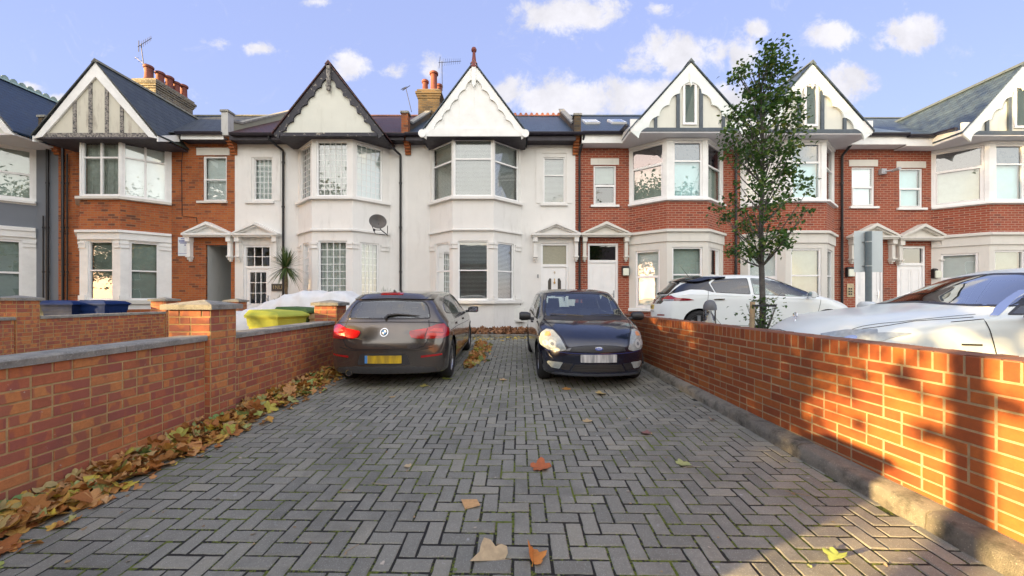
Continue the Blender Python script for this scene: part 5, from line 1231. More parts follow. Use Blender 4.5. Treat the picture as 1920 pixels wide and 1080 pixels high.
cg.glasses('B', rpoly([(-.63, 1.0), (.63, 1.0), (.575, 1.18), (.50, 1.265), (.0, 1.285), (-.50, 1.265), (-.575, 1.18)], .05), car_glass, .035, 'rear_window')
cg.panel('B', rpoly([(-.62, 1.275), (0, 1.292), (.62, 1.275), (.60, 1.34), (0, 1.372), (-.60, 1.34)], .02), graphite, .022, 'roof_spoiler', res=.06)
cg.panel('B', rpoly([(-.17, 1.338), (.17, 1.338), (.165, 1.358), (-.165, 1.358)], .006), lens_red, .032, 'brake_light')
for s_ in ('L', 'R'):
    sd = [(.93, .945), (.55, 1.15), (.20, 1.285), (-.15, 1.33), (-.15, .975)], [(-.20, .975), (-.20, 1.335), (-.80, 1.32), (-1.02, 1.28), (-1.06, 1.02)], [(-1.12, 1.03), (-1.08, 1.265), (-1.30, 1.20), (-1.46, 1.10), (-1.44, 1.06)]
    for p in sd: cg.glasses(s_, rpoly(p, .03), car_glass, .022, 'side_window')
    y = .88
    for px in ([(1.02, .92), (.98, .60), (1.02, .30), (-.12, .30), (-.16, .60), (-.17, .95)], [(-.17, .95), (-.16, .60), (-.12, .30), (-.82, .30), (-.98, .46), (-1.08, .70), (-1.10, 1.0)]): cg.line(s_, px, gap_m, .009, into=gg)
    for hx in (-.02, -.98): 
        cg.panel(s_, rpoly([(hx, .84), (hx+.20, .835), (hx+.20, .87), (hx, .875)], .012), graphite, .022, 'door_handle')
    cg.line(s_, [(-1.9, .80), (-.9, .80), (.2, .765), (1.1, .74)], gap_m, .006, into=gg)
cg.glasses('F', rpoly([(-.66, 1.0), (.66, 1.0), (.52, 1.33), (-.52, 1.33)], .04), car_glass, .03, 'windscreen')
# tail lamps: red lens with a brighter reflector band, wrapped round the corner
lp = [(.35, .805), (.385, .745), (.46, .725), (.80, .715), (.868, .745), (.862, .85), (.81, .92), (.72, .918), (.61, .875), (.36, .835)]
for sg, pol in ((1, lp), (-1, mirp(lp))):
    lm_ = MB()
    for qq in ([(.578, .723), (.80, .713), (.868, .745), (.862, .85), (.81, .92), (.72, .918), (.59, .873)], [(.35, .805), (.385, .745), (.46, .728), (.574, .724), (.586, .870), (.36, .838)]): cg.panel('B', rpoly(qq if sg > 0 else mirp(qq), .012), lens_red, .013, into=lm_, res=.018)
    o = lm_.build('tail_light', lens_red, cg.root, recalc=False, smooth=40)
    s2 = 'L' if sg > 0 else 'R'; mb = MB(); cg.panel(s2, rpoly([(-1.93, .735), (-1.80, .755), (-1.70, .80), (-1.78, .86), (-1.93, .90)], .01), lens_red, .012, into=mb, res=.025); mb.build('lamp_side', lens_red, o, recalc=False, smooth=40)
    mb = MB(); q = [(.58, .765), (.79, .745), (.82, .78), (.60, .80)]; cg.panel('B', q if sg > 0 else mirp(q), lens_hot, .016, into=mb, res=.02); q = [(.62, .83), (.80, .80), (.79, .85), (.68, .865)]; cg.panel('B', q if sg > 0 else mirp(q), lens_hot, .016, into=mb, res=.02); mb.build('reflector', lens_hot, o, recalc=False)
    cg.line('B', [(sg*.56, .735), (sg*.575, .80), (sg*.60, .865)], gap_m, .007, .016, into=gg)
    q = rpoly([(.52, .455), (.80, .47), (.80, .495), (.52, .485)], .008); cg.panel('B', q if sg > 0 else mirp(q), lens_red, .006, 'bumper_reflector')
# tailgate seam, bumper step, plate recess
cg.line('B', [(-.60, .985), (-.62, .88), (-.61, .70), (-.56, .62), (-.45, .585), (.45, .585), (.56, .62), (.61, .70), (.62, .88), (.60, .985)], gap_m, .010, into=gg)
cg.line('B', [(-.80, .93), (-.6, .955), (0, .965), (.6, .955), (.80, .93)], gap_m, .012, into=gg)
cg.panel('B', rpoly([(-.38, .36), (.38, .36), (.33, .52), (-.33, .52)], .03), plain('shadow_grey', (.035, .034, .036), .4, .1, 8, 0), .003, 'plate_recess')
po = cg.panel('B', rpoly([(-.26, .385), (.26, .385), (.26, .496), (-.26, .496)], .008), plate_y, .012, 'number_plate')
cg.panel('B', [(.222, .385), (.260, .385), (.260, .496), (.222, .496)], plain('plate_blue_band', (.08, .25, .55), .4, .2, 30, 0), .014, 'country_band', parent=po)
cg.panel('B', rpoly([(-.74, .235), (.74, .235), (.70, .30), (.40, .335), (-.40, .335), (-.70, .30)], .03), plain('diffuser_grey', (.05, .05, .052), .5, .15, 12, .1), .006, 'rear_diffuser')
cg.line('B', [(-.68, .60), (-.5, .565), (.5, .565), (.68, .60)], gap_m, .008, into=gg)
gg.build('panel_gap', gap_m, cg.root, recalc=False)
bg = cg.panel('B', disc((0, .82), .058), chrome, .010, 'badge', res=.02)
mb = MB(); cg.panel('B', disc((0, .82), .048), bl_plastic, .012, into=mb, rim=False); mb.build('badge_ring', bl_plastic, bg, recalc=False)
for k, (m_, nm) in enumerate(((plain('badge_blue', (.05, .2, .5), .3, .05, 9, 0), 'badge_blue'), (plain('badge_white', (.8, .8, .8), .3, .05, 9, 0), 'badge_white'))):
    mb = MB()
    for a0 in (0, 2):
        a = (a0+k)*math.pi/2; cg.panel('B', [(0, .82)]+[(.032*math.cos(a+math.pi/2*j/6), .82+.032*math.sin(a+math.pi/2*j/6)) for j in range(7)], m_, .0145, into=mb, rim=False)
    mb.build(nm, m_, bg, recalc=False)
wp = MB(); pts = [cg.hit('B', a, b) for a, b in ((.02, 1.0), (-.02, 1.045), (-.15, 1.06), (-.46, 1.035))]; wp.tube([p+n*.025 for p, n in pts], [.022, .018, .012, .006], 6); wp.build('rear_wiper', bl_plastic, cg.root, smooth=50)
ex = MB(); ex.lathe([(.040, 0), (.045, -.0), (.045, .12), (.040, .12)], (-2.10, .52, .235), 'x', 20, close=True); exo = ex.build('exhaust_pipe', chrome, cg.root, smooth=40); ex = MB(); ex.lathe([(.001, .01), (.040, .01), (.040, .03), (.001, .03)], (-2.10, .52, .235), 'x', 20); ex.build('pipe_bore', gap_m, exo)
fn = MB(); fn.prism([(-1.62, -.012, 1.36), (-1.50, -.012, 1.38), (-1.60, -.004, 1.43)], (0, .024, 0)); fn.build('roof_aerial', bl_plastic, cg.root)
mirror(cg, .72, -.90, 1.0, -1, graphite); mirror(cg, .72, .90, 1.0, 1, graphite)
interior(cg, 1.0, -1.75, .96, .72, .75); cg.finish(twin=True)

# ---------------------------------------------------------------- navy hatchback seen from the front
navy = car_paint('navy_paint', (.002, .005, .020), .22, .3, .25, .05)
st = [(-1.955, .80, .70, .62, .68, .74, .55, .30), (-1.92, .98, .77, .78, .74, .90, .60, .24), (-1.84, 1.15, .805, .88, .78, 1.06, .60, .21), (-1.70, 1.35, .82, .93, .795, 1.27, .61, .18),
 (-1.4, 1.425, .83, .94, .80, 1.365, .625, .18), (-.8, 1.455, .838, .93, .81, 1.405, .64, .17), (-.2, 1.46, .84, .92, .815, 1.41, .65, .17), (.15, 1.435, .84, .915, .815, 1.385, .65, .17), (.45, 1.33, .84, .91, .815, 1.28, .66, .17),
 (.85, 1.10, .84, .905, .81, 1.05, .68, .17), (1.10, .985, .838, .89, .805, .955, .72, .17), (1.4, .93, .832, .83, .79, .895, .68, .17), (1.65, .85, .815, .75, .77, .82, .64, .175), (1.80, .765, .785, .675, .745, .735, .60, .18),
 (1.89, .685, .75, .60, .71, .655, .56, .185), (1.94, .60, .70, .52, .67, .575, .52, .19), (1.958, .52, .64, .45, .61, .50, .47, .20)]
cf = Car('parked_car', 'dark blue hatchback parked facing the viewer beside the right wall', (1.15, 6.90, G(6.90)+.008), (.018, -1, -SL), st, .84, navy, (-1.30, 1.19), .30, .81, .40, .25, scale=.945)
# heading -y: local +y is world +x
gg = MB()
cf.glasses('F', rpoly([(-.70, .985), (0, 1.0), (.70, .985), (.585, 1.365), (0, 1.39), (-.585, 1.365)], .05), car_glass, .035, 'windscreen')
cf.glasses('B', rpoly([(-.60, 1.0), (.60, 1.0), (.50, 1.30), (-.50, 1.30)], .05), car_glass, .03, 'rear_window')
for s_ in ('L', 'R'):
    for p in ([(.82, .935), (.50, 1.16), (.22, 1.31), (-.12, 1.365), (-.12, .96)], [(-.18, .96), (-.18, 1.365), (-.95, 1.345), (-1.08, 1.25), (-1.12, .99)]): cf.glasses(s_, rpoly(p, .03), car_glass, .022, 'side_window')
    for px in ([(.88, .92), (.86, .60), (.90, .30), (-.10, .30), (-.14, .60), (-.15, .95)], [(-.15, .95), (-.14, .6), (-.10, .30), (-.75, .30), (-.95, .5), (-1.10, .75), (-1.13, .98)]): cf.line(s_, px, gap_m, .008, into=gg)
    cf.panel(s_, rpoly([(.0, .82), (.17, .82), (.17, .85), (.0, .85)], .012), bl_plastic, .022, 'door_handle'); cf.panel(s_, rpoly([(-.98, .84), (-.81, .84), (-.81, .87), (-.98, .87)], .012), bl_plastic, .022, 'door_handle')
# head lamps
hl = [(.45, .575), (.53, .545), (.70, .55), (.80, .60), (.815, .68), (.78, .775), (.70, .835), (.61, .83), (.53, .74)]
for sg, pol in ((1, hl), (-1, mirp(hl))):
    o = cf.panel('F', rpoly(pol, .02), lens_clear, .007, 'headlight', res=.025); q = lambda p: p if sg > 0 else mirp(p)
    mb = MB(); cf.panel('F', q(disc((.64, .635), .058)), lens_ring, .010, into=mb, rim=False); cf.panel('F', q(disc((.73, .64), .042)), lens_ring, .010, into=mb, rim=False); mb.build('lamp_reflector', lens_ring, o, recalc=False)
    mb = MB(); cf.panel('F', q(disc((.64, .635), .025)), bl_plastic, .0115, into=mb, rim=False); mb.build('bulb', plain('bulb_grey', (.2, .22, .24), .1, .1, 9, 0), o, recalc=False)
    mb = MB(); cf.panel('F', q(rpoly([(.645, .745), (.74, .735), (.71, .80), (.655, .80)], .015)), amber, .010, into=mb, rim=False); mb.build('indicator', amber, o, recalc=False)
    q2 = rpoly([(.55, .285), (.66, .295), (.72, .36), (.70, .385), (.50, .385)], .015); fl_ = cf.panel('F', q(q2), lens_clear, .006, 'fog_light', res=.03)
    q2 = rpoly([(.42, .275), (.54, .285), (.49, .38), (.36, .375)], .012); cf.panel('F', q(q2), bl_plastic, .005, 'fog_grille', res=.03)
# bonnet edge, grille with mesh, lower grille with slats
cf.line('F', [(-.46, .575), (-.44, .60), (-.50, .74), (-.62, .86), (-.70, .96)], gap_m, .009, into=gg); cf.line('F', [(.46, .575), (.44, .60), (.50, .74), (.62, .86), (.70, .96)], gap_m, .009, into=gg)
cf.line('F', [(-.46, .602), (-.2, .635), (0, .64), (.2, .635), (.46, .602)], gap_m, .010, into=gg)
gr = cf.panel('F', rpoly([(-.42, .555), (0, .545), (.42, .555), (.38, .605), (.18, .628), (-.18, .628), (-.38, .605)], .015), bl_plastic, .003, 'grille', res=.03)
mb = MB(); gm2 = plain('mesh_grey', (.045, .045, .05), .4, .2, 9, 0)
for k in range(-19, 20):
    for sl_ in (-1, 1):
        x0 = k*.022; a = (x0-sl_*.02, .56); b = (x0+sl_*.02, .612)
        if abs(a[0]) < .36 and abs(b[0]) < .36: cf.line('F', [a, b], gm2, .004, .005, into=mb)
mb.build('grille_mesh', gm2, gr, recalc=False)
gl = cf.panel('F', rpoly([(-.40, .262), (.40, .262), (.34, .372), (-.34, .372)], .015), bl_plastic, .003, 'lower_grille', res=.03)
mb = MB(); slm = plain('slat_grey', (.05, .048, .045), .4, .2, 9, 0)
for z in (.283, .306, .329, .352): cf.line('F', [(-.37+(z-.26)*.4, z), (.37-(z-.26)*.4, z)], slm, .008, .010, into=mb)
mb.build('grille_slat', slm, gl, recalc=False)
cf.panel('F', rpoly([(-.66, .208), (.66, .208), (.60, .236), (-.60, .236)], .01), plain('lip_grey', (.035, .04, .05), .5, .1, 9, 0), .012, 'bumper_lip')
cf.panel('F', rpoly([(-.26, .402), (.26, .402), (.26, .513), (-.26, .513)], .008), plate_w, .012, 'number_plate')
cf.line('F', [(-.74, .54), (-.45, .528), (0, .522), (.45, .528), (.74, .54)], plain('navy_edge', (.02, .03, .12), .2, .1, 9, 0, coat=1), .010, .003, name='bumper_crease')
bd = cf.panel('F', disc((0, .592), .062, ry=.026), chrome, .010, 'badge', res=.02)
mb = MB(); cf.panel('F', disc((0, .592), .055, ry=.021), M['badge_blue'], .0118, into=mb, rim=False, res=.03); mb.build('badge_field', plain('oval_blue', (.02, .06, .30), .2, .05, 9, 0, coat=1), bd, recalc=False)
p, n = cf.hit('F', 0, .592); tx = text_obj('Ford', .036, plain('badge_script', (.8, .82, .85), .2, .02, 9, 0), bd, Matrix.Translation(p+n*.0155) @ Matrix(((0, 0, 1, 0), (1, 0, 0, 0), (0, 1, 0, 0), (0, 0, 0, 1))) @ Matrix.Shear('XZ', 4, (0, 0)), 'badge_script', .0006)
gg.build('panel_gap', gap_m, cf.root, recalc=False)
wp = MB()
for a, b in (((-.05, .985), (-.60, 1.02)), ((.60, .985), (.10, 1.02))):
    p0, n0 = cf.hit('F', *a); p1, n1 = cf.hit('F', *b); pm, nm_ = cf.hit('F', (a[0]+b[0])/2, (a[1]+b[1])/2+.005); wp.tube([p0+n0*.03, pm+nm_*.025, p1+n1*.02], [.012, .009, .006], 6)
wp.build('windscreen_wiper', bl_plastic, cf.root)
cw = MB(); cf.panel('F', rpoly([(-.70, .955), (.70, .955), (.69, .985), (0, 1.0), (-.69, .985)], .01), bl_plastic, .004, 'cowl', res=.05)
rv = MB(); rv.cbox(.10, .13, -.13, .13, 1.26, 1.33, .01); rv.build('rear_view_mirror', bl_plastic, cf.root)
ra = MB(); ra.tube([(.05, -.04+.16, 1.445), (-.10, .08, 1.66)], [.006, .002], 5); ra.build('roof_aerial', bl_plastic, cf.root)
mirror(cf, .70, -.90, .98, -1, bl_plastic, w=.20, hgt=.15); mirror(cf, .70, .90, .98, 1, bl_plastic, w=.20, hgt=.15)
interior(cf, 1.0, -1.6, .95, .70, .75, steer=-.36, seats=((-.15,), (-1.0,))); cf.finish(spokes=7, twin=False)

# ---------------------------------------------------------------- white electric hatchback, side on
pearl = car_paint('pearl_white_paint', (.78, .82, .80), .34, 0, .0, .04)
st = [(-2.245, .62, .70, .50, .68, .56, .60, .30), (-2.23, .74, .79, .60, .77, .70, .66, .26), (-2.17, .90, .845, .74, .82, .85, .68, .24), (-2.08, 1.02, .87, .86, .84, .97, .68, .22), (-1.90, 1.20, .885, .98, .855, 1.12, .66, .2), (-1.68, 1.40, .89, 1.04, .86, 1.28, .60, .19),
 (-1.4, 1.475, .893, 1.05, .86, 1.385, .58, .18), (-.9, 1.525, .893, 1.04, .865, 1.45, .60, .17), (-.3, 1.54, .893, 1.01, .865, 1.465, .61, .17), (.2, 1.51, .893, .985, .865, 1.43, .61, .17), (.6, 1.39, .893, .965, .865, 1.31, .62, .17), (1.0, 1.20, .89, .945, .86, 1.13, .66, .17),
 (1.35, 1.04, .885, .92, .85, .995, .70, .17), (1.65, .96, .87, .85, .83, .91, .66, .17), (1.95, .85, .83, .74, .78, .80, .60, .18), (2.12, .72, .77, .62, .72, .67, .54, .2), (2.20, .60, .70, .52, .65, .56, .5, .22), (2.235, .50, .6, .42, .56, .46, .44, .24)]
a = R(-12.7); f = (math.cos(a), math.sin(a), 0)
cl = Car('parked_car', 'white hatchback with black spoiler parked side-on behind the right wall', (5.97, 9.55, LOT(9.55)+.0), f, st, .893, pearl, (-1.27, 1.43), .325, .87, .40, .32)
gg = MB(); blk = plain('gloss_black_trim', (.008, .008, .01), .08, .1, 5, 0, coat=1)
cl.glasses('B', rpoly([(-.62, 1.04), (.62, 1.04), (.54, 1.34), (-.54, 1.34)], .05), tint_glass, .03, 'rear_window')
cl.panel('B', rpoly([(-.60, .80), (.60, .80), (.66, .92), (.70, 1.02), (-.70, 1.02), (-.66, .92)], .03), blk, .005, 'tailgate_trim', res=.05)
cl.panel('B', rpoly([(-.66, 1.33), (0, 1.37), (.66, 1.33), (.62, 1.44), (0, 1.47), (-.62, 1.44)], .02), blk, .05, 'roof_spoiler', res=.06)
for s_ in ('L', 'R'):
    cl.glasses(s_, rpoly([(1.30, .975), (.95, 1.16), (.55, 1.325), (.25, 1.40), (-.08, 1.43), (-.08, 1.03), (.6, .99)], .03), car_glass, .022, 'side_window')
    cl.glasses(s_, rpoly([(-.15, 1.035), (-.15, 1.43), (-.85, 1.415), (-.98, 1.30), (-.90, 1.08)], .03), tint_glass, .022, 'side_window')
    cl.panel(s_, rpoly([(-.93, 1.08), (-1.02, 1.33), (-.90, 1.42), (-1.35, 1.38), (-1.62, 1.29), (-1.80, 1.16), (-1.98, 1.00), (-1.86, 1.06), (-1.45, 1.16), (-1.15, 1.15)], .03), blk, .004, 'rear_quarter_trim', res=.05)
    o = cl.panel(s_, rpoly([(-2.08, .93), (-1.93, 1.02), (-1.80, .965), (-1.50, .935), (-1.38, .90), (-1.50, .885), (-2.06, .875)], .012), lens_dred, .006, 'tail_light', res=.03)
    mb = MB(); cl.panel(s_, rpoly([(-2.06, .93), (-1.93, 1.005), (-1.84, .955), (-1.70, .945), (-1.70, .92), (-2.05, .92)], .008), lens_red, .009, into=mb, rim=False); mb.build('brake_lens', lens_red, o, recalc=False)
    mb = MB(); cl.panel(s_, rpoly([(-2.06, .878), (-1.84, .882), (-1.84, .915), (-2.05, .915)], .008), lens_clear, .009, into=mb, rim=False); mb.build('reversing_lens', lens_clear, o, recalc=False)
    cl.line(s_, [(1.28, .93), (1.20, .60), (1.24, .30), (-.06, .30), (-.10, .6), (-.11, 1.02)], gap_m, .008, into=gg); cl.line(s_, [(-.11, 1.0), (-.10, .6), (-.06, .30), (-.78, .30), (-.98, .55), (-1.10, .80), (-1.06, 1.12)], gap_m, .008, into=gg)
    cl.panel(s_, rpoly([(-.10, .88), (.13, .885), (.13, .915), (-.10, .91)], .012), chrome, .024, 'door_handle'); cl.panel(s_, rpoly([(-.96, .90), (-.72, .905), (-.72, .935), (-.96, .93)], .012), chrome, .024, 'door_handle')
cl.panel('B', rpoly([(.50, .50), (.74, .51), (.74, .54), (.50, .535)], .008), lens_dred, .006, 'bumper_reflector'); cl.panel('B', rpoly([(-.74, .51), (-.50, .50), (-.50, .535), (-.74, .54)], .008), lens_dred, .006, 'bumper_reflector')
lp = [(.56, .885), (.80, .90), (.82, .97), (.72, 1.02), (.60, .95)]
for pol in (lp, mirp(lp)): cl.panel('B', pol, lens_dred, .006, 'tail_light', res=.03)
cl.glasses('F', rpoly([(-.68, 1.03), (.68, 1.03), (.56, 1.45), (-.56, 1.45)], .04), car_glass, .03, 'windscreen')
po = cl.panel('B', rpoly([(-.26, .66), (.26, .66), (.26, .772), (-.26, .772)], .008), plain('yellow_plate', (.62, .45, .03), .4, .05, 9, 0), .012, 'number_plate')
p, n = cl.hit('B', 0, .716); text_obj('BJ19 ZBO', .088, bl_plastic, po, Matrix.Translation(p+Vector((-.016, 0, 0))) @ Matrix(((0, 0, -1, 0), (-1, 0, 0, 0), (0, 1, 0, 0), (0, 0, 0, 1))), 'plate_lettering', .001)
cl.panel('B', [(-.30, .60), (.30, .60), (.29, .612), (-.29, .612)], gap_m, .004, 'bumper_step')
bg = cl.panel('B', disc((0, .92), .055), chrome, .012, 'badge', res=.03); mb = MB(); cl.panel('B', disc((0, .92), .038), blk, .014, into=mb, rim=False); mb.build('badge_centre', blk, bg, recalc=False); mb = MB(); cl.panel('B', [(-.06, .911), (.06, .911), (.06, .929), (-.06, .929)], chrome, .0155, into=mb, rim=False); mb.build('badge_bar', chrome, bg, recalc=False)
mb = MB(); cl.panel('B', rpoly([(-.50, .885), (-.28, .885), (-.28, .90), (-.50, .90)], .004), chrome, .010, 'model_strip')
wp = MB(); pts = [cl.hit('B', a, b) for a, b in ((0, 1.03), (-.03, 1.07), (-.4, 1.07))]; wp.tube([p+n*.03 for p, n in pts], [.025, .018, .008], 6); wp.build('rear_wiper', bl_plastic, cl.root, smooth=50)
ra = MB(); ra.tube([(-1.30, 0, 1.50), (-1.52, 0, 1.80)], [.008, .003], 5); ra.build('roof_aerial', bl_plastic, cl.root)
gg.build('panel_gap', gap_m, cl.root, recalc=False); mirror(cl, 1.02, -.93, 1.02, -1, pearl, w=.22, hgt=.15); mirror(cl, 1.02, .93, 1.02, 1, pearl, w=.22, hgt=.15)
rv = MB(); rv.cbox(.55, .58, -.13, .13, 1.30, 1.37, .01); rv.build('rear_view_mirror', bl_plastic, cl.root)
interior(cl, 1.25, -1.7, 1.0, .74, 1.0, steer=-.36, seats=((.1,), (-.85,))); cl.finish(spokes=5, twin=False)

# ---------------------------------------------------------------- large white saloon in the right foreground
warm_w = car_paint('warm_white_paint', (.66, .71, .68), .30, 0, 0, .05)
st = [(-2.40, .80, .72, .66, .70, .74, .55, .35), (-2.36, .92, .82, .80, .80, .88, .62, .25), (-2.2, 1.0, .88, .88, .86, .97, .68, .2), (-1.8, 1.06, .905, .93, .87, 1.03, .68, .18), (-1.4, 1.22, .912, .96, .875, 1.14, .64, .17), (-.9, 1.39, .915, .965, .88, 1.31, .60, .16),
 (-.4, 1.43, .915, .96, .88, 1.37, .60, .16), (.1, 1.425, .915, .95, .88, 1.36, .61, .16), (.35, 1.35, .915, .94, .88, 1.28, .65, .16), (.72, 1.18, .912, .935, .88, 1.09, .72, .16), (1.02, 1.05, .91, .93, .875, .985, .79, .16), (1.5, .985, .90, .86, .85, .93, .68, .16), (1.95, .92, .88, .78, .82, .85, .62, .17),
 (2.15, .84, .845, .70, .78, .76, .56, .18), (2.28, .74, .79, .61, .73, .68, .52, .19), (2.35, .63, .72, .53, .67, .58, .48, .2), (2.385, .52, .62, .45, .58, .49, .44, .22)]
a = R(167); fd = Vector((math.cos(a), math.sin(a), 0)); ctr = Vector((5.28, 3.78, 0))
cm = Car('parked_car', 'large white saloon with an upright bonnet star in the right foreground', (ctr.x, ctr.y, LOT(ctr.y)+.0), fd, st, .915, warm_w, (-1.40, 1.50), .318, .88, .55, .25, scale=.985, arch=.02)
gg = MB()
cm.glasses('F', rpoly([(-.79, 1.03), (0, 1.065), (.79, 1.03), (.53, 1.325), (.3, 1.36), (0, 1.375), (-.3, 1.36), (-.53, 1.325)], .05), wsg, .035, 'windscreen')
cm.panel('T', rpoly([(.02, -.52), (.02, .52), (-.95, .52), (-.95, -.52)], .08), tint_glass, .004, 'glass_roof', res=.1)
for s_ in ('L', 'R'):
    for p in ([(.90, .965), (.55, 1.17), (.28, 1.29), (-.15, 1.345), (-.15, .985)], [(-.20, .985), (-.20, 1.345), (-.7, 1.32), (-1.1, 1.20), (-1.35, 1.04)]): cm.glasses(s_, rpoly(p, .03), tint_glass, .025, 'side_window')
    cm.line(s_, [(1.30, .90), (1.08, .93), (1.02, .60), (1.06, .30), (-.12, .30), (-.17, .6), (-.18, .98)], gap_m, .008, into=gg)
    cm.line(s_, [(1.12, .945), (1.5, .90), (1.85, .82), (1.98, .77)], gap_m, .009, into=gg)
    cm.panel(s_, rpoly([(1.02, .955), (.60, 1.185), (.56, 1.185), (.96, .955)], .01), chrome, .008, 'window_trim')
    cm.panel(s_, [(1.12, .70), (1.26, .70), (1.26, .715), (1.12, .715)], gap_m, .006, 'wing_badge')
hl = [(.40, .64), (.70, .66), (.84, .71), (.875, .80), (.80, .79), (.60, .745), (.42, .70)]
for sg, pol in ((1, hl), (-1, mirp(hl))):
    o = cm.panel('F', rpoly(pol, .02), lens_clear, .007, 'headlight', res=.03)
    q = disc((.70, .715), .035); mb = MB(); cm.panel('F', q if sg > 0 else mirp(q), chrome, .010, into=mb, rim=False); mb.build('lamp_reflector', chrome, o, recalc=False)
    s2 = 'L' if sg > 0 else 'R'; mb = MB(); cm.panel(s2, rpoly([(2.10, .68), (2.0, .69), (1.80, .79), (1.78, .82), (1.95, .80), (2.12, .745)], .01), lens_clear, .007, into=mb); mb.build('lamp_side', lens_clear, o, recalc=False, smooth=40)
gr = cm.panel('F', rpoly([(-.38, .48), (.38, .48), (.40, .68), (.30, .72), (-.30, .72), (-.40, .68)], .02), bl_plastic, .004, 'grille', res=.04)
mb = MB(); 
for z in (.53, .58, .63, .68): cm.line('F', [(-.37, z), (.37, z)], chrome, .014, .012, into=mb)
mb.build('grille_bar', chrome, gr, recalc=False)
[cm.line('T', [(2.22, q*.42), (2.0, q*.62), (1.6, q*.73), (1.08, q*.80)], gap_m, .007, into=gg) for q in (-1, 1)]; cm.line('F', [(-.40, .725), (0, .745), (.40, .725)], gap_m, .008, into=gg)
cm.panel('F', rpoly([(-.26, .36), (.26, .36), (.26, .45), (-.26, .45)], .008), plate_w, .012, 'number_plate')
p, n = cm.hit('T', 2.12, 0); sb = MB(); z0 = p.z
sb.tube([(2.12, 0, z0-.01), (2.115, 0, z0+.02)], [.012, .006], 8); ring = [(2.115, .036*math.cos(t*math.pi/12), z0+.056+.036*math.sin(t*math.pi/12)) for t in range(25)]; sb.tube(ring, .0045, 6, caps=False)
for k in range(3):
    t = math.pi/2+k*2*math.pi/3; sb.tube([(2.115, 0, z0+.056), (2.115, .036*math.cos(t), z0+.056+.036*math.sin(t))], [.008, .002], 5)
sb.build('bonnet_star', chrome, cm.root, smooth=50)
gg.build('panel_gap', gap_m, cm.root, recalc=False); mirror(cm, .80, -.95, 1.0, -1, warm_w, w=.22, hgt=.14); mirror(cm, .80, .95, 1.0, 1, warm_w, w=.22, hgt=.14)
interior(cm, 1.1, -1.6, 1.0, .74, .85, steer=-.38, seats=((0,), (-.95,))); cm.finish(spokes=5, twin=True)
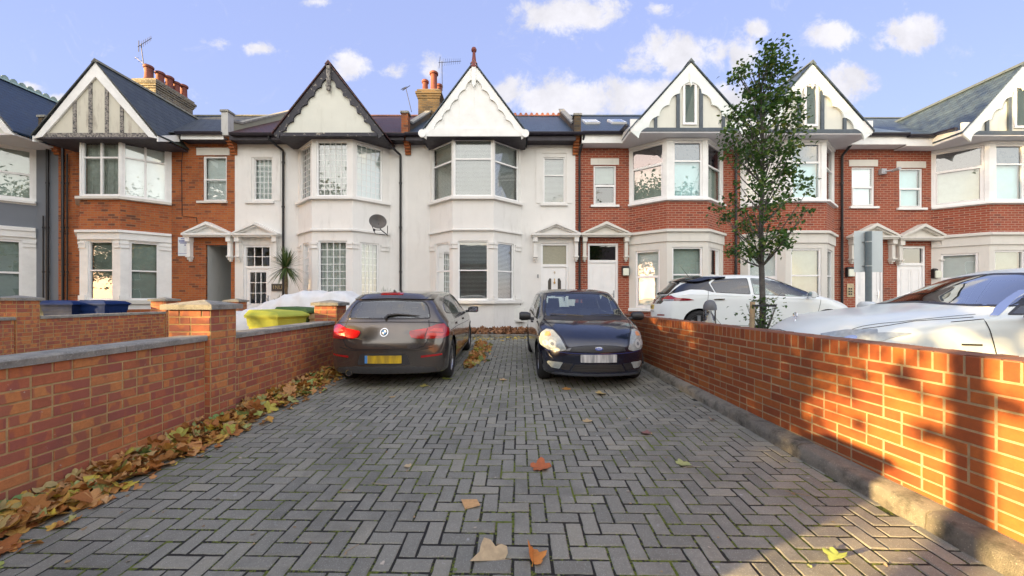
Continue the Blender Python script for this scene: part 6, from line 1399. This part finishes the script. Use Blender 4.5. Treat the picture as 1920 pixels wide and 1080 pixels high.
# ================================================================ planting
leaf_m = island_mat('pear_leaf', [(0, (.035, .095, .022)), (.5, (.075, .17, .03)), (.85, (.13, .23, .04)), (1, (.26, .28, .05))], .5, bs=0, nscale=30, trans=.3)
bark_m = plain('grey_bark', (.10, .095, .085), .9, .4, 14, 1)
def leafquad(mb, c, d, up, L, w, fold=.25, curl=.15):
    s_ = d.cross(up).normalized(); n = s_.cross(d).normalized()
    a = c; b = c+d*L*.35+s_*w+n*fold*w; e = c+d*L-n*L*curl; f = c+d*L*.35-s_*w+n*fold*w; m = c+d*L*.45
    mb.add([a, b, e, f, m], [(0, 1, 4), (1, 2, 4), (2, 3, 4), (3, 0, 4)])
def street_tree():
    Y = 5.95; X0 = PX(1428, Y); g0 = LOT(Y); rt = random.Random(14)
    root = empty('young_street_tree', (X0, Y, g0), 'slim young tree with glossy green leaves rising between the white cars', 'tree')
    tr = MB(); H = PZ(118, Y); n = 22; ax = []
    for k in range(n+1):
        z = g0+(H-g0)*k/n; ax.append(Vector((X0+.03*math.sin(k*.5)+.04*k/n*0, Y+.03*math.sin(k*.37+1), z)))
    tr.tube(ax, [.048*(1-.85*k/n)+.004 for k in range(n+1)], 9)
    env = [(97, 1445, 1472), (112, 1400, 1475), (130, 1380, 1474), (152, 1386, 1480), (172, 1402, 1485), (200, 1380, 1482), (222, 1386, 1512), (240, 1372, 1510), (262, 1350, 1502), (290, 1346, 1492), (320, 1360, 1490), (350, 1355, 1505), (372, 1362, 1520), (392, 1352, 1512), (415, 1345, 1490), (440, 1362, 1478), (465, 1375, 1462), (478, 1385, 1430)]
    lv = MB()
    def width(py):
        for (a, l0, r0), (b, l1, r1) in zip(env[:-1], env[1:]):
            if a <= py <= b: t = (py-a)/(b-a); return l0+(l1-l0)*t, r0+(r1-r0)*t
        return 1425, 1431
    clumps = []
    for k in range(180):
        py = rt.uniform(104, 478); l, r = width(py); z = PZ(py, Y)
        hw = max(X0-PX(l, Y), PX(r, Y)-X0); az = rt.uniform(0, 2*math.pi)
        rr = math.sqrt(rt.uniform(.02, 1)); lim = (PX(r, Y)-X0) if math.cos(az) > 0 else (X0-PX(l, Y))
        dx = math.cos(az)*rr*lim; dy = math.sin(az)*rr*hw*.85
        tip = Vector((X0+dx, Y+dy, z)); zb = z-abs(rr)*hw*.9-.1; zb = max(zb, PZ(480, Y))
        bz = ax[min(n, max(0, int((zb-g0)/(H-g0)*n)))]
        if k % 3 == 0 or rr > .85:
            mid = (bz+tip)/2+Vector((0, 0, -.04)); tr.tube([bz, mid, tip], [.012, .008, .003], 5)
        clumps.append((tip, rt.uniform(.07, .16)))
    for tip, cr in clumps:
        nl = int(27*(cr/.11)**2)
        for q in range(nl):
            p = tip+Vector((rt.gauss(0, 1), rt.gauss(0, 1), rt.gauss(0, .8)))*cr*.62
            d = Vector((rt.gauss(0, 1), rt.gauss(0, 1), rt.gauss(-.35, .7))).normalized(); up = Vector((rt.gauss(0, .5), rt.gauss(0, .5), 1)).normalized()
            if abs(d.dot(up)) > .95: continue
            L = rt.uniform(.05, .085); leafquad(lv, p, d, up, L, L*.38)
    # suckers round the foot
    for q in range(420):
        a_ = rt.uniform(0, 6.28); r_ = abs(rt.gauss(0, .17)); z = g0+rt.uniform(.45, 1.05); p = Vector((X0+math.cos(a_)*r_+.02, Y+math.sin(a_)*r_, z))
        d = Vector((rt.gauss(0, 1), rt.gauss(0, 1), rt.gauss(.1, .7))).normalized(); L = rt.uniform(.05, .075); leafquad(lv, p, d, Vector((.1, .2, 1)).normalized(), L, L*.36)
    for q in range(12):
        a_ = rt.uniform(0, 6.28); tr.tube([(X0, Y, g0+.3), (X0+math.cos(a_)*.12, Y+math.sin(a_)*.12, g0+.6), (X0+math.cos(a_)*.24, Y+math.sin(a_)*.24, g0+.95)], [.008, .006, .003], 5)
    tr.build('trunk', bark_m, root, smooth=60); lv.build('crown', leaf_m, root, recalc=False)
    st_ = empty('tree_stake', (PX(1410, 5.8), 5.8, LOT(5.8)), 'short timber stake beside the young tree, behind the white bonnet', 'stake'); mb = MB(); sx = PX(1410, 5.8)
    mb.tube([(sx-.02, 5.8, LOT(5.8)), (sx+.01, 5.8, PZ(566, 5.8))], .036, 10); mb.build('post', plain('stake_wood', (.36, .27, .16), .85, .3, 9, .6), st_, smooth=40)
    mb = MB(); mb.box(sx-.02, X0+.10, 5.755, 5.775, PZ(575, 5.8), PZ(571, 5.8)); mb.build('tie', bl_plastic, st_)
street_tree()
def cordyline(name, X, Y, zb, zh, nl, L, label, up_bias, tw=.05, seed=1, base=0):
    rt = random.Random(seed); root = empty(name, (X, Y, zb), label, 'plant'); mb = MB()
    pal = island_mat('sword_leaf', [(0, (.035, .075, .02)), (.6, (.07, .13, .03)), (.85, (.12, .17, .05)), (1, (.24, .19, .08))], .5, bs=0, trans=.15)
    tk = MB(); tk.tube([(X, Y, zb), (X+.02, Y, (zb+zh)/2), (X-.01, Y, zh)], [tw, tw*.8, tw*1.3], 10); tk.build('trunk', plain('fibrous_trunk', (.16, .11, .06), .95, .4, 18, 1), root, smooth=50)
    def blades(c, n, L, lo, hi):
        for k in range(n):
            az = rt.uniform(0, 6.28); el = rt.uniform(lo, hi); d = Vector((math.cos(az)*math.cos(el), math.sin(az)*math.cos(el), math.sin(el))); ll = L*rt.uniform(.75, 1.1); s_ = d.cross(Vector((0, 0, 1))).normalized(); w = .016*rt.uniform(.8, 1.2)
            droop = rt.uniform(.05, .35)*(1.2-el/1.6); pts = []
            for q in range(6):
                t = q/5; p = c+d*ll*t+Vector((0, 0, -droop*ll*t*t)); ww = w*(1-t)**.6*(.5+min(1, t*5)*.5); pts += [p+s_*ww, p-s_*ww]
            mb.add(pts, [(2*q, 2*q+1, 2*q+3, 2*q+2) for q in range(5)])
    blades(Vector((X, Y, zh)), nl, L, up_bias, 1.5)
    if base: blades(Vector((X-.1, Y-.1, zb+base)), 45, L*.8, .3, 1.5)
    mb.build('leaves', pal, root, recalc=False)
cordyline('cordyline_palm', PX(536, 11.2), 11.2, G(11.2), 2.34, 250, .68, 'small spiky palm on a thin trunk beside the glazed white door', -.8, .045, 3, .75)
cordyline('spiky_shrub', PX(722, 11.0), 11.0, G(11), 1.18, 90, .62, 'spiky shrub showing behind the roof of the grey car', -.1, .07, 5)
# ---- fallen leaves
def leaf_shape(mb, c, r, yaw, rl, lobes=5, curl=.3, tilt=(0, 0), gz=None, stem=True, fold=0, hi=0, seedless=False):
    """one lobed autumn leaf, curled, as a fan of triangles with a stalk"""
    pts = [(0, 0, 0)]; n = lobes*4
    for k in range(n+1):
        t = k/n; a = R(-176)+R(352)*t; ph = (t*lobes) % 1; q = abs(math.sin(math.pi*(t*lobes)))
        rad = r*(.68+.32*q**1.0)*rl.uniform(.93, 1.06)*(.75+.25*math.cos(a*.5)) if lobes > 1 else r*(.85+.15*math.cos(a))*(1+.06*((k % 2)*2-1))
        pts.append((rad*math.cos(a), rad*math.sin(a), 0))
    cu1, cu2 = rl.gauss(curl, curl*.4), rl.gauss(0, curl*.5); vs = []
    M3 = Matrix.Rotation(yaw, 3, 'Z') @ Matrix.Rotation(tilt[0], 3, 'X') @ Matrix.Rotation(tilt[1], 3, 'Y')
    for i, (x, y, z) in enumerate(pts):
        rr = math.hypot(x, y)/r; z = r*(cu1*rr*rr*abs(y/r if r else 0)+cu2*rr*(x/r))+rl.gauss(0, .02)*r*(i > 0)
        if fold and y > 0: y2 = y*math.cos(fold); z += y*math.sin(fold); y = y2
        vs.append(Vector((x, y, z)))
    vs = [M3 @ v for v in vs]; zm = min(v.z for v in vs); off = Vector(c)-Vector((0, 0, zm)); m = len(vs)-1
    mb.add([v+off for v in vs], [(0, i, i+1) for i in range(1, m)])
    if stem:
        a = M3 @ Vector((-r*.05, 0, 0)); b = M3 @ Vector((-r*.8, rl.uniform(-.1, .1)*r, .0)); s_ = Vector((-(b-a).y, (b-a).x, 0)).normalized()*r*.02
        mb.add([off+a+s_, off+a-s_, off+b-s_+Vector((0, 0, .003-b.z-0)) if False else off+b-s_, off+b+s_], [(0, 1, 2, 3)])
autumn = [(0, (.30, .10, .02)), (.15, (.48, .20, .05)), (.32, (.56, .33, .14)), (.45, (.50, .22, .05)), (.58, (.62, .40, .08)), (.68, (.34, .12, .03)), (.76, (.58, .36, .16)), (.84, (.36, .40, .14)), (.91, (.20, .33, .10)), (1, (.70, .50, .05))]
pile_m = island_mat('autumn_leaf', autumn, .75, bs=.3, nscale=40, trans=.12)
rl = random.Random(9); mb = MB()
def edge_w(Y): return float(np.interp(Y, [.4, 1.8, 2.6, 3.3, 4.1, 5.0, 6.0, 6.4, 8.0], [.36, .44, .42, .50, .46, .46, .40, .30, .15]))
for k in range(3500):
    Y = rl.uniform(.3, 7.6)**1.0; w = edge_w(Y); u = abs(rl.gauss(0, .48)); 
    if u > 1.25: continue
    if 3.74 < Y < 4.1 and u < .1: u += .1
    X = -3.07+w*u; h = .055*max(0, 1-u)**1.2*rl.random()*(1.0 if Y < 6 else .7)
    big = rl.random(); r = rl.uniform(.025, .06) if big < .75 else rl.uniform(.06, .095)
    if u > .9: r *= .6
    leaf_shape(mb, (X, Y, G(Y)+.012+h), r, rl.uniform(0, 6.28), rl, 5 if rl.random() < .8 else 1, .5, (rl.gauss(0, .30), rl.gauss(0, .30)))
tag(mb.build('leaf_drift', pile_m, recalc=False), 'drift of brown and yellow maple leaves heaped along the left wall', 'fallen leaves', kind='stuff')
mb = MB()
for k in range(620):
    Y = rl.uniform(6.4, 9.4); X = -.86+abs(rl.gauss(0, .16))*(1 if 6.9 < Y < 8.9 else .5)+.02; leaf_shape(mb, (X, Y, G(Y)+.012+.06*rl.random()*max(0, 1-(X+.9)/.4)), rl.uniform(.025, .065), rl.uniform(0, 6.28), rl, 5, .5, (rl.gauss(0, .4), rl.gauss(0, .4)))
tag(mb.build('leaf_drift', pile_m, recalc=False), 'small drift of leaves beside the right wheels of the grey car', 'fallen leaves', kind='stuff')
mb = MB(); dry_m = island_mat('dry_brown_leaf', [(0, (.16, .07, .03)), (.5, (.28, .13, .06)), (1, (.40, .20, .09))], .85, bs=.3, nscale=40)
for k in range(1100):
    Y = rl.uniform(10.76, 11.8); X = rl.uniform(-1.6, 2.05); leaf_shape(mb, (X, Y, G(Y)+.03+.10*rl.random()), rl.uniform(.03, .075), rl.uniform(0, 6.28), rl, 5, .6, (rl.gauss(0, .6), rl.gauss(0, .6)))
tag(mb.build('leaf_litter', dry_m, recalc=False), 'dry russet leaf litter in the bed under the white bay window', 'fallen leaves', kind='stuff')
mb = MB(); yel_m = island_mat('yellow_leaf', [(0, (.45, .30, .04)), (1, (.62, .48, .10))], .75, bs=.3, nscale=40)
for k in range(130):
    Y = rl.gauss(10.3, .2); X = rl.uniform(-1.1, .6); Y = min(Y, 10.57); leaf_shape(mb, (X, Y, G(Y)+.012), rl.uniform(.02, .05), rl.uniform(0, 6.28), rl, 5, .3, (rl.gauss(0, .15), rl.gauss(0, .15)))
tag(mb.build('leaf_scatter', yel_m, recalc=False), 'thin scatter of yellow leaves along the far end kerb', 'fallen leaves', kind='stuff')
mb = MB(); deb_m = island_mat('tiny_debris', [(0, (.20, .12, .06)), (.5, (.36, .26, .14)), (.8, (.45, .40, .33)), (1, (.14, .18, .05))], .9, bs=0, nscale=40)
for k in range(420):
    Y = 1.2+rl.random()**1.3*9; X = rl.uniform(-2.7, 2.15); leaf_shape(mb, (X, Y, G(Y)+.012), rl.uniform(.004, .016), rl.uniform(0, 6.28), rl, 3, .3, (rl.gauss(0, .2), rl.gauss(0, .2)), stem=rl.random() < .5)
for k in range(26):
    Y = rl.uniform(1.6, 7); X = rl.uniform(-2.4, 2.1); a = rl.uniform(0, 6.28); L = rl.uniform(.04, .16); mb.tube([(X, Y, G(Y)+.015), (X+math.cos(a)*L*.5, Y+math.sin(a)*L*.5, G(Y)+.02), (X+math.cos(a+.2)*L, Y+math.sin(a+.2)*L, G(Y)+.016)], .0018, 4)
tag(mb.build('leaf_crumbs', deb_m, recalc=False), 'tiny leaf crumbs and twigs strewn over the paving blocks', 'debris', kind='stuff')
def one_leaf(px, py, r, c, lobes, yaw, label, fold=0, curl=.25, tilt=(0, 0), extra=None):
    Y = CH*F/(py-541)*1.0; X = PX(px, Y); mb = MB(); z = G(Y)+.0115
    me = island_mat('leaf_'+'_'.join(str(int(q*100)) for q in c), [(0, c), (1, tuple(q*1.1 for q in c))], .7, bs=.35, nscale=34, trans=.12, dirt=(18, .35, tuple(q*.45 for q in c)))
    q = random.Random(int(px)); leaf_shape(mb, (X, Y, z), r, yaw, q, lobes, curl, tilt, fold=fold)
    o = mb.build('fallen_leaf', me, None, recalc=False, smooth=80); tag(o, label, 'leaf', 'single leaves lying on the paving')
    if extra:
        m2 = MB(); leaf_shape(m2, (X+extra[0], Y+extra[1], z+.012), r*extra[2], extra[3], q, lobes, .5, (.2, .3), fold=.8); e = m2.build('curled_lobe', island_mat('leaf_lobe', [(0, (.44, .34, .20)), (1, (.52, .40, .25))], .7, bs=.35), o, recalc=False, smooth=80)
one_leaf(1012, 879, .095, (.46, .13, .04), 5, .2, 'rust-red maple leaf lying mid-drive below the blue car', curl=.3, tilt=(.05, .1))
one_leaf(882, 950, .082, (.62, .36, .15), 1, 1.1, 'round tan leaf with a stalk, lying alone left of the drive centre', curl=.12)
one_leaf(925, 1056, .115, (.50, .38, .22), 5, 3.3, 'large pale folded leaf at the bottom edge of the view', fold=2.75, curl=.15)
one_leaf(1000, 1052, .075, (.62, .24, .05), 5, 1.5, 'bright orange folded leaf at the bottom edge beside the pale one', fold=1.1, curl=.4, extra=None)
one_leaf(1281, 873, .070, (.40, .42, .16), 5, .4, 'yellow-green leaf in the shade left of the sunlit corner', curl=.2)
one_leaf(1568, 1050, .060, (.35, .42, .10), 5, 3.6, 'green and yellow leaf lying in the sunlit corner of the drive', curl=.3, fold=.4)
one_leaf(1334, 791, .045, (.48, .24, .08), 1, .9, 'small brown curled leaf near the right kerb', curl=.5, fold=.6)
one_leaf(1211, 816, .060, (.26, .12, .10), 5, 2.2, 'dark purple-brown leaf right of the drive centre', curl=.4)
one_leaf(1100, 792, .060, (.50, .36, .18), 5, .1, 'pale tan leaf below the front of the blue car', curl=.25)
one_leaf(1063, 731, .075, (.50, .24, .06), 5, 3.0, 'orange-brown leaf just in front of the blue car', curl=.2)
one_leaf(1126, 742, .085, (.50, .36, .14), 5, .3, 'buff leaf in front of the blue car number plate', curl=.3)
one_leaf(838, 713, .10, (.38, .42, .10), 5, 1.2, 'yellow-green star-shaped leaf against the grey car rear wheel', curl=.3)
one_leaf(795, 726, .075, (.48, .42, .12), 5, .5, 'yellowish leaf behind the grey car bumper', curl=.25)
one_leaf(735, 747, .05, (.50, .34, .14), 5, 2.0, 'small tan leaf behind the middle of the grey car', curl=.25)
one_leaf(943, 714, .070, (.55, .36, .18), 5, .2, 'tan leaf in the gap between the two parked cars', curl=.2)
one_leaf(764, 878, .038, (.50, .38, .22), 3, 2.6, 'tiny buff leaf left of the drive centre', curl=.3)
# ================================================================ objects round the houses
def wheelie_bin(name, X, Y, g, yaw, body_c, lid_c, label, w=.58, d=.72, h=1.06, s=1.0, dirty=False):
    root = empty(name, (X, Y, g), label, 'wheelie bin', 'wheelie bins'); root.rotation_euler = (0, 0, yaw); root.scale = (s, s, s); OFF[root.name] = Vector()
    bm_ = plain('bin_'+body_c[0], body_c[1], .75, .15, 4, .1, spec=.12); lm = plain('bin_'+lid_c[0], lid_c[1], .75, .12, 4, .1, spec=.12)
    mb = MB(); b0, b1 = .78, 1.0
    def ring(k, z): return [(sx*w/2*k, sy*d/2*k, z) for sx, sy in ((-1, -1), (1, -1), (1, 1), (-1, 1))]
    for (k0, z0), (k1, z1) in (((.74, .06), (.90, .80)), ((.93, .801), (.97, .94))): mb.hexa(ring(k0, z0)+ring(k1, z1))
    for i in range(3):     # moulded ribs on the long sides
        x = -.15+i*.15; mb.hexa([(x-.03, -d/2*.79-.004, .2), (x+.03, -d/2*.79-.004, .2), (x+.03, -d/2*.70, .2), (x-.03, -d/2*.70, .2), (x-.03, -d/2*.925-.006, .80), (x+.03, -d/2*.925-.006, .80), (x+.03, -d/2*.85, .80), (x-.03, -d/2*.85, .80)])
    mb.box(-w/2*1.03, w/2*1.03, -d/2*1.03, d/2*1.03, .94, .965); mb.build('body', bm_, root)
    lb = MB(); lb.add([(-w/2*1.07, -d/2*1.12, .966), (w/2*1.07, -d/2*1.12, .966), (w/2*1.07, d/2*1.04, .966), (-w/2*1.07, d/2*1.04, .966), (-w/2*1.05, -d/2*1.08, .995), (w/2*1.05, -d/2*1.08, .995), (w/2*1.05, d/2, .995), (-w/2*1.05, d/2, .995),
                       (-w/2*.86, -d/2*.8, 1.045), (w/2*.86, -d/2*.8, 1.045), (w/2*.86, d/2*.92, 1.075), (-w/2*.86, d/2*.92, 1.075)], [(3, 2, 1, 0), (0, 1, 5, 4), (1, 2, 6, 5), (2, 3, 7, 6), (3, 0, 4, 7), (4, 5, 9, 8), (5, 6, 10, 9), (6, 7, 11, 10), (7, 4, 8, 11), (8, 9, 10, 11)])
    lb.build('lid', lm, root)
    hb = MB(); hb.tube([(-w*.34, d/2*.95, .93), (-w*.34, d/2+.09, .97), (w*.34, d/2+.09, .97), (w*.34, d/2*.95, .93)], .017, 8); hb.build('handle', bm_, root, smooth=50)
    for sx in (-1, 1): wb = MB(); wb.lathe([(.001, -.025), (.09, -.025), (.10, -.015), (.10, .015), (.09, .025), (.001, .025)], (sx*w*.40, d*.36, .10), 'x', 18); wb.build('wheel', rubber, root, smooth=40)
yg = ('yellow_green', (.36, .40, .07)); og = ('olive_green', (.07, .13, .045)); nb_ = ('navy_blue', (.008, .020, .07)); bk = ('charcoal', (.03, .04, .045)); bl = ('blue', (.008, .028, .12))
wheelie_bin('wheelie_bin', PX(516, 6.15), 6.2, G(6.2), R(72), yg, yg, 'bright yellow-green wheelie bin just behind the left wall', s=.97)
wheelie_bin('wheelie_bin', PX(566, 7.0), 7.0, G(7.0), R(78), og, og, 'darker green wheelie bin behind the bright yellow-green one', s=.98)
wheelie_bin('wheelie_bin', PX(195, 9.7), 9.7, G(9.7), R(88), bl, bl, 'blue wheelie bin farthest right of the three by the far left wall', s=1.02)
wheelie_bin('wheelie_bin', PX(130, 9.5), 9.5, G(9.5), R(94), nb_, bl, 'navy wheelie bin with a scuffed lid between the charcoal and blue ones', s=1.02)
wheelie_bin('wheelie_bin', PX(82, 9.6), 9.7, G(9.7), R(86), bk, bk, 'charcoal wheelie bin nearest the left edge', s=1.0)
r = empty('plant_pot', (PX(597, 6.9), 6.9, G(6.9)), 'cream plant pot with a narrow rim next to the green bin', 'plant pot'); mb = MB()
mb.lathe([(.12, G(6.9)), (.16, .72), (.155, 1.02), (.185, 1.03), (.185, 1.12), (.16, 1.12), (.15, 1.05)], (PX(586, 6.9), 6.9, 0), 'z', 22); mb.build('pot', plain('cream_pot', (.50, .42, .27), .8, .15, 6, .3), r, smooth=40)
# ---- car under a white sheet
def covered_car():
    X, Y, g = -5.15, 9.0, G(9.0); root = empty('covered_car', (X, Y, g), 'car hidden under a draped white cover in the left neighbour garden', 'covered car'); rc = random.Random(8)
    prof = [(-2.05, .60), (-1.95, .72), (-1.2, .86), (-.75, .98), (-.15, 1.25), (.2, 1.32), (1.0, 1.33), (1.45, 1.22), (1.9, .90), (2.05, .62)]
    xs = [p[0] for p in prof]; n, m = 110, 64; vs = []
    for i in range(n+1):
        x = -2.05+4.1*i/n; zt = float(pchip(xs, [p[1] for p in prof], np.array([x]))[0]); e = 1-max(0, abs(x)-1.6)/.45*.35; cab = max(0, min(1, (zt-.9)/.35)); W0 = .90*e
        for k in range(m+1):
            t = -1+2*k/m; a = t*math.pi/2; sx = abs(math.sin(a))**.55*math.copysign(1, t); cz = max(0, math.cos(a))**.62
            y = W0*sx*(1-.22*cab*cz**.8*(abs(sx))); z = .08+(zt-.08)*cz
            fo = (1-cz)*.9+.12; ph = x*9+2*math.sin(x*3); y += fo*.055*math.sin(ph*1.3+t*2)+.05*noise.noise(Vector((x*4, t*3, 1))); z += .04*noise.noise(Vector((x*4, t*6, 4)))+.018*math.sin(x*16+t*9+3*noise.noise(Vector((x*2, t*2, 7))))
            xx = x+.03*noise.noise(Vector((x*2, t*4, 9))); vs.append((X+xx, Y+y, g+z))
    mb = MB(); mb.add(vs, [(i*(m+1)+k, i*(m+1)+k+1, (i+1)*(m+1)+k+1, (i+1)*(m+1)+k) for i in range(n) for k in range(m)])
    mb.add([vs[k] for k in range(m+1)], [tuple(range(m+1))]); mb.add([vs[n*(m+1)+k] for k in range(m+1)], [tuple(range(m, -1, -1))])
    mb.build('cover', plain('white_cover_cloth', (.70, .70, .68), .85, .06, 5, .3), root, smooth=75)
covered_car()
# ---- satellite dish
def dish():
    Y = 11.35; X, Z = PX(709, Y), PZ(415, Y); root = empty('satellite_dish', (X, Y, Z), 'grey satellite dish on the white apron between the two bays of windows', 'satellite dish')
    Mx = Matrix.Translation((X, Y, Z)) @ Matrix.Rotation(R(-14), 4, 'Z') @ Matrix.Rotation(R(112), 4, 'X') 
    gm_ = plain('dish_grey', (.16, .17, .18), .5, .15, 6, .1); mb = MB(); mb.lathe([(.001, -.05), (.10, -.045), (.20, -.025), (.30, .012), (.312, .02), (.30, .022), (.20, -.012), (.001, -.036)], (0, 0, 0), 'z', 36)
    mb.v = [tuple(Mx @ Vector((x*.97, y*.70, z))) for x, y, z in mb.v]; mb.build('reflector', gm_, root, smooth=60)
    ar = MB(); tip = Mx @ Vector((0, -.20, .30)); ar.tube([Mx @ Vector((0, -.27, 0)), tip], .012, 6); ar.lathe([(.03, -.04), (.04, .03)], tip, 'z', 10); ar.build('receiver_arm', bpaint, root)
    br = MB(); br.tube([(X+.0, Y+.05, Z-.05), (X+.02, Y+.15, Z-.22), (X+.05, YW-.55, Z-.30)], .018, 8); br.tube([(X-.22, Y+.08, Z-.12), (X-.16, Y+.2, Z-.35), (X+.1, Y+.3, Z-.36)], .012, 6); br.tube([(X+.26, Y+.08, Z-.12), (X+.22, Y+.2, Z-.34)], .012, 6); br.build('bracket', bpaint, root)
dish()
# ---- bollard light
def bollard():
    Y = 5.15; X = PX(1331, Y); g = LOT(Y); zt = PZ(562, Y); root = empty('bollard_light', (X, Y, g), 'grey bollard light with a domed cap behind the right wall', 'bollard light')
    gm_ = plain('bollard_grey', (.12, .125, .13), .5, .1, 8, .1); r = .078; mb = MB(); mb.lathe([(r, g), (r, zt-.33), (r*.9, zt-.325)], (X, Y, 0), 'z', 28); mb.build('post', gm_, root, smooth=40)
    mb = MB(); mb.lathe([(r*1.10, zt-.145), (r*1.12, zt-.13), (r*1.06, zt-.08), (r*.8, zt-.03), (r*.4, zt-.005), (.001, zt)], (X, Y, 0), 'z', 28); mb.build('cap', gm_, root, smooth=60)
    mb = MB(); mb.lathe([(r*.97, zt-.324), (r*.97, zt-.146)], (X, Y, 0), 'z', 28); o = mb.build('lamp_glass', glass('bollard_glass', (.92, .94, .93), .12), root, smooth=60)
    mb = MB(); mb.lathe([(r*.85, zt-.32), (r*.5, zt-.28), (r*.15, zt-.16)], (X, Y, 0), 'z', 20); mb.build('reflector_cone', plain('pale_cone', (.62, .64, .64), .3, .05, 4, 0), o, smooth=60)
bollard()
# ---- back of a sign on its post
def sign_back():
    Y = 8.3; X = PX(1629, Y); g = LOT(Y); root = empty('signpost', (X-.02, Y, g), 'blank back of a white sign plate clamped to a grey post', 'sign')
    mb = MB(); mb.tube([(PX(1624.5, Y), Y-.05, g), (PX(1624.5, Y), Y-.05, PZ(435, Y))], .058, 16); mb.build('post', plain('post_grey', (.13, .17, .18), .4, .15, 6, .1), root, smooth=50)
    pl = MB(); pl.cbox(PX(1602, Y), PX(1656, Y), 0, .0, 0, 0, 0) if False else pl.box(PX(1602.5, Y), PX(1656, Y), Y+.012, Y+.018, PZ(510, Y), PZ(433, Y)); pl.build('plate', plain('pale_plate', (.52, .58, .58), .5, .05, 3, 0), root)
    for py in (454, 499):
        c = MB(); c.tube([(PX(1624.5, Y), Y-.05, PZ(py+1, Y)), (PX(1624.5, Y), Y-.05, PZ(py-1, Y))], .062, 16); c.box(PX(1624.5, Y)-.09, PX(1624.5, Y)+.09, Y-.004, Y+.011, PZ(py+1, Y), PZ(py-1, Y)); c.build('clamp', plain('clamp_steel', (.40, .44, .44), .35, .1, 9, 0, metal=.7), root)
sign_back()
# ================================================================ across the road, behind the viewer: what shades and mirrors
def plane_tree(X, Y, H, R_, src=None, label=None, yaw=0, sc=1):
    if src:
        r = src.copy(); col.objects.link(r); r.location = (X, Y, 0); r.rotation_euler = (0, 0, yaw); r.scale = (sc*.5, sc*.5, sc) if 'columnar' in label else (sc,)*3; r['label'] = label
        for ch in src.children: c_ = ch.copy(); col.objects.link(c_); c_.parent = r
        return r
    rt = random.Random(5); root = empty('plane_tree', (0, 0, 0), label, 'tree', 'street plane trees across the pavement'); tr = MB(); lv = MB()
    tr.tube([(0, 0, -.1), (.05, 0, 2), (0, .1, 4.4), (.1, 0, 8)], [.30, .24, .20, .10], 12)
    tips = []
    for k in range(46):
        a = rt.uniform(0, 6.28); z0 = rt.uniform(4.0, 8.5); L = rt.uniform(.5, 1)*R_; el = rt.uniform(.15, 1.1); e = Vector((math.cos(a)*math.cos(el)*L, math.sin(a)*math.cos(el)*L, z0+math.sin(el)*L))
        m_ = Vector((e.x*.5, e.y*.5, z0+(e.z-z0)*.4)); tr.tube([(0, 0, z0), m_, e], [.09, .06, .02], 6); tips += [m_, e, (m_+e)/2]
        for q in range(3): e2 = e+Vector((rt.gauss(0, 1), rt.gauss(0, 1), rt.gauss(.2, .7))); tr.tube([m_, (m_+e2)/2, e2], [.04, .03, .01], 5); tips += [e2, (m_+e2)/2]
    for t in tips:
        for q in range(30):
            p = t+Vector((rt.gauss(0, .55), rt.gauss(0, .55), rt.gauss(0, .42))); d = Vector((rt.gauss(0, 1), rt.gauss(0, 1), rt.gauss(0, .7))).normalized(); L = rt.uniform(.16, .30); leafquad(lv, p, d, Vector((rt.gauss(0, .6), rt.gauss(0, .6), 1)).normalized(), L, L*.45)
    tr.build('trunk', bark_m, root, smooth=60); lv.build('crown', island_mat('plane_leaf', [(0, (.05, .09, .02)), (.5, (.12, .14, .03)), (1, (.35, .22, .05))], .7, bs=0, trans=.25), root, recalc=False)
    root.location = (X, Y, 0); return root
PT = plane_tree(-11.9, -2.6, 12, 3.6, label='big plane tree on the pavement behind the viewer, nearest the drive'); PT.scale = (1.0, 1.0, .80)
for k, (x, y, s_, yw, d) in enumerate(((-19, -2.4, 1.25, 1.0, 'second'), (-34.5, -2.6, 1.55, 2.2, 'third'), (-44, -2.2, 1.3, 3.3, 'fourth'), (-52, -2.6, 1.35, 4.1, 'fifth'), (-30, -5.5, 1.35, 2.9, 'sixth'), (-10.9, -2.3, .36, 1.9, 'small'), (-6.75, -2.4, .8, .7, 'columnar'), (-14.3, -2.4, .38, 2.7, 'low columnar'), (-27, -2.2, .62, .4, 'short'), (6, -13, 1.0, 5, 'lone'), (17, -13.4, 1.1, .5, 'far'))):  # small and columnar copies are added, unseen, to shade the wall and blue car
    plane_tree(x, y, 12, 3.6, PT, f'plane tree behind the viewer, {d} one along the street', yw, s_)
def far_house(x, w, m, rm, label):
    root = empty('house_across_road', (x, -20, 0), label, 'house', 'houses across the road'); mb = MB(); mb.box(x-w/2, x+w/2, -28, -20, -.1, 5.6); mb.build('wall', m, root)
    rf = MB(); rf.prism([(x-w/2, -19.7, 5.5), (x-w/2, -24, 8.3), (x-w/2, -28.3, 5.5)], (w, 0, 0)); rf.build('roof', rm, root)
    for dx in (-w*.25, w*.22):
        for z0, z1 in ((.9, 2.5), (3.4, 4.9)):
            wb = MB(); wb.box(x+dx-.8, x+dx+.8, -19.99, -19.93, z0, z1); o = wb.build('window', upvc, root)
            pb = MB(); pb.quad((x+dx-.72, -19.92, z0+.08), (x+dx+.72, -19.92, z0+.08), (x+dx+.72, -19.92, z1-.08), (x+dx-.72, -19.92, z1-.08)); pb.build('pane', plain('dark_pane', (.03, .035, .04), .05, .1, 3, 0), o)
for k in range(7):
    far_house(-33+k*9.5, 9.3, (brick_rd, white, brick_or)[k % 3], (slate, tile_gr, tile_rd)[k % 3], ('red brick', 'white rendered', 'orange brick')[k % 3]+' house across the road behind the viewer, number '+str(k+1)+' from the west')
